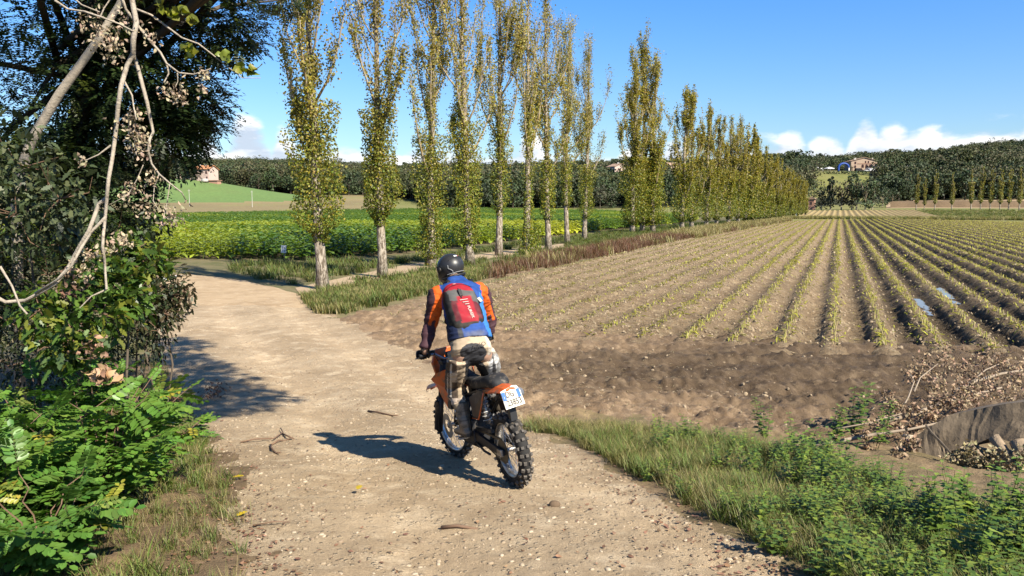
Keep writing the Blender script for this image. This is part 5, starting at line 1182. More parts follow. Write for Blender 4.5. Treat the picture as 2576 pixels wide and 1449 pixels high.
def build_left():
    # ---- the large dark locust tree, its boughs reaching over the track above the picture
    rng = np.random.default_rng(51); base = np.array((-5.2, 9.5, float(ground_z(-5.2, 9.5)))); root = empty('locust_tree', base, 0, 'large dark locust tree filling the upper left, feathery leaves against the sky', 'tree')
    ell = [((350, -190), 9.3, 1.75, 800), ((250, 150), 9.0, 1.15, 620), ((395, 175), 9.2, 0.75, 420), ((480, 262), 9.2, 0.42, 230), ((440, 345), 9.0, 0.36, 170), ((560, 40), 9.3, 0.52, 240), ((60, 300), 8.8, 1.3, 600), ((60, 560), 8.6, 1.1, 480), ((230, 480), 9.4, 0.75, 300), ((-250, 200), 9.0, 1.6, 380), ((-200, 600), 8.5, 1.3, 260), ((310, 330), 9.8, 0.7, 260)]
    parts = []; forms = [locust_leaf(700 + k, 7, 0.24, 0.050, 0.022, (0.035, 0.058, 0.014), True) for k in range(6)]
    def spray(C, r, n, flat=1.0):
        d = unit(n, rng); P = C + d * (r * rng.random(n) ** 0.45)[:, None] * np.array((1, 1, flat))
        for i in range(n):
            q = d[i] * np.array((1, 1, 0.4)) + np.array((0, 0, -0.25)) + rng.normal(0, 0.35, 3); M = np.array(frame_of(q)); v, f, c = forms[int(rng.integers(0, 6))]; s = rng.uniform(0.8, 1.3)
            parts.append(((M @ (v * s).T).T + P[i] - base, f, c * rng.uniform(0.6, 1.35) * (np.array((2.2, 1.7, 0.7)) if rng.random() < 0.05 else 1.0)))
    cents = []
    for (pp, dep, r, n) in ell:
        C = at_depth(pp[0], pp[1], dep); cents.append((C, r)); spray(C, r, int(n * 1.7))
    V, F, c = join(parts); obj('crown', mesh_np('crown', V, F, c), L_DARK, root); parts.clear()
    over = [((-3.2, 7.0, 7.6), 2.0, 420), ((-1.4, 5.9, 7.3), 1.5, 330), ((-4.6, 6.5, 6.6), 1.7, 330), ((0.4, 5.7, 7.0), 0.9, 120), ((1.5, 5.5, 6.7), 0.55, 60), ((-3.4, 5.0, 5.6), 1.0, 160)]
    for (a, b, r, n) in ((470, 950, .55, 170), (530, 968, .50, 150), (590, 980, .40, 110), (650, 992, .30, 70), (710, 1000, .22, 36), (490, 1005, .40, 110), (450, 900, .50, 150), (425, 860, .45, 130), (560, 1018, .26, 50), (640, 1025, .20, 30), (400, 800, .5, 130), (470, 1045, .32, 70), (540, 930, .3, 60), (420, 960, .5, 150), (430, 1040, .4, 100), (470, 870, .45, 120), (520, 1040, .3, 70), (500, 920, .45, 130), (400, 900, .6, 180), (380, 1000, .6, 170), (600, 950, .22, 30)):
        s_ = G(a, b); over.append((tuple(s_ + np.array(SUNV) * ((6.3 - s_[2]) / SUNV.z)), r, n))
    for (C, r, n) in over: spray(np.array(C), r, int(n * 1.3), 0.55); cents.append((np.array(C), r))
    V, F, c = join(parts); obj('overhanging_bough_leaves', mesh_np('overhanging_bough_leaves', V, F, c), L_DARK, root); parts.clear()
    tw = lambda p: Vector(np.array(p) - base)
    MB().tube([tw(base - (0, 0, 0.2)), tw(at_depth(170, 420, 9.3)), tw(at_depth(215, 230, 9.3)), tw(at_depth(250, -60, 9.2)), tw((-3.6, 7.6, 7.4))], [0.17, 0.13, 0.11, 0.08, 0.04], 9).build('trunk', M_DARKBARK, root, sm=True)
    for (C, r) in cents:
        s = at_depth(225, 150, 9.3) + rng.normal(0, 0.2, 3); MB().tube([tw(s), tw((s + C) / 2 + (0, 0, 0.2)), tw(C)], [0.045, 0.03, 0.012], 6).build('bough', M_DARKBARK, root, sm=True)
    # pale leaning trunk of a second, thinner tree
    b2 = at_depth(20, 640, 7.9); b2[2] = float(ground_z(b2[0], b2[1])); r2 = empty('leaning_tree', b2, 0, 'pale thin leaning trunk crossing the dark leaves at upper left', 'tree'); t2 = lambda p: Vector(np.array(p) - b2)
    MB().tube([t2(b2 - (0, 0, .1)), t2(at_depth(40, 470, 7.8)), t2(at_depth(80, 350, 7.7)), t2(at_depth(150, 235, 7.6)), t2(at_depth(238, 112, 7.5)), t2(at_depth(300, 10, 7.5)), t2(at_depth(340, -120, 7.5))], [0.055, 0.05, 0.048, 0.044, 0.038, 0.03, 0.02], 8).build('trunk', M_DEAD, r2, sm=True)
    k = rng.normal(0, 0.3, (160, 3)) + at_depth(330, -160, 7.5); V, F, c = leaf_quads(k - b2, 0.12, vary((0.05, 0.07, 0.02), 160, rng), rng); obj('crown', mesh_np('crown', V, F, c), L_DARK, r2)
    # ---- dead branch with dried leaves hanging in front
    D0 = 5.0; top = at_depth(332, -30, D0); rd = empty('dead_branch', top, 0, 'bare whitish dead branch with dry leaf tufts hanging down at left', 'branch')
    def br(pts, r0, r1, dz=0.0, name='branch'):
        P = [Vector(at_depth(a, b, D0 + dz + 0.06 * math.sin(i * 1.7)) - top) for i, (a, b) in enumerate(pts)]; MB().tube(P, list(np.linspace(r0 * 0.60, r1 * 0.62, len(P))), 7).build(name, M_DEAD, rd, sm=True)
    br([(332, -60), (332, 0), (343, 57), (335, 99), (335, 133), (320, 164), (305, 213), (297, 267), (292, 324), (282, 400), (273, 450), (269, 492), (264, 552), (260, 588), (258, 621), (263, 653), (265, 690), (268, 728)], 0.030, 0.012, 0, 'main_branch')
    br([(335, 138), (341, 152), (354, 198), (370, 259), (379, 305), (385, 332), (376, 351), (373, 381), (381, 412), (400, 438), (427, 461), (457, 484), (469, 507)], 0.024, 0.005, 0.1)
    br([(266, 500), (248, 513), (238, 542), (225, 578), (196, 627), (170, 676), (140, 712), (98, 738), (65, 756), (13, 760), (-60, 720)], 0.022, 0.020, 0.05)
    br([(264, 548), (232, 580), (205, 622), (180, 668), (150, 700), (88, 738)], 0.016, 0.012, -0.05)
    br([(343, 60), (381, 107), (404, 133), (419, 160), (450, 183), (488, 187), (530, 173)], 0.016, 0.006, 0.15)
    br([(343, 23), (381, 38), (457, 95), (499, 110), (534, 137), (572, 168), (610, 196), (656, 196)], 0.013, 0.003, 0.2)
    br([(137, 0), (171, 23), (213, 29), (252, 42), (300, 60), (338, 80)], 0.012, 0.008, -0.1); br([(180, -10), (205, 12), (250, 30)], 0.010, 0.006, -0.1); br([(309, 0), (316, 23), (343, 57)], 0.014, 0.016)
    br([(313, 206), (332, 240), (337, 274), (343, 301)], 0.011, 0.006); br([(278, 366), (248, 389), (213, 404)], 0.010, 0.004); br([(419, 160), (424, 185), (412, 208)], 0.010, 0.007, .15); br([(446, 184), (447, 205), (440, 220)], 0.007, 0.004, .15)
    br([(400, 438), (388, 470), (385, 505), (400, 530)], 0.007, 0.003, .1); br([(360, 415), (345, 450), (322, 490), (275, 515)], 0.005, 0.003); br([(427, 461), (420, 510), (412, 545), (400, 575)], 0.005, 0.003, .1)
    br([(252, 42), (262, 20), (282, -10)], 0.009, 0.006); br([(0, 670), (30, 720), (50, 770), (68, 790)], 0.012, 0.009, -0.3)
    br([(268, 728), (230, 745), (200, 775)], 0.010, 0.005)
    cl = [(229, 57, .13), (244, 76, .13), (312, 53, .12), (300, 62, .1), (267, 114, .12), (290, 133, .12), (377, 84, .10), (385, 100, .09), (280, 95, .1), (431, 236, .11), (453, 240, .10), (416, 245, .08), (328, 305, .11), (343, 335, .13), (351, 377, .10), (396, 412, .08), (381, 450, .09), (332, 473, .07), (366, 522, .11), (389, 530, .10), (438, 534, .12), (440, 548, .08), (318, 495, .05), (245, 604, .10), (294, 608, .10), (317, 611, .08), (209, 686, .10), (229, 696, .10), (215, 640, .08), (512, 190, .05), (508, 225, .05), (178, 40, .06), (206, 402, .05), (340, 290, .07), (355, 350, .09), (225, 665, .09), (260, 630, .08)]
    for (a, b, r) in [q for i_, q in enumerate(cl) if i_ % 4 != 3]:
        V, F, c = curl_clump(rng, at_depth(a, b, D0 + rng.normal(0.03, 0.05)) - top, r * 0.72, int(360 * r) + 5, 0.032, (0.46, 0.36, 0.24)); o = obj('leaf_tuft', mesh_np('leaf_tuft', V, F, c, sm=False), L_DRY, rd); o['kind'] = 'stuff'
    for (a, b) in ((405, 20), (430, 35), (450, 28), (475, 50), (465, 120), (480, 130), (640, 180), (605, 178), (570, 150)):
        V, F, c = curl_clump(rng, at_depth(a, b, D0 + 0.2) - top, 0.035, 6, 0.07, (0.22, 0.24, 0.03), 0.8); o = obj('green_leaf_tuft', mesh_np('green_leaf_tuft', V, F, c), L_ROB, rd)
    # ---- lobed-leaf shrubs between the tree and the track
    def gb(px, py, dep, r): return (at_depth(px, py, dep), r)
    GZ = lambda p: np.array((p[0], p[1], float(ground_z(p[0], p[1]))))
    lobed_bush('maple_bush', 61, [gb(60, 420, 6.6, 0.42), gb(150, 500, 6.4, 0.36), gb(40, 540, 6.3, 0.40), gb(160, 590, 6.6, 0.30), gb(-80, 480, 6.4, 0.5)], 1500, 0.085, [(0.06, 0.085, 0.035), (0.09, 0.12, 0.05), (0.045, 0.065, 0.025), (0.14, 0.16, 0.07)], 'dusty grey-green maple bush at the left edge below the dark tree', mt=L_DARK, base=GZ(at_depth(60, 500, 6.5)))
    lobed_bush('oak_sapling', 62, [gb(330, 665, 6.5, 0.24), gb(290, 720, 6.3, 0.22), gb(375, 650, 6.7, 0.18), gb(220, 700, 6.4, 0.18), gb(180, 845, 5.9, 0.20), gb(145, 880, 5.8, 0.16), gb(330, 745, 6.3, 0.2), gb(260, 790, 6.1, 0.22), gb(100, 780, 6.0, 0.22)], 1500, 0.10, [(0.085, 0.16, 0.025), (0.11, 0.19, 0.03), (0.20, 0.22, 0.03), (0.06, 0.11, 0.02)], 'bright green oak sapling with lobed leaves under the dead branch', 'sapling', L_ROB, base=GZ(at_depth(290, 720, 6.4)))
    lobed_bush('dark_oak_bush', 63, [gb(400, 720, 8.2, 0.30), gb(440, 745, 8.1, 0.20), gb(462, 735, 8.1, 0.10), gb(380, 775, 8.0, 0.32), gb(420, 790, 8.0, 0.16), gb(345, 790, 7.9, 0.30)], 1700, 0.065, [(0.050, 0.068, 0.026), (0.038, 0.055, 0.022), (0.085, 0.085, 0.034), (0.11, 0.08, 0.04)], 'dark brownish oak bush reaching over the left edge of the track', mt=L_DARK, base=GZ(at_depth(370, 780, 8.1)), stems=9)
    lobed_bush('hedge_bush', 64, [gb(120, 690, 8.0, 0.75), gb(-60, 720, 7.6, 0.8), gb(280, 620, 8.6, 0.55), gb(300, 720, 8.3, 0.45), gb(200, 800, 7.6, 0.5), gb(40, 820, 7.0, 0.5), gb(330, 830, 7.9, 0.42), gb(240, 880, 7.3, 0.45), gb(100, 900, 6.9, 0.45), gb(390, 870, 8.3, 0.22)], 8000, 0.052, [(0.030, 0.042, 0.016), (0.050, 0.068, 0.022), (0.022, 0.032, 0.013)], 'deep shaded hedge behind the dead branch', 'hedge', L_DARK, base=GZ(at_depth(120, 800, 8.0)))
    lobed_bush('elm_branch', 66, [gb(350, 545, 9.6, 0.40), gb(320, 590, 9.4, 0.36), gb(355, 620, 9.2, 0.22)], 800, 0.075, [(0.028, 0.045, 0.018), (0.040, 0.060, 0.02)], 'dark leafy branch reaching in front of the tobacco at left', 'bush', L_DARK, base=GZ(at_depth(300, 640, 9.6)))
    # ---- locust shrubs in front
    S = [(1, (-2.85, 4.60), 0.70, 0.62, 18, 'lowest bright green locust shrub in the near left corner'), (2, (-3.35, 5.05), 1.05, 0.75, 18, 'bright green locust shrub at the left edge above the corner one'), (3, (-2.98, 5.55), 1.08, 0.62, 18, 'bright green locust shrub in the middle of the left thicket'), (4, (-3.62, 6.05), 1.35, 0.75, 18, 'locust shrub at the back of the thicket under the oak sapling'), (5, (-3.15, 6.45), 1.0, 0.66, 18, 'locust shrub whose sprigs point out over the track edge'), (6, (-3.7, 5.0), 0.9, 0.8, 12, 'locust shrub cut off by the left border of the view')]
    for (sd, (x, y), h, sp, st, lab) in S:
        z = float(ground_z(x, y)); locust_shrub(400 + sd, (x, y, z - 0.03), h, sp, st, lab, per=15, col=((0.135, 0.26, 0.04), (0.115, 0.235, 0.04), (0.16, 0.285, 0.045))[sd % 3])
    # ---- dried twigs and leaves lying on the left
    for (a, b, dep, r, n, L, col, lab) in ((415, 1035, 0, 0.20, 260, 0.055, (0.24, 0.12, 0.075), 'heap of reddish dried leaves at the left edge of the track'), (540, 1000, 0, 0.20, 150, 0.05, (0.19, 0.10, 0.065), 'dark dried leaves lying in the tree shadow on the track'), (260, 950, 5.6, 0.10, 60, 0.08, (0.55, 0.36, 0.21), 'curled tan dry leaf cluster caught in the locust shrub'), (195, 745, 6.2, 0.18, 120, 0.06, (0.22, 0.13, 0.09), 'brown dry leaf bunch behind the curved dead branch'), (235, 885, 5.8, 0.10, 60, 0.06, (0.42, 0.26, 0.16), 'small tan dry leaf bunch above the curled one')):
        c0 = G(a, b) + np.array((0, 0, r * 0.4)) if dep == 0 else at_depth(a, b, dep); V, F, c = curl_clump(rng, np.zeros(3), r, n, L, col); V[:, 2] = np.maximum(V[:, 2], -r * 0.42); o = obj('dry_leaf_cluster', mesh_np('dry_leaf_cluster', V, F, c), L_DRY); o.location = c0; tag(o, lab, 'dry leaves', 'clusters of dry leaves')
build_left()

# ------------------------------------------------------------------ right side: sawn trunk, cut branches
M_LOG = mat('sawn_wood', (0.20, 0.15, 0.098), 0.8, var=0.6, vscale=5.0, bump=0.7, bscale=22, bdist=0.012, dirt=(0.12, 0.095, 0.07), dirt_amt=0.35, dirt_scale=2.5)
M_ROOT = mat('root_bark', (0.36, 0.27, 0.18), 0.95, var=0.5, vscale=7, bump=0.8, bscale=25, bdist=0.02)
M_CUT = mat('branch_bark', (0.34, 0.27, 0.20), 0.9, var=0.3, vscale=12)
def build_right():
    rng = np.random.default_rng(81)
    # sawn trunk lying on the verge
    prof = [((2292, 1163), 8.464), ((2285, 1140), 8.509), ((2300, 1098), 8.524), ((2345, 1072), 8.448), ((2392, 1042), 8.373), ((2450, 1030), 8.249), ((2500, 1022), 8.139), ((2600, 1008), 7.918), ((2680, 1000), 7.736), ((2680, 1105), 7.608), ((2600, 1118), 7.783), ((2560, 1118), 7.879), ((2500, 1098), 8.047), ((2440, 1122), 8.161), ((2385, 1135), 8.276), ((2372, 1180), 8.252), ((2310, 1188), 8.390)]
    P = [Vector(at_depth(a[0], a[1], d)) for a, d in prof]; c0 = sum(P, Vector()) / len(P); c0.z = float(ground_z(c0.x, c0.y)); root = empty('sawn_trunk', c0, 0, 'grey-brown sawn tree trunk lying at the right edge of the verge', 'log')
    n = len(P); back = Vector((0.55, 0.38, -0.05)); front = [p - c0 for p in P]; mid = [p - c0 + back * 0.5 + Vector((0, 0, 0.02)) for p in P]; bk = [p - c0 + back for p in P]
    bm = bmesh.new(); rings = [[bm.verts.new(v) for v in ring] for ring in (front, mid, bk)]
    f = bm.faces.new(rings[0]); 
    for q in range(2):
        for k in range(n): bm.faces.new((rings[q][k], rings[q][(k + 1) % n], rings[q + 1][(k + 1) % n], rings[q + 1][k]))
    bm.faces.new(list(reversed(rings[2]))); bmesh.ops.triangulate(bm, faces=bm.faces); bmesh.ops.subdivide_edges(bm, edges=bm.edges, cuts=5, use_grid_fill=True)
    fn = (P[0] - P[4]).cross(P[8] - P[4]).normalized()
    for v in bm.verts:
        w = v.co + c0; saw = math.sin((w.x * 0.7 + w.z * 1.3 + 0.15 * math.sin(w.x * 9)) * 75) * 0.004; v.co += fn * (saw + (float(fbm(w.x * 4, w.z * 4 + w.y * 3, 5, 3)) - 0.5) * 0.07)
    bmesh.ops.recalc_face_normals(bm, faces=bm.faces); me = bpy.data.meshes.new('sawn_face'); bm.to_mesh(me); bm.free(); o = obj('sawn_block', me, M_LOG, root)
    for (pts, r0, r1) in (([(2440, 1125, 8.04), (2475, 1160, 7.91), (2490, 1190, 7.84), (2480, 1225, 7.82)], 0.045, 0.02), ([(2560, 1110, 7.77), (2575, 1150, 7.68), (2600, 1180, 7.59), (2660, 1195, 7.43)], 0.075, 0.04), ([(2500, 1100, 7.92), (2530, 1140, 7.80), (2545, 1180, 7.72), (2600, 1215, 7.54)], 0.055, 0.03), ([(2395, 1150, 8.11), (2405, 1185, 8.05), (2395, 1215, 8.03)], 0.03, 0.015), ([(2500, 1150, 7.86), (2540, 1165, 7.75), (2580, 1190, 7.62)], 0.028, 0.015), ([(2460, 1130, 7.98), (2440, 1165, 7.99), (2450, 1200, 7.92)], 0.02, 0.01), ([(2520, 1115, 7.86), (2505, 1160, 7.84), (2520, 1205, 7.75)], 0.022, 0.01)):
        MB().tube([Vector(at_depth(*p)) - c0 for p in pts], list(np.linspace(r0, r1, len(pts))), 8).build('root', M_ROOT, root, sm=True)
    pr_ = [curl_clump(rng, np.array(Vector(at_depth(a, b, 8.2 - 0.8 * (a - 2285) / 335)) - c0), 0.10, 90, 0.05, (0.34, 0.28, 0.15)) for a, b in ((2430, 1135), (2450, 1160), (2480, 1170), (2440, 1190), (2400, 1160), (2510, 1150), (2540, 1180), (2570, 1150), (2490, 1210), (2560, 1215))]; V, F, c = join(pr_); o = obj('dry_moss', mesh_np('dry_moss', V, F, c), L_DRY, root); o['kind'] = 'stuff'
    MB().tube([Vector(at_depth(a, b, d)) - c0 for a, b, d in ((2330, 1070, 8.22), (2345, 1090, 8.14), (2365, 1110, 8.05), (2392, 1140, 7.93))], 0.012, 6).build('twig', M_DARKBARK, root)
    # shaded earth hollow beneath it
    # cut boughs with withered leaves
    def bough(label, pts, r0, clumps, seed, subs=()):
        rg = np.random.default_rng(seed); c = at_depth(*pts[0]); ro = empty('cut_bough', c, 0, label, 'branch', 'cut boughs on the verge')
        MB().tube([Vector(at_depth(*p) - c) for p in pts], list(np.linspace(r0, r0 * 0.4, len(pts))), 7).build('stem', M_CUT, ro, sm=True)
        for s in subs: MB().tube([Vector(at_depth(*p) - c) for p in s], list(np.linspace(0.012, 0.005, len(s))), 6).build('side_twig', M_CUT, ro, sm=True)
        for (a, b, d, r, nn) in clumps:
            V, F, cc = curl_clump(rg, at_depth(a, b, d) - c, r, nn, 0.062, (0.38, 0.265, 0.165), 0.42); o = obj('withered_leaves', mesh_np('withered_leaves', V, F, cc), L_DRY, ro); o['kind'] = 'stuff'
    bough('long thin cut branch lying across the verge toward the sawn trunk', [(2040, 1127, 8.9), (2120, 1108, 8.95), (2200, 1093, 9.0), (2290, 1080, 9.0), (2380, 1060, 9.0)], 0.028, [(2175, 1095, 9.0, .07, 40), (2245, 1070, 9.2, .10, 80), (2300, 1075, 9.2, .12, 110), (2200, 1065, 9.3, .07, 50), (2285, 1120, 8.5, .12, 110), (2180, 1125, 8.7, .06, 40), (2260, 1150, 8.2, .08, 60)], 1, [[(2100, 1080, 9.3), (2180, 1065, 9.4), (2270, 1040, 9.6)]])
    bough('pale cut branch with withered leaves behind the sawn trunk', [(2225, 1060, 9.6), (2290, 1045, 9.8), (2350, 1022, 10.0), (2420, 1000, 10.2), (2520, 975, 10.4)], 0.030, [(2250, 1025, 9.7, .10, 70), (2235, 990, 10.0, .09, 60), (2290, 1035, 9.7, .12, 90), (2365, 1010, 10.0, .14, 130), (2340, 1040, 9.6, .12, 100), (2430, 990, 10.2, .18, 190), (2410, 1020, 9.8, .14, 120)], 2, [[(2260, 1045, 9.7), (2285, 1000, 9.9), (2300, 960, 10.2), (2290, 940, 10.4)]])
    bough('large heap of withered brown leaves on boughs at the right edge', [(2400, 985, 10.4), (2450, 960, 10.6), (2520, 940, 10.8), (2620, 925, 11.0)], 0.03, [(2330, 920, 11.0, .20, 104), (2380, 900, 11.3, .24, 143), (2430, 935, 10.9, .22, 126), (2480, 900, 11.4, .22, 121), (2530, 930, 11.0, .24, 137), (2560, 970, 10.5, .22, 121), (2470, 965, 10.5, .22, 126), (2350, 965, 10.5, .15, 80), (2520, 1000, 10.1, .15, 80), (2300, 945, 10.7, .14, 110), (2600, 940, 10.9, .24, 110)], 3, [[(2440, 965, 10.5), (2480, 930, 10.8), (2540, 905, 11.2)], [(2300, 985, 10.2), (2315, 950, 10.5), (2360, 915, 10.9)]])
    # wood chips
    for (a, b, L, rz, lab) in ((2160, 1078, 0.16, 0.4, 'pale wood chip on the mud beside the thin cut branch'), (2058, 1073, 0.13, 2.0, 'pale wood chip at the upper edge of the verge weeds'), (2300, 1105, 0.3, 0.2, 'pale bark slab beside the point of the sawn trunk')):
        q = G(a, b); o = MB().box((0, 0, 0.02), (L, L * 0.4, 0.03), None, taper=0.8).build('wood_chip', mat('fresh_wood', (0.62, 0.5, 0.36), 0.8, var=0.2), bevel=0.004); o.location = q; o.rotation_euler = (0.1, 0.15, rz); tag(o, lab, 'wood chip')
build_right()

# ------------------------------------------------------------------ things lying on the track
def build_litter():
    rng = np.random.default_rng(91)
    def stick(pts, r, lab, lift=0.012):
        c = G(*pts[0]); P = [Vector(G(a, b) - c) + Vector((0, 0, lift + 0.02 * (k % 2))) for k, (a, b) in enumerate(pts)]; o = MB().tube(P, list(np.linspace(r, r * 0.6, len(P))), 6).build('stick', M_TWIG, None, sm=True); o.location = c + np.array((0, 0, float(disp_near(c[0], c[1])))); tag(o, lab, 'stick', 'sticks on the track')
    stick([(926, 1040), (950, 1046), (985, 1051), (1000, 1055)], 0.014, 'thin dark stick on the track left of the front wheel')
    stick([(680, 1120), (683, 1132), (694, 1140), (706, 1143)], 0.013, 'short hooked twig left of the rider shadow'); stick([(684, 1118), (700, 1112), (715, 1108), (737, 1104)], 0.011, 'pale thin twig above the hooked twig'); stick([(606, 1116), (640, 1112), (690, 1106), (712, 1094), (706, 1080)], 0.010, 'long bent twig at the edge of the tree shadow'); stick([(709, 1092), (722, 1102), (740, 1106)], 0.012, 'stubby twig touching the long bent twig')
    stick([(1110, 1326), (1150, 1328), (1202, 1330)], 0.016, 'short brown stick lying near the bottom of the track'); stick([(640, 1330), (690, 1327), (730, 1322)], 0.006, 'straw-thin twig at the left bottom of the track')
    bm = bmesh.new(); ms = []
    for k in range(4):
        bm = bmesh.new(); bmesh.ops.create_icosphere(bm, subdivisions=2, radius=1.0)
        for v in bm.verts: v.co *= 0.8 + 0.4 * float(vnoise(v.co.x * 1.3 + k * 5, v.co.y * 1.3 + v.co.z * 1.9, 60 + k)); v.co.z *= 0.55
        me = bpy.data.meshes.new('pebble'); bm.to_mesh(me); bm.free(); me.polygons.foreach_set('use_smooth', np.ones(len(me.polygons), bool)); ms.append(me)
    MP = [mat('pebble_stone_%d' % k, c, 0.85, var=0.3, vscale=4) for k, c in enumerate(((0.44, 0.345, 0.235), (0.38, 0.29, 0.19), (0.52, 0.42, 0.30), (0.30, 0.22, 0.145)))]
    for k in range(4): ms[k].materials.append(MP[k])
    x, y = world_pts(TRACK, 20000, rng); d = np.hypot(x, y); ok = (d < 24) & (rng.random(len(x)) < np.clip(8.5 / d, 0.1, 1) ** 1.3) & (y > 3.2); x, y = x[ok], y[ok]; s = 0.004 + 0.018 * rng.random(len(x)) ** 3.2
    z = ground_z(x, y) + disp_near(x, y); px = CX + FPX * x / y; vis = (px > 0) & (px < 2570) & (y > 4.9); key = np.where(vis, s / y, 0); order = np.argsort(-key)
    for i in order[:160]:
        o = obj('pebble', ms[int(rng.integers(0, 4))]); o.location = (x[i], y[i], z[i]); o.scale = (s[i], s[i] * 0.8, s[i]); o.rotation_euler = (0, 0, rng.random() * 6); tag(o, 'small pale pebble lying loose on the dirt track', 'pebble', 'pebbles on the track')
    r = order[160:]; PR = [proto('pebble_form', m, None) for m in ms]
    scatter('gravel', np.stack([x, y, z], -1)[r], PR, 'loose gravel scattered over the dirt track', 'gravel', np.stack([s[r], s[r] * 0.8, s[r]], -1), np.stack([0 * r, 0 * r, rng.random(len(r)) * 6], -1))
    # fallen leaves and chips along the edges
    m = 6000; px = rng.uniform(420, 2300, m); py = rng.uniform(880, 1449, m); Q = np.array([G(a, b, 8) for a, b in zip(px, py)]); x, y = Q[:, 0], Q[:, 1]; e = soft(TRACK, x, y, 0.8); k = (e > 0.02) & (rng.random(m) < np.where(e < 0.85, 0.75, 0.10)); x, y = x[k], y[k]; m = len(x); z = ground_z(x, y) + disp_near(x, y) + 0.012
    V, F, c = curl_clump(rng, np.zeros(3), 0.0, m, 0.042, (0.27, 0.15, 0.09), 0.6); off = np.repeat(np.stack([x, y, z], -1), 7, 0); V = V * np.array((1, 1, 0.35)) + off; o = obj('leaf_litter', mesh_np('leaf_litter', V, F, c), L_DRY); tag(o, 'brown fallen leaves scattered along the edges of the track', 'leaf litter', None, 'stuff')
    for (a, b, lab) in ((613, 1206, 'small bright yellow leaf at the left edge of the track'), (598, 1308, 'yellow leaf in the left grass near the bottom'), (900, 1240, 'single yellow leaf on the dirt left of the rear wheel')):
        q = G(a, b); pts = np.array(lobed(3, 1, 0.09, None, 3, 0.6)); V = np.stack([pts[:, 0] * 1.0, pts[:, 1], 0.012 + 0.3 * np.abs(pts[:, 1])], -1); o = obj('fallen_leaf', mesh_np('fallen_leaf', V, np.arange(len(V))[None], np.tile((0.62, 0.45, 0.02), (len(V), 1))), L_DRY); o.location = q + np.array((0, 0, 0.02)); o.rotation_euler = (0, 0, a); tag(o, lab, 'leaf', 'yellow leaves on the ground')
    # clod lumps on the track
    for (a, b, r_, lab) in ((1050, 1090, 0.03, 'dark clod on the track left of the front wheel shadow'), (1395, 1275, 0.045, 'clod beside the wet patch at the bottom of the track')):
        q = G(a, b); o = obj('earth_clod', ms[3].copy(), None); o.data.materials.clear(); o.data.materials.append(M_MUDCLOD); o.location = q + np.array((0, 0, r_ * 0.3)); o.scale = (r_, r_ * 0.9, r_ * 1.4); tag(o, lab, 'clod')
build_litter()
# ------------------------------------------------------------------ motorcycle
M_TYRE = mat('tyre_rubber', (0.030, 0.028, 0.026), 0.85, 0.25, var=0.3, vscale=30, dirt=(0.20, 0.155, 0.105), dirt_amt=0.25, dirt_scale=14)
M_KNOB = mat('tread_rubber', (0.13, 0.115, 0.10), 0.8, 0.25, var=0.4, vscale=25, dirt=(0.27, 0.215, 0.15), dirt_amt=0.45, dirt_scale=18)
M_RIM = mat('rim_metal', (0.42, 0.41, 0.40), 0.35, 0.5, 0.9, dirt=(0.22, 0.17, 0.11), dirt_amt=0.35, dirt_scale=10)
M_STEEL = mat('dull_steel', (0.38, 0.37, 0.36), 0.4, 0.5, 0.85, dirt=(0.2, 0.15, 0.1), dirt_amt=0.35, dirt_scale=12)
M_DKM = mat('dark_metal', (0.035, 0.035, 0.04), 0.5, 0.4, 0.4, dirt=(0.16, 0.12, 0.08), dirt_amt=0.3, dirt_scale=10)
M_BLKP = mat('black_plastic', (0.014, 0.014, 0.016), 0.5, 0.4, dirt=(0.15, 0.115, 0.08), dirt_amt=0.2, dirt_scale=8)
M_ORG = mat('orange_plastic', (0.75, 0.13, 0.015), 0.38, 0.5, var=0.12, vscale=8, dirt=(0.24, 0.14, 0.08), dirt_amt=0.42, dirt_scale=11)
M_SEAT = mat('seat_vinyl', (0.020, 0.020, 0.022), 0.7, 0.3, bump=0.4, bscale=160, bdist=0.002, dirt=(0.20, 0.165, 0.125), dirt_amt=0.4, dirt_scale=13)
M_SPANEL = mat('side_panel_dirty', (0.11, 0.075, 0.05), 0.6, 0.3, dirt=(0.20, 0.15, 0.10), dirt_amt=0.4, dirt_scale=8)
M_PLATE = mat('plate_white', (0.50, 0.465, 0.40), 0.45, dirt=(0.42, 0.34, 0.24), dirt_amt=0.25, dirt_scale=14)
M_PBLUE = mat('plate_blue', (0.01, 0.13, 0.55), 0.6)
M_INK = mat('plate_ink', (0.03, 0.025, 0.02), 0.6)
M_CLEAR = mat('plate_holder', (0.55, 0.52, 0.47), 0.35, dirt=(0.3, 0.25, 0.18), dirt_amt=0.4, dirt_scale=20)
M_CHAIN = mat('chain_steel', (0.10, 0.085, 0.06), 0.5, 0.5, 0.7)
LEAN = 8.0
BO = np.array((0.05, 6.73, float(ground_z(0.05, 6.73)) )); BF = np.array((-0.548, 8.07, float(ground_z(-0.548, 8.07))))
_f = BF - BO; _f /= np.linalg.norm(_f); _l = np.array((-_f[1], _f[0], 0)); _l /= np.linalg.norm(_l); _r = -_l; _u = np.cross(_r, _f); _a = R(LEAN)
BUP = _u * math.cos(_a) + _l * math.sin(_a); BRT = _r * math.cos(_a) + _u * math.sin(_a)
MBIKE = Matrix(((BRT[0], _f[0], BUP[0], BO[0]), (BRT[1], _f[1], BUP[1], BO[1]), (BRT[2], _f[2], BUP[2], BO[2] + 0.0), (0, 0, 0, 1)))
def loc_of(px, py, yl):
    """bike-frame point seen at a pixel, at a given station along the bike"""
    ra = ray(px, py); c = np.array((0, 0, CAMZ)); t = (yl - np.dot(c - BO, _f)) / np.dot(ra, _f); d = c + ra * t - BO
    return Vector((float(np.dot(d, BRT)), float(yl), float(np.dot(d, BUP))))
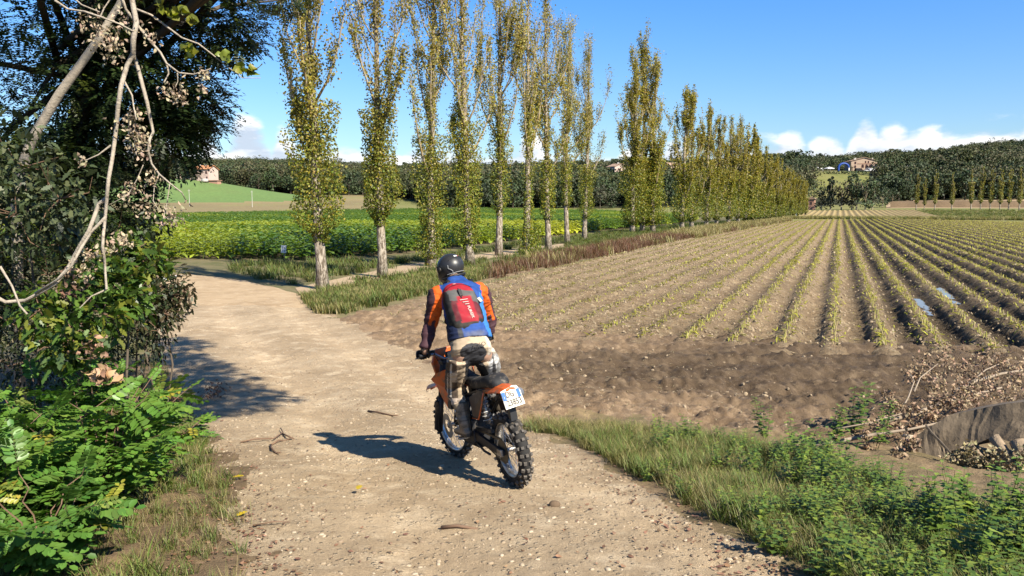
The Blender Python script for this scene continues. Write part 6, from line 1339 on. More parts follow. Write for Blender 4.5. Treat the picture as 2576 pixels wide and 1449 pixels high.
def wheel(parent, name, cen, R_out, width, r_rim, spokes, kn, steer=None):
    w = MB().lathe([(0.0, -0.06), (0.028, -0.06), (0.03, -0.045), (0.02, -0.03), (0.02, 0.03), (0.03, 0.045), (0.028, 0.06), (0.0, 0.06)], 16, 'x').build(name, M_STEEL, parent, sm=True)
    w.matrix_local = Matrix.Translation(cen) @ (steer or Matrix())
    Ri = r_rim; Rt = R_out - 0.012; hw = width / 2; prof = []
    for k in range(17):
        a = math.pi * k / 16; prof.append((Ri + 0.012 + (Rt - Ri - 0.012) * max(math.sin(a), 0) ** 0.75, -hw * math.cos(a) * (0.82 + 0.18 * math.sin(a))))
    MB().lathe(prof + [(Ri + 0.006, hw * 0.7), (Ri + 0.006, -hw * 0.7)], 56, 'x', closed=True).build('tyre', M_TYRE, w, sm=True)
    MB().lathe([(Ri - 0.004, -hw * 0.62), (Ri + 0.014, -hw * 0.66), (Ri + 0.016, -hw * 0.5), (Ri - 0.004, -hw * 0.35), (Ri - 0.012, 0), (Ri - 0.004, hw * 0.35), (Ri + 0.016, hw * 0.5), (Ri + 0.014, hw * 0.66), (Ri - 0.004, hw * 0.62), (Ri - 0.018, 0.012), (Ri - 0.018, -0.012)], 56, 'x', closed=True).build('rim', M_RIM, w, sm=True)
    sm_ = MB().tube([(0, 0, 0), (0, 0, 1)], 0.0022, 4).mesh('spoke')
    for k in range(spokes):
        a = 2 * math.pi * k / spokes; sd = 1 if k % 2 else -1; b = a + (0.55 if (k // 2) % 2 else -0.55); p0 = Vector((0.042 * sd, 0.028 * math.cos(b), 0.028 * math.sin(b))); p1 = Vector((0.006 * sd, (Ri - 0.012) * math.cos(a), (Ri - 0.012) * math.sin(a)))
        o = obj('spoke', sm_, M_RIM, w); o.matrix_local = Matrix.Translation(p0) @ (p1 - p0).to_track_quat('Z', 'Y').to_matrix().to_4x4() @ Matrix.Scale((p1 - p0).length, 4, (0, 0, 1))
    n, cols = kn; km = MB().box((0, 0, 0.004), (0.028, 0.027, 0.024), None, taper=0.88).mesh('knob')
    for k in range(n):
        for j, cx in enumerate(cols[k % len(cols)]):
            a = 2 * math.pi * (k + (0.0 if j % 2 == 0 else 0.0)) / n; ph = math.asin(max(-1, min(1, cx))); rr = Ri + 0.012 + (Rt - Ri - 0.012) * math.cos(ph) ** 0.75; x = hw * math.sin(ph)
            nrm = Vector((math.sin(ph) * 1.0, math.cos(a) * math.cos(ph), math.sin(a) * math.cos(ph))).normalized(); tg = Vector((0, -math.sin(a), math.cos(a))); xx = tg.cross(nrm).normalized(); Mx = Matrix((xx, tg, nrm)).transposed().to_4x4()
            o = obj('knob', km, M_KNOB, w); sc = 1.25 if len(cols[k % len(cols)]) < 3 else 1.0; o.matrix_local = Matrix.Translation(Vector((x, rr * math.cos(a), rr * math.sin(a)))) @ Mx @ Matrix.Scale(sc, 4, (1, 0, 0))
    return w
def panel(poly, thick, side, bulge=0.0):
    """a moulded sheet: poly = (x, y, z) outline, thickened sideways"""
    n = len(poly); c = sum((Vector(p) for p in poly), Vector()) / n; off = Vector((thick * side, 0, 0)); A = [Vector(p) for p in poly]; cb = c + Vector((bulge * side, 0, 0)); mb = MB()
    V = A + [cb + (off * 0)] + [p - off for p in A] + [cb - off]
    F = [(k, (k + 1) % n, n) for k in range(n)] + [(n + 1 + (k + 1) % n, n + 1 + k, 2 * n + 1) for k in range(n)] + [(k, n + 1 + k, n + 1 + (k + 1) % n, (k + 1) % n) for k in range(n)]
    return mb.add(V, F)
def build_bike():
    root = empty('motorcycle', (0, 0, 0), 0, 'muddy orange and black enduro motorcycle ridden along the dirt track', 'motorcycle'); root.matrix_world = MBIKE
    RR, FR = 0.338, 0.352; RA = Vector((0, 0, RR)); FA = Vector((0, 1.475, FR))
    wheel(root, 'rear_wheel', RA, RR, 0.125, 0.235, 32, (30, [(-0.88, -0.34, 0.34, 0.88), (-0.62, 0.0, 0.62)]))
    steer = Matrix.Rotation(R(10), 4, 'Z')
    wheel(root, 'front_wheel', FA, FR, 0.088, 0.272, 32, (34, [(-0.85, 0.0, 0.85), (-0.45, 0.45)]), steer)
    # swingarm, chain, brake
    for s in (-1, 1):
        MB().loft([[Vector((s * 0.095 + dx, y, z + dz)) for dx, dz in ((-0.014, -h), (0.014, -h), (0.014, h), (-0.014, h))] for (y, z, h) in ((-0.06, 0.335, 0.022), (0.1, 0.345, 0.030), (0.4, 0.375, 0.042), (0.60, 0.40, 0.045))]).build('swingarm', M_DKM, root, bevel=0.004)
        MB().box((s * 0.115, -0.02, 0.338), (0.02, 0.09, 0.06)).build('axle_block', M_STEEL, root, bevel=0.003)
    sp = MB(); nt = 48
    prof = []
    for k in range(nt * 2): a = math.pi * k / nt; r = 0.108 if k % 2 else 0.100; prof.append((r * math.cos(a), RR + r * math.sin(a)))
    sp.prism(prof, 0, -0.078, -0.072).build('sprocket', M_CHAIN, root)
    for (z0, z1) in ((RR + 0.104, 0.45), (RR - 0.104, 0.37)): MB().box((-0.075, 0.29, (z0 + z1) / 2), (0.012, 0.60, 0.018), Matrix.Rotation(math.atan2(z1 - z0, 0.58), 3, 'X')).build('chain', M_CHAIN, root)
    MB().box((-0.085, 0.33, 0.485), (0.03, 0.38, 0.03), Matrix.Rotation(R(-4), 3, 'X')).build('chain_guard', M_BLKP, root)
    MB().lathe([(0.06, 0.07), (0.11, 0.07), (0.11, 0.074), (0.06, 0.074)], 32, 'x', closed=True, c=(0, 0, RR)).build('brake_disc', M_STEEL, root); MB().box((0.085, 0.12, RR + 0.06), (0.04, 0.07, 0.06)).build('caliper', M_DKM, root, bevel=0.006)
    MB().lathe([(0.07, 0.06), (0.13, 0.06), (0.13, 0.064), (0.07, 0.064)], 32, 'x', closed=True, c=(-0.125, 1.475, FR)).build('brake_disc', M_STEEL, root)
    # frame, engine, shock, exhaust
    def tb(name, P, r, m, n=8): return MB().tube(P, r, n).build(name, m, root, sm=True)
    for s in (-1, 1):
        tb('frame_spar', [(s * 0.05, 1.08, 0.90), (s * 0.13, 0.85, 0.78), (s * 0.14, 0.62, 0.58), (s * 0.12, 0.58, 0.40)], 0.024, M_DKM); tb('frame_cradle', [(s * 0.03, 1.08, 0.84), (s * 0.09, 1.00, 0.50), (s * 0.11, 0.90, 0.32), (s * 0.11, 0.58, 0.32), (s * 0.11, 0.56, 0.45)], 0.017, M_DKM); tb('subframe', [(s * 0.10, 0.62, 0.78), (s * 0.09, 0.25, 0.86), (s * 0.07, 0.02, 0.88)], 0.013, M_DKM); tb('subframe_strut', [(s * 0.10, 0.58, 0.56), (s * 0.09, 0.18, 0.82)], 0.012, M_DKM)
    MB().box((0, 0.72, 0.44), (0.26, 0.34, 0.24)).box((0, 0.80, 0.62), (0.17, 0.19, 0.22), Matrix.Rotation(R(-14), 3, 'X')).build('engine', M_DKM, root, bevel=0.02)
    for s, xx in ((-1, -0.145), (1, 0.145)): MB().lathe([(0.0, xx - 0.012), (0.09, xx - 0.012), (0.095, xx), (0.09, xx + 0.012), (0.0, xx + 0.012)], 24, 'x', c=(0, 0.74, 0.44)).build('engine_cover', M_STEEL, root, sm=True)
    for k in range(5): MB().box((0, 0.80 + 0.012 * k, 0.56 + 0.04 * k), (0.2, 0.2, 0.008), Matrix.Rotation(R(-14), 3, 'X')).build('fin', M_DKM, root)
    tb('shock_body', [(0, 0.48, 0.78), (0, 0.44, 0.50)], 0.028, M_STEEL)
    spring = [(0.04 * math.cos(a), 0.44 + 0.04 * (z - 0.50) / 0.28 + 0.04 * math.sin(a), z) for a, z in zip(np.linspace(0, 6 * 6.28, 60), np.linspace(0.52, 0.74, 60))]; tb('shock_spring', spring, 0.006, mat('spring_white', (0.6, 0.6, 0.6), 0.4), 5)
    tb('exhaust_pipe', [(0.03, 0.92, 0.62), (0.10, 1.02, 0.50), (0.14, 0.92, 0.42), (0.15, 0.70, 0.60), (0.14, 0.50, 0.70)], [0.022, 0.024, 0.026, 0.024, 0.024], M_CHAIN); tb('silencer', [(0.15, 0.48, 0.70), (0.16, 0.25, 0.76), (0.165, 0.0, 0.80)], [0.035, 0.055, 0.05], M_STEEL, 14)
    MB().box((0, 0.66, 0.30), (0.22, 0.34, 0.02)).build('skid_plate', M_BLKP, root, bevel=0.005)
    for s in (-1, 1): MB().box((s * 0.205, 0.60, 0.40), (0.11, 0.045, 0.02)).build('footpeg', M_STEEL, root, bevel=0.003)
    tb('gear_lever', [(-0.15, 0.70, 0.40), (-0.17, 0.80, 0.37), (-0.20, 0.84, 0.37)], 0.007, M_STEEL); tb('brake_pedal', [(0.15, 0.60, 0.36), (0.16, 0.80, 0.34), (0.19, 0.84, 0.36)], 0.008, M_STEEL); tb('side_stand', [(-0.12, 0.50, 0.34), (-0.13, 0.32, 0.30), (-0.14, 0.16, 0.30)], 0.011, M_DKM)
    # seat and bodywork
    secs = []
    for (y, z, hw, h) in ((-0.06, 0.935, 0.055, 0.030), (-0.02, 0.955, 0.085, 0.050), (0.08, 0.965, 0.100, 0.062), (0.18, 0.950, 0.100, 0.058), (0.32, 0.915, 0.085, 0.055), (0.52, 0.90, 0.075, 0.055), (0.70, 0.92, 0.07, 0.05), (0.86, 0.975, 0.06, 0.035)):
        secs.append([Vector((hw * math.copysign(abs(math.cos(a)) ** 0.6, math.cos(a)), y, z - 0.02 + h * math.copysign(abs(math.sin(a)) ** 0.7, math.sin(a)))) for a in np.linspace(0, 2 * math.pi, 16, endpoint=False)])
    MB().loft(secs).build('seat', M_SEAT, root, sm=True)
    secs = []
    for (y, z, hw, h) in ((-0.235, 0.895, 0.055, 0.010), (-0.20, 0.900, 0.088, 0.014), (-0.05, 0.905, 0.105, 0.020), (0.10, 0.895, 0.112, 0.022), (0.26, 0.875, 0.110, 0.020)):
        secs.append([Vector((x * hw, y, z + dz * h + 0.012 * (1 - x * x))) for x, dz in ((-1, -1.6), (-0.6, 0), (0, 0.6), (0.6, 0), (1, -1.6), (0.9, -2.4), (0, -0.9), (-0.9, -2.4))])
    MB().loft(secs).build('rear_fender', M_ORG, root, bevel=0.003)
    for s in (-1, 1):
        sp_ = panel([(s * 0.112, 0.24, 0.86), (s * 0.118, 0.10, 0.86), (s * 0.128, 0.22, 0.70), (s * 0.135, 0.30, 0.60), (s * 0.145, 0.42, 0.60), (s * 0.135, 0.46, 0.78)], 0.012, s, 0.012).build('side_panel', M_SPANEL, root)
        tb('panel_edge', [(s * 0.122, 0.105, 0.86), (s * 0.132, 0.215, 0.70), (s * 0.139, 0.295, 0.598), (s * 0.149, 0.42, 0.597)], 0.007, M_ORG, 6)
        panel([(s * 0.075, 0.80, 0.99), (s * 0.15, 0.98, 1.00), (s * 0.20, 1.14, 0.96), (s * 0.225, 1.24, 0.90), (s * 0.20, 1.18, 0.845), (s * 0.165, 1.16, 0.70), (s * 0.14, 1.12, 0.60), (s * 0.13, 1.02, 0.66), (s * 0.14, 0.86, 0.80)], 0.008, s, 0.02).build('radiator_shroud', M_ORG, root)
        panel([(s * 0.10, 0.62, 0.86), (s * 0.12, 0.86, 0.90), (s * 0.14, 0.90, 0.76), (s * 0.135, 0.62, 0.62)], 0.012, s, 0.015).build('tank_side', M_BLKP, root)
        MB().box((s * 0.12, 1.05, 0.72), (0.05, 0.09, 0.24)).build('radiator', M_DKM, root)
    MB().box((0, 0.92, 0.90), (0.19, 0.30, 0.16), None, taper=0.7).build('fuel_tank', M_ORG, root, bevel=0.03)
    # forks, front fender, headlight mask, bars
    st = Matrix.Translation((0, 1.10, 0.9)) @ steer @ Matrix.Translation((0, -1.10, -0.9))
    fk = bpy.data.objects.new('fork', None); 
    for s in (-1, 1):
        P = [st @ Vector(p) for p in ((s * 0.10, 1.475, 0.33), (s * 0.10, 1.30, 0.72))]; f1 = MB().tube(P, [0.032, 0.028], 12).build('fork_leg', M_DKM, root, sm=True)
        P = [st @ Vector(p) for p in ((s * 0.10, 1.31, 0.70), (s * 0.10, 1.12, 1.10))]; MB().tube(P, 0.030, 12).build('fork_tube', M_DKM, root, sm=True)
        P = [st @ Vector(p) for p in ((s * 0.135, 1.46, 0.36), (s * 0.138, 1.34, 0.66))]; MB().tube(P, [0.03, 0.022], 8).build('fork_guard', M_BLKP, root)
    for (z, y) in ((1.06, 1.135), (0.86, 1.225)): o = MB().box((0, y, z), (0.27, 0.09, 0.04)).build('triple_clamp', M_DKM, root, bevel=0.01); o.matrix_local = st
    secs = []
    for (y, z, hw) in ((1.02, 0.80, 0.05), (1.22, 0.80, 0.085), (1.45, 0.815, 0.085), (1.68, 0.77, 0.06), (1.76, 0.74, 0.03)):
        secs.append([Vector((x * hw, y, z + dz)) for x, dz in ((-1, -0.025), (-0.5, 0.012), (0.5, 0.012), (1, -0.025), (0.9, -0.033), (0.45, 0.002), (-0.45, 0.002), (-0.9, -0.033))])
    o = MB().loft(secs).build('front_fender', M_ORG, root); o.matrix_local = st
    o = MB().prism([(-0.12, 0.90), (0.12, 0.90), (0.15, 1.05), (0.09, 1.18), (-0.09, 1.18), (-0.15, 1.05)], 1, 1.27, 1.31).build('headlight_mask', M_ORG, root, bevel=0.01); o.matrix_local = st
    gl = loc_of(1067, 893, 1.0); HB = [st @ Vector(p) for p in ((-0.41, 1.0, 1.19), (-0.24, 1.03, 1.175), (-0.12, 1.08, 1.10), (0.12, 1.08, 1.10), (0.24, 1.03, 1.175), (0.41, 1.0, 1.19))]
    tb('handlebar', HB, 0.013, mat('bar_grey', (0.20, 0.22, 0.26), 0.4, 0.5, 0.7), 10); tb('bar_pad', [st @ Vector((-0.09, 1.075, 1.135)), st @ Vector((0.09, 1.075, 1.135))], 0.026, M_BLKP, 10)
    for s in (0, 5):
        q = HB[s]; w = HB[1 if s == 0 else 4]; d = (w - q).normalized(); tb('grip', [q - d * 0.005, q + d * 0.125], 0.019, M_BLKP, 10); tb('lever', [q + d * 0.16 + Vector((0, 0.03, -0.005)), q + d * 0.10 + Vector((0, 0.085, -0.015)), q - d * 0.02 + Vector((0, 0.095, -0.03))], 0.007, M_STEEL, 6)
        MB().box(q + d * 0.16 + Vector((0, 0.02, 0.01)), (0.05, 0.06, 0.05)).build('lever_perch', M_DKM, root, bevel=0.008)
        sg = -1 if s == 0 else 1; secs = []
        for t in np.linspace(0, 1, 7):
            a = t * math.pi * 0.62; c = q + d * (-0.035 + 0.16 * t) + Vector((0, 0.015 + 0.13 * math.sin(a * 1.35), 0)); hh = 0.045 * math.sin(0.5 + 2.0 * t); secs.append([c + Vector((0, 0.006, -hh)), c + Vector((0, 0.012, 0)), c + Vector((0, 0.006, hh)), c + Vector((0, -0.006, hh)), c + Vector((0, -0.001, 0)), c + Vector((0, -0.006, -hh))])
        MB().loft(secs).build('hand_guard', M_BLKP, root)
    tb('cable', [st @ Vector((-0.2, 1.08, 1.15)), st @ Vector((-0.12, 1.24, 1.12)), st @ Vector((-0.06, 1.22, 0.95))], 0.005, M_BLKP, 6); tb('brake_hose', [st @ Vector((0.2, 1.08, 1.15)), st @ Vector((0.08, 1.28, 1.10)), st @ Vector((-0.10, 1.30, 0.70)), st @ Vector((-0.12, 1.42, 0.42))], 0.005, M_BLKP, 6)
    # licence plate and its carrier
    MB().prism([(-0.20, 0.88), (-0.10, 0.88), (-0.16, 0.62), (-0.20, 0.62)], 0, -0.03, 0.03).build('mud_flap', M_BLKP, root); 
    TL, TR, BL, BR_ = loc_of(1259, 990, -0.235), loc_of(1305, 977, -0.235), loc_of(1273, 1028, -0.285), loc_of(1320, 1011, -0.285)
    xa = ((TR - TL) + (BR_ - BL)).normalized(); za = ((TL - BL) + (TR - BR_)); za = (za - xa * za.dot(xa)).normalized(); na = xa.cross(za); cen = (TL + TR + BL + BR_) / 4; W, Hh = 0.168, 0.142
    PM_ = Matrix((xa, za, na)).transposed().to_4x4(); PM_.translation = cen
    pl = MB().box((0, 0, 0), (W, Hh, 0.003)).build('licence_plate', M_PLATE, root, bevel=0.001); pl.matrix_local = PM_
    for sx in (-1, 1): MB().box((sx * (W / 2 - 0.016), 0.030, 0.0022), (0.030, 0.075, 0.001)).build('blue_band', M_PBLUE, pl)
    text_mesh('I', 0.030, 'country_letter', M_PLATE, pl, Matrix.Translation((-W / 2 + 0.016, 0.018, 0.003)), 0.0004)
    text_mesh('DG', 0.074, 'letters', M_INK, pl, Matrix.Translation((-0.014, 0.035, 0.0022)), 0.0006, 0.72, 0.0016); text_mesh('23853', 0.074, 'digits', M_INK, pl, Matrix.Translation((0.004, -0.036, 0.0022)), 0.0006, 0.74, 0.0016)
    MB().lathe([(0.0, 0.001), (0.010, 0.001), (0.010, 0.0025), (0.0, 0.0025)], 12, 'z', c=(0.040, 0.045, 0.001)).build('emblem', mat('emblem_grey', (0.4, 0.4, 0.34), 0.6), pl)
    MB().prism([(-W / 2 - 0.004, -Hh / 2 - 0.006), (W / 2 + 0.006, -Hh / 2 - 0.004), (W / 2 + 0.006, 0.05), (W / 2 - 0.01, 0.095), (W / 2 - 0.05, 0.105), (-W / 2, 0.078)], 2, -0.008, -0.002).build('plate_holder', M_CLEAR, pl)
    MB().box((0, -0.225, 0.872), (0.11, 0.03, 0.028)).build('tail_lamp', mat('red_lens', (0.35, 0.02, 0.02), 0.3), root, bevel=0.006)
    tb('plate_strut', [(0, -0.19, 0.87), Vector(cen) + Vector((0, 0.015, 0.03))], 0.012, M_BLKP)
build_bike()

# ------------------------------------------------------------------ rider
def oval(c, ax, ay, a, b, n=20, p=0.85):
    return [Vector(c) + ax * (a * math.copysign(abs(math.cos(t)) ** p, math.cos(t))) + ay * (b * math.copysign(abs(math.sin(t)) ** p, math.sin(t))) for t in np.linspace(0, 2 * math.pi, n, endpoint=False)]
def limb_loft(mb, P, r, n=14, flat=1.0):
    P = [Vector(p) for p in P]; Q = []; rr = []
    for i in range(len(P) - 1):            # Catmull-Rom so knees and elbows bend softly
        a, b, c, d = P[max(i - 1, 0)], P[i], P[i + 1], P[min(i + 2, len(P) - 1)]
        for t in np.linspace(0, 1, 6, endpoint=False): Q.append(0.5 * ((2 * b) + (c - a) * t + (2 * a - 5 * b + 4 * c - d) * t * t + (3 * b - 3 * c + d - a) * t ** 3)); rr.append(r[i] + (r[i + 1] - r[i]) * t)
    Q.append(P[-1]); rr.append(r[-1]); mb.tube(Q, rr, n); return Q
def remesh(mb, name, voxel, smooth_n=4):
    me = mb.mesh(name); o = bpy.data.objects.new(name, me); COL.objects.link(o)
    m = o.modifiers.new('r', 'REMESH'); m.mode = 'VOXEL'; m.voxel_size = voxel
    s = o.modifiers.new('s', 'SMOOTH'); s.iterations = smooth_n; s.factor = 0.5
    bpy.context.view_layer.update(); out = bpy.data.meshes.new_from_object(o.evaluated_get(bpy.context.evaluated_depsgraph_get())); bpy.data.objects.remove(o)
    out.polygons.foreach_set('use_smooth', np.ones(len(out.polygons), bool)); return out
def verts(me): v = np.empty(len(me.vertices) * 3); me.vertices.foreach_get('co', v); return v.reshape(-1, 3)
def paint(me, C):
    for a in list(me.color_attributes): me.color_attributes.remove(a)
    a = me.color_attributes.new('Col', 'FLOAT_COLOR', 'POINT'); c = np.ones((len(C), 4), np.float32); c[:, :3] = C; a.data.foreach_set('color', c.ravel())
def wrinkle(me, amp, fr, seed):
    v = verts(me); n = np.empty(len(v) * 3); me.vertices.foreach_get('normal', n); n = n.reshape(-1, 3)
    d = (np.abs(fbm(v[:, 0] * fr + v[:, 1] * fr * 0.7, v[:, 2] * fr * 1.6, seed, 3) - 0.5) * 2 - 0.3) * amp; me.vertices.foreach_set('co', (v + n * d[:, None]).ravel()); me.update()
def seg_param(v, A, B):
    A = np.array(A); B = np.array(B); d = B - A; t = np.clip(((v - A) @ d) / (d @ d), 0, 1); return t, np.linalg.norm(v - (A + t[:, None] * d), axis=1)
M_FAB = mat('jacket_fabric', (0.5, 0.5, 0.5), 0.75, 0.25, attr=True, var=0.18, vscale=30, bump=0.25, bscale=70, bdist=0.004)
M_GLOVE = mat('glove_black', (0.018, 0.016, 0.016), 0.8, dirt=(0.10, 0.07, 0.05), dirt_amt=0.3, dirt_scale=25)
M_BOOT = mat('boot_leather', (0.30, 0.235, 0.165), 0.6, 0.35, attr=True, var=0.3, vscale=16, dirt=(0.055, 0.045, 0.035), dirt_amt=0.35, dirt_scale=9)
M_HEL = mat('helmet_black', (0.028, 0.028, 0.030), 0.42, 0.45, var=0.3, vscale=10, dirt=(0.14, 0.12, 0.10), dirt_amt=0.10, dirt_scale=22)
def build_rider():
    L = loc_of; mw = MBIKE
    J = dict(hem=L(1183, 858, 0.47), w1=L(1178, 828, 0.51), w2=L(1171, 795, 0.58), ch=L(1163, 763, 0.67), sh=L(1156, 738, 0.75), nk=L(1150, 720, 0.83), co=L(1146, 706, 0.88), head=L(1134, 672, 0.95),
             sL=L(1099, 746, 0.80), eL=L(1080, 815, 0.97), wL=L(1069, 872, 0.985), hL=L(1065, 893, 1.00), sR=L(1209, 736, 0.80), eR=L(1229, 798, 0.97), hipL=L(1156, 895, 0.46), kL=L(1146, 975, 0.78), aL=L(1163, 1048, 0.62), fL=L(1163, 1108, 0.56), hipR=L(1218, 892, 0.46), kR=L(1234, 945, 0.80))
    RT = (J['sR'] - J['sL']).normalized(); bars = Matrix.Translation((0, 1.10, 0.9)) @ Matrix.Rotation(R(10), 4, 'Z') @ Matrix.Translation((0, -1.10, -0.9))
    gL = bars @ Vector((-0.35, 1.015, 1.185)); gR = bars @ Vector((0.35, 1.015, 1.185)); J['wR'] = gR + Vector((0.03, -0.07, 0.06)); J['wL'] = gL + Vector((0.0, -0.065, 0.075)); J['aR'] = Vector((0.19, 0.58, 0.66)); J['fR'] = Vector((0.20, 0.54, 0.44)); J['fL'] = Vector((-0.20, 0.54, 0.44)); J['aL'] = Vector((-0.185, 0.58, 0.68)); J['kL'].y = 0.80; J['eL'].y = 0.93
    def ax(a, b): t = (J[b] - J[a]).normalized(); x = (RT - t * RT.dot(t)).normalized(); return x, t.cross(x)
    root = empty('person', (0, 0, 0), 0, 'rider in blue and orange jacket standing on the motorcycle, seen from behind', 'person'); root.matrix_world = mw
    # body under the clothing: one continuous surface
    mb = MB(); secs = []
    for k, (nm, nx, a, b) in enumerate((('hem', 'w1', .15, .11), ('w2', 'ch', .145, .10), ('ch', 'sh', .16, .10), ('sh', 'nk', .13, .08), ('nk', 'co', .06, .06))): x, y = ax(nm, nx); secs.append(oval(J[nm], x, y, a, b))
    x, y = ax('nk', 'co'); secs.append(oval(J['head'] - (J['co'] - J['nk']) * 0.3, x, y, .055, .055)); mb.loft(secs)
    limb_loft(mb, [J['sL'], J['eL'], J['wL'], gL + Vector((0, -0.02, 0.03))], [.05, .04, .03, .028]); limb_loft(mb, [J['sR'], J['eR'], J['wR'], gR + Vector((0, -0.02, 0.03))], [.05, .04, .03, .028])
    for s in 'LR': limb_loft(mb, [J['hem'].lerp(J['hip' + s], 0.6), J['hip' + s], J['k' + s], J['a' + s], J['f' + s]], [.09, .08, .05, .04, .035])
    hc = J['head']; mb.loft([oval(hc + Vector((0, 0, z)), Vector((1, 0, 0)), Vector((0, 1, 0)), r * 0.8, r) for z, r in ((-.10, .05), (-.06, .085), (0, .095), (.06, .085), (.09, .04))])
    me = remesh(mb, 'body', 0.014, 2); obj('body', me, mat('skin', (0.45, 0.27, 0.19), 0.6), root)
    # trousers
    mb = MB(); secs = []
    wa = J['hem'] + Vector((0, 0.02, 0.03)); hp = L(1186, 885, 0.42); cr = L(1187, 915, 0.47); x, y = ax('hem', 'w1')
    for c, a, b in ((wa, .170, .125), (wa.lerp(hp, 0.5), .190, .145), (hp, .200, .150), (hp.lerp(cr, 0.5), .185, .135), (cr, .13, .10)): secs.append(oval(c, x, y, a, b))
    mb.loft(secs)
    QL = limb_loft(mb, [J['hipL'], J['hipL'].lerp(J['kL'], 0.5) + Vector((-0.01, -0.01, 0)), J['kL'], J['aL'] + Vector((0, 0, 0.02))], [.115, .108, .092, .078], 16); QR = limb_loft(mb, [J['hipR'], J['hipR'].lerp(J['kR'], 0.5) + Vector((0.015, -0.01, 0)), J['kR'], J['aR'] + Vector((0, 0, 0.02))], [.115, .110, .092, .078], 16)
    me = remesh(mb, 'trousers', 0.009, 3); wrinkle(me, 0.028, 8, 5); wrinkle(me, 0.012, 17, 15); v = verts(me); n = len(v)
    cream = np.array((0.50, 0.385, 0.265)); blk = np.array((0.022, 0.022, 0.025)); C = np.tile(cream, (n, 1)); C[v[:, 0] > 0.08] = (0.60, 0.52, 0.42)
    # panels of the trousers, laid out on the back of the garment as the rider stands
    wv = v @ np.array(mw.to_3x3()).T + np.array(mw.translation); zz_ = wv[:, 2] - CAMZ; fwd = wv[:, 1] * math.cos(TH) - zz_ * math.sin(TH); X_ = CX + FPX * wv[:, 0] / fwd; Y_ = CY - FPX * (wv[:, 1] * math.sin(TH) + zz_ * math.cos(TH)) / fwd
    nr = np.empty(n * 3); me.vertices.foreach_get('normal', nr); nr = nr.reshape(-1, 3); bk = nr[:, 1] < 0.35
    C[bk & (Y_ > 905) & (X_ > 1171 - (Y_ - 905) * 0.02) & (X_ < 1212 + (Y_ - 905) * 0.52)] = blk
    lf = X_ < 1171; C[lf & (Y_ > 908) & (X_ < 1148 + (Y_ - 908) * 0.05)] = (0.10, 0.07, 0.05); C[lf & (Y_ > 915) & (Y_ < 1000) & (np.abs(X_ - 1134) < 2.5)] = (0.62, 0.55, 0.46); C[lf & (Y_ > 905) & (np.abs(X_ - 1126) < 1.5)] = (0.55, 0.48, 0.4); C[lf & (Y_ > 938) & (Y_ < 962) & (X_ > 1137) & (X_ < 1150)] = (0.55, 0.46, 0.36); C[lf & (Y_ > 1002) & (Y_ < 1018)] = (0.60, 0.48, 0.38); C[lf & (Y_ > 1018) & (X_ < 1150)] = (0.09, 0.07, 0.05)
    C[(((X_ - 1191) / 34) ** 2 + ((Y_ - 889) / 26) ** 2 < 1) & (Y_ < 908) & (v[:, 1] < 0.62)] = blk * 1.6; C[bk & (Y_ > 903) & (Y_ < 909) & (X_ > 1150) & (X_ < 1215)] = blk
    rt = X_ > 1232 - (Y_ - 880) * 0.05; C[rt & (Y_ > 890)] = (0.62, 0.60, 0.58); C[rt & (Y_ > 885) & (np.abs(X_ - 1238 - (Y_ - 885) * 0.16) < 1.3)] = blk; C[(((X_ - 1243) / 5) ** 2 + ((Y_ - 928) / 16) ** 2 < 1)] = blk * 2.5; C[(X_ > 1226) & (X_ < 1236) & (np.abs(Y_ - 906) < 6) & (np.sin(X_ * 2.2 + Y_ * 1.1) > 0.4)] = blk * 4
    cam_ = fbm(v[:, 0] * 13 + 3, v[:, 2] * 11 + v[:, 1] * 9, 93, 3); C[lf & (Y_ > 912) & (cam_ > 0.55)] = (0.085, 0.06, 0.042); C[lf & (Y_ > 912) & (cam_ < 0.40)] *= 0.62; C[(X_ > 1222) & (Y_ > 885) & (cam_ > 0.60)] *= 0.45
    C *= (0.80 + 0.40 * fbm(v[:, 0] * 9, v[:, 2] * 9 + v[:, 1] * 7, 71, 4))[:, None]; paint(me, np.clip(C, 0.01, 1)); tr = obj('trousers', me, M_FAB, root)
    tl = L(1196, 866, 0.285); text_mesh('AXO', 0.052, 'waist_lettering', M_INK, tr, Matrix.Translation((tl.x + 0.03, tl.y - 0.012, tl.z - 0.012)) @ Matrix.Rotation(R(84), 4, 'X'), 0.001, 1.15)
    # jacket: torso and sleeves in one surface
    mb = MB(); secs = []
    spec = (('hem', 'w1', .205, .150), ('w1', 'w2', .198, .150), ('w2', 'ch', .190, .145), ('ch', 'sh', .200, .140), ('sh', 'nk', .205, .130), ('nk', 'co', .150, .105))
    for nm, nx, a, b in spec: x, y = ax(nm, nx); secs.append(oval(J[nm], x, y, a, b, 24, 0.8))
    x, y = ax('nk', 'co'); secs.append(oval(J['co'], x, y, .092, .085, 24)); secs.append(oval(J['co'] + (J['co'] - J['nk']) * 0.5, x, y, .075, .072, 24)); mb.loft(secs)
    inL = J['sL'].lerp(J['sh'], 0.45); inR = J['sR'].lerp(J['sh'], 0.45)
    limb_loft(mb, [inL, J['sL'], J['sL'].lerp(J['eL'], 0.55), J['eL'], J['wL'].lerp(J['eL'], 0.45), J['wL']], [.100, .092, .080, .072, .064, .050], 16); limb_loft(mb, [inR, J['sR'], J['sR'].lerp(J['eR'], 0.55), J['eR'], J['wR'].lerp(J['eR'], 0.45), J['wR']], [.100, .092, .080, .072, .064, .050], 16)
    me = remesh(mb, 'jacket', 0.009, 3); wrinkle(me, 0.030, 7, 9); wrinkle(me, 0.012, 18, 19); v = verts(me); n = len(v)
    # panels by nearest bone
    tT, dT = seg_param(v, J['hem'], J['sh']); arms = {}
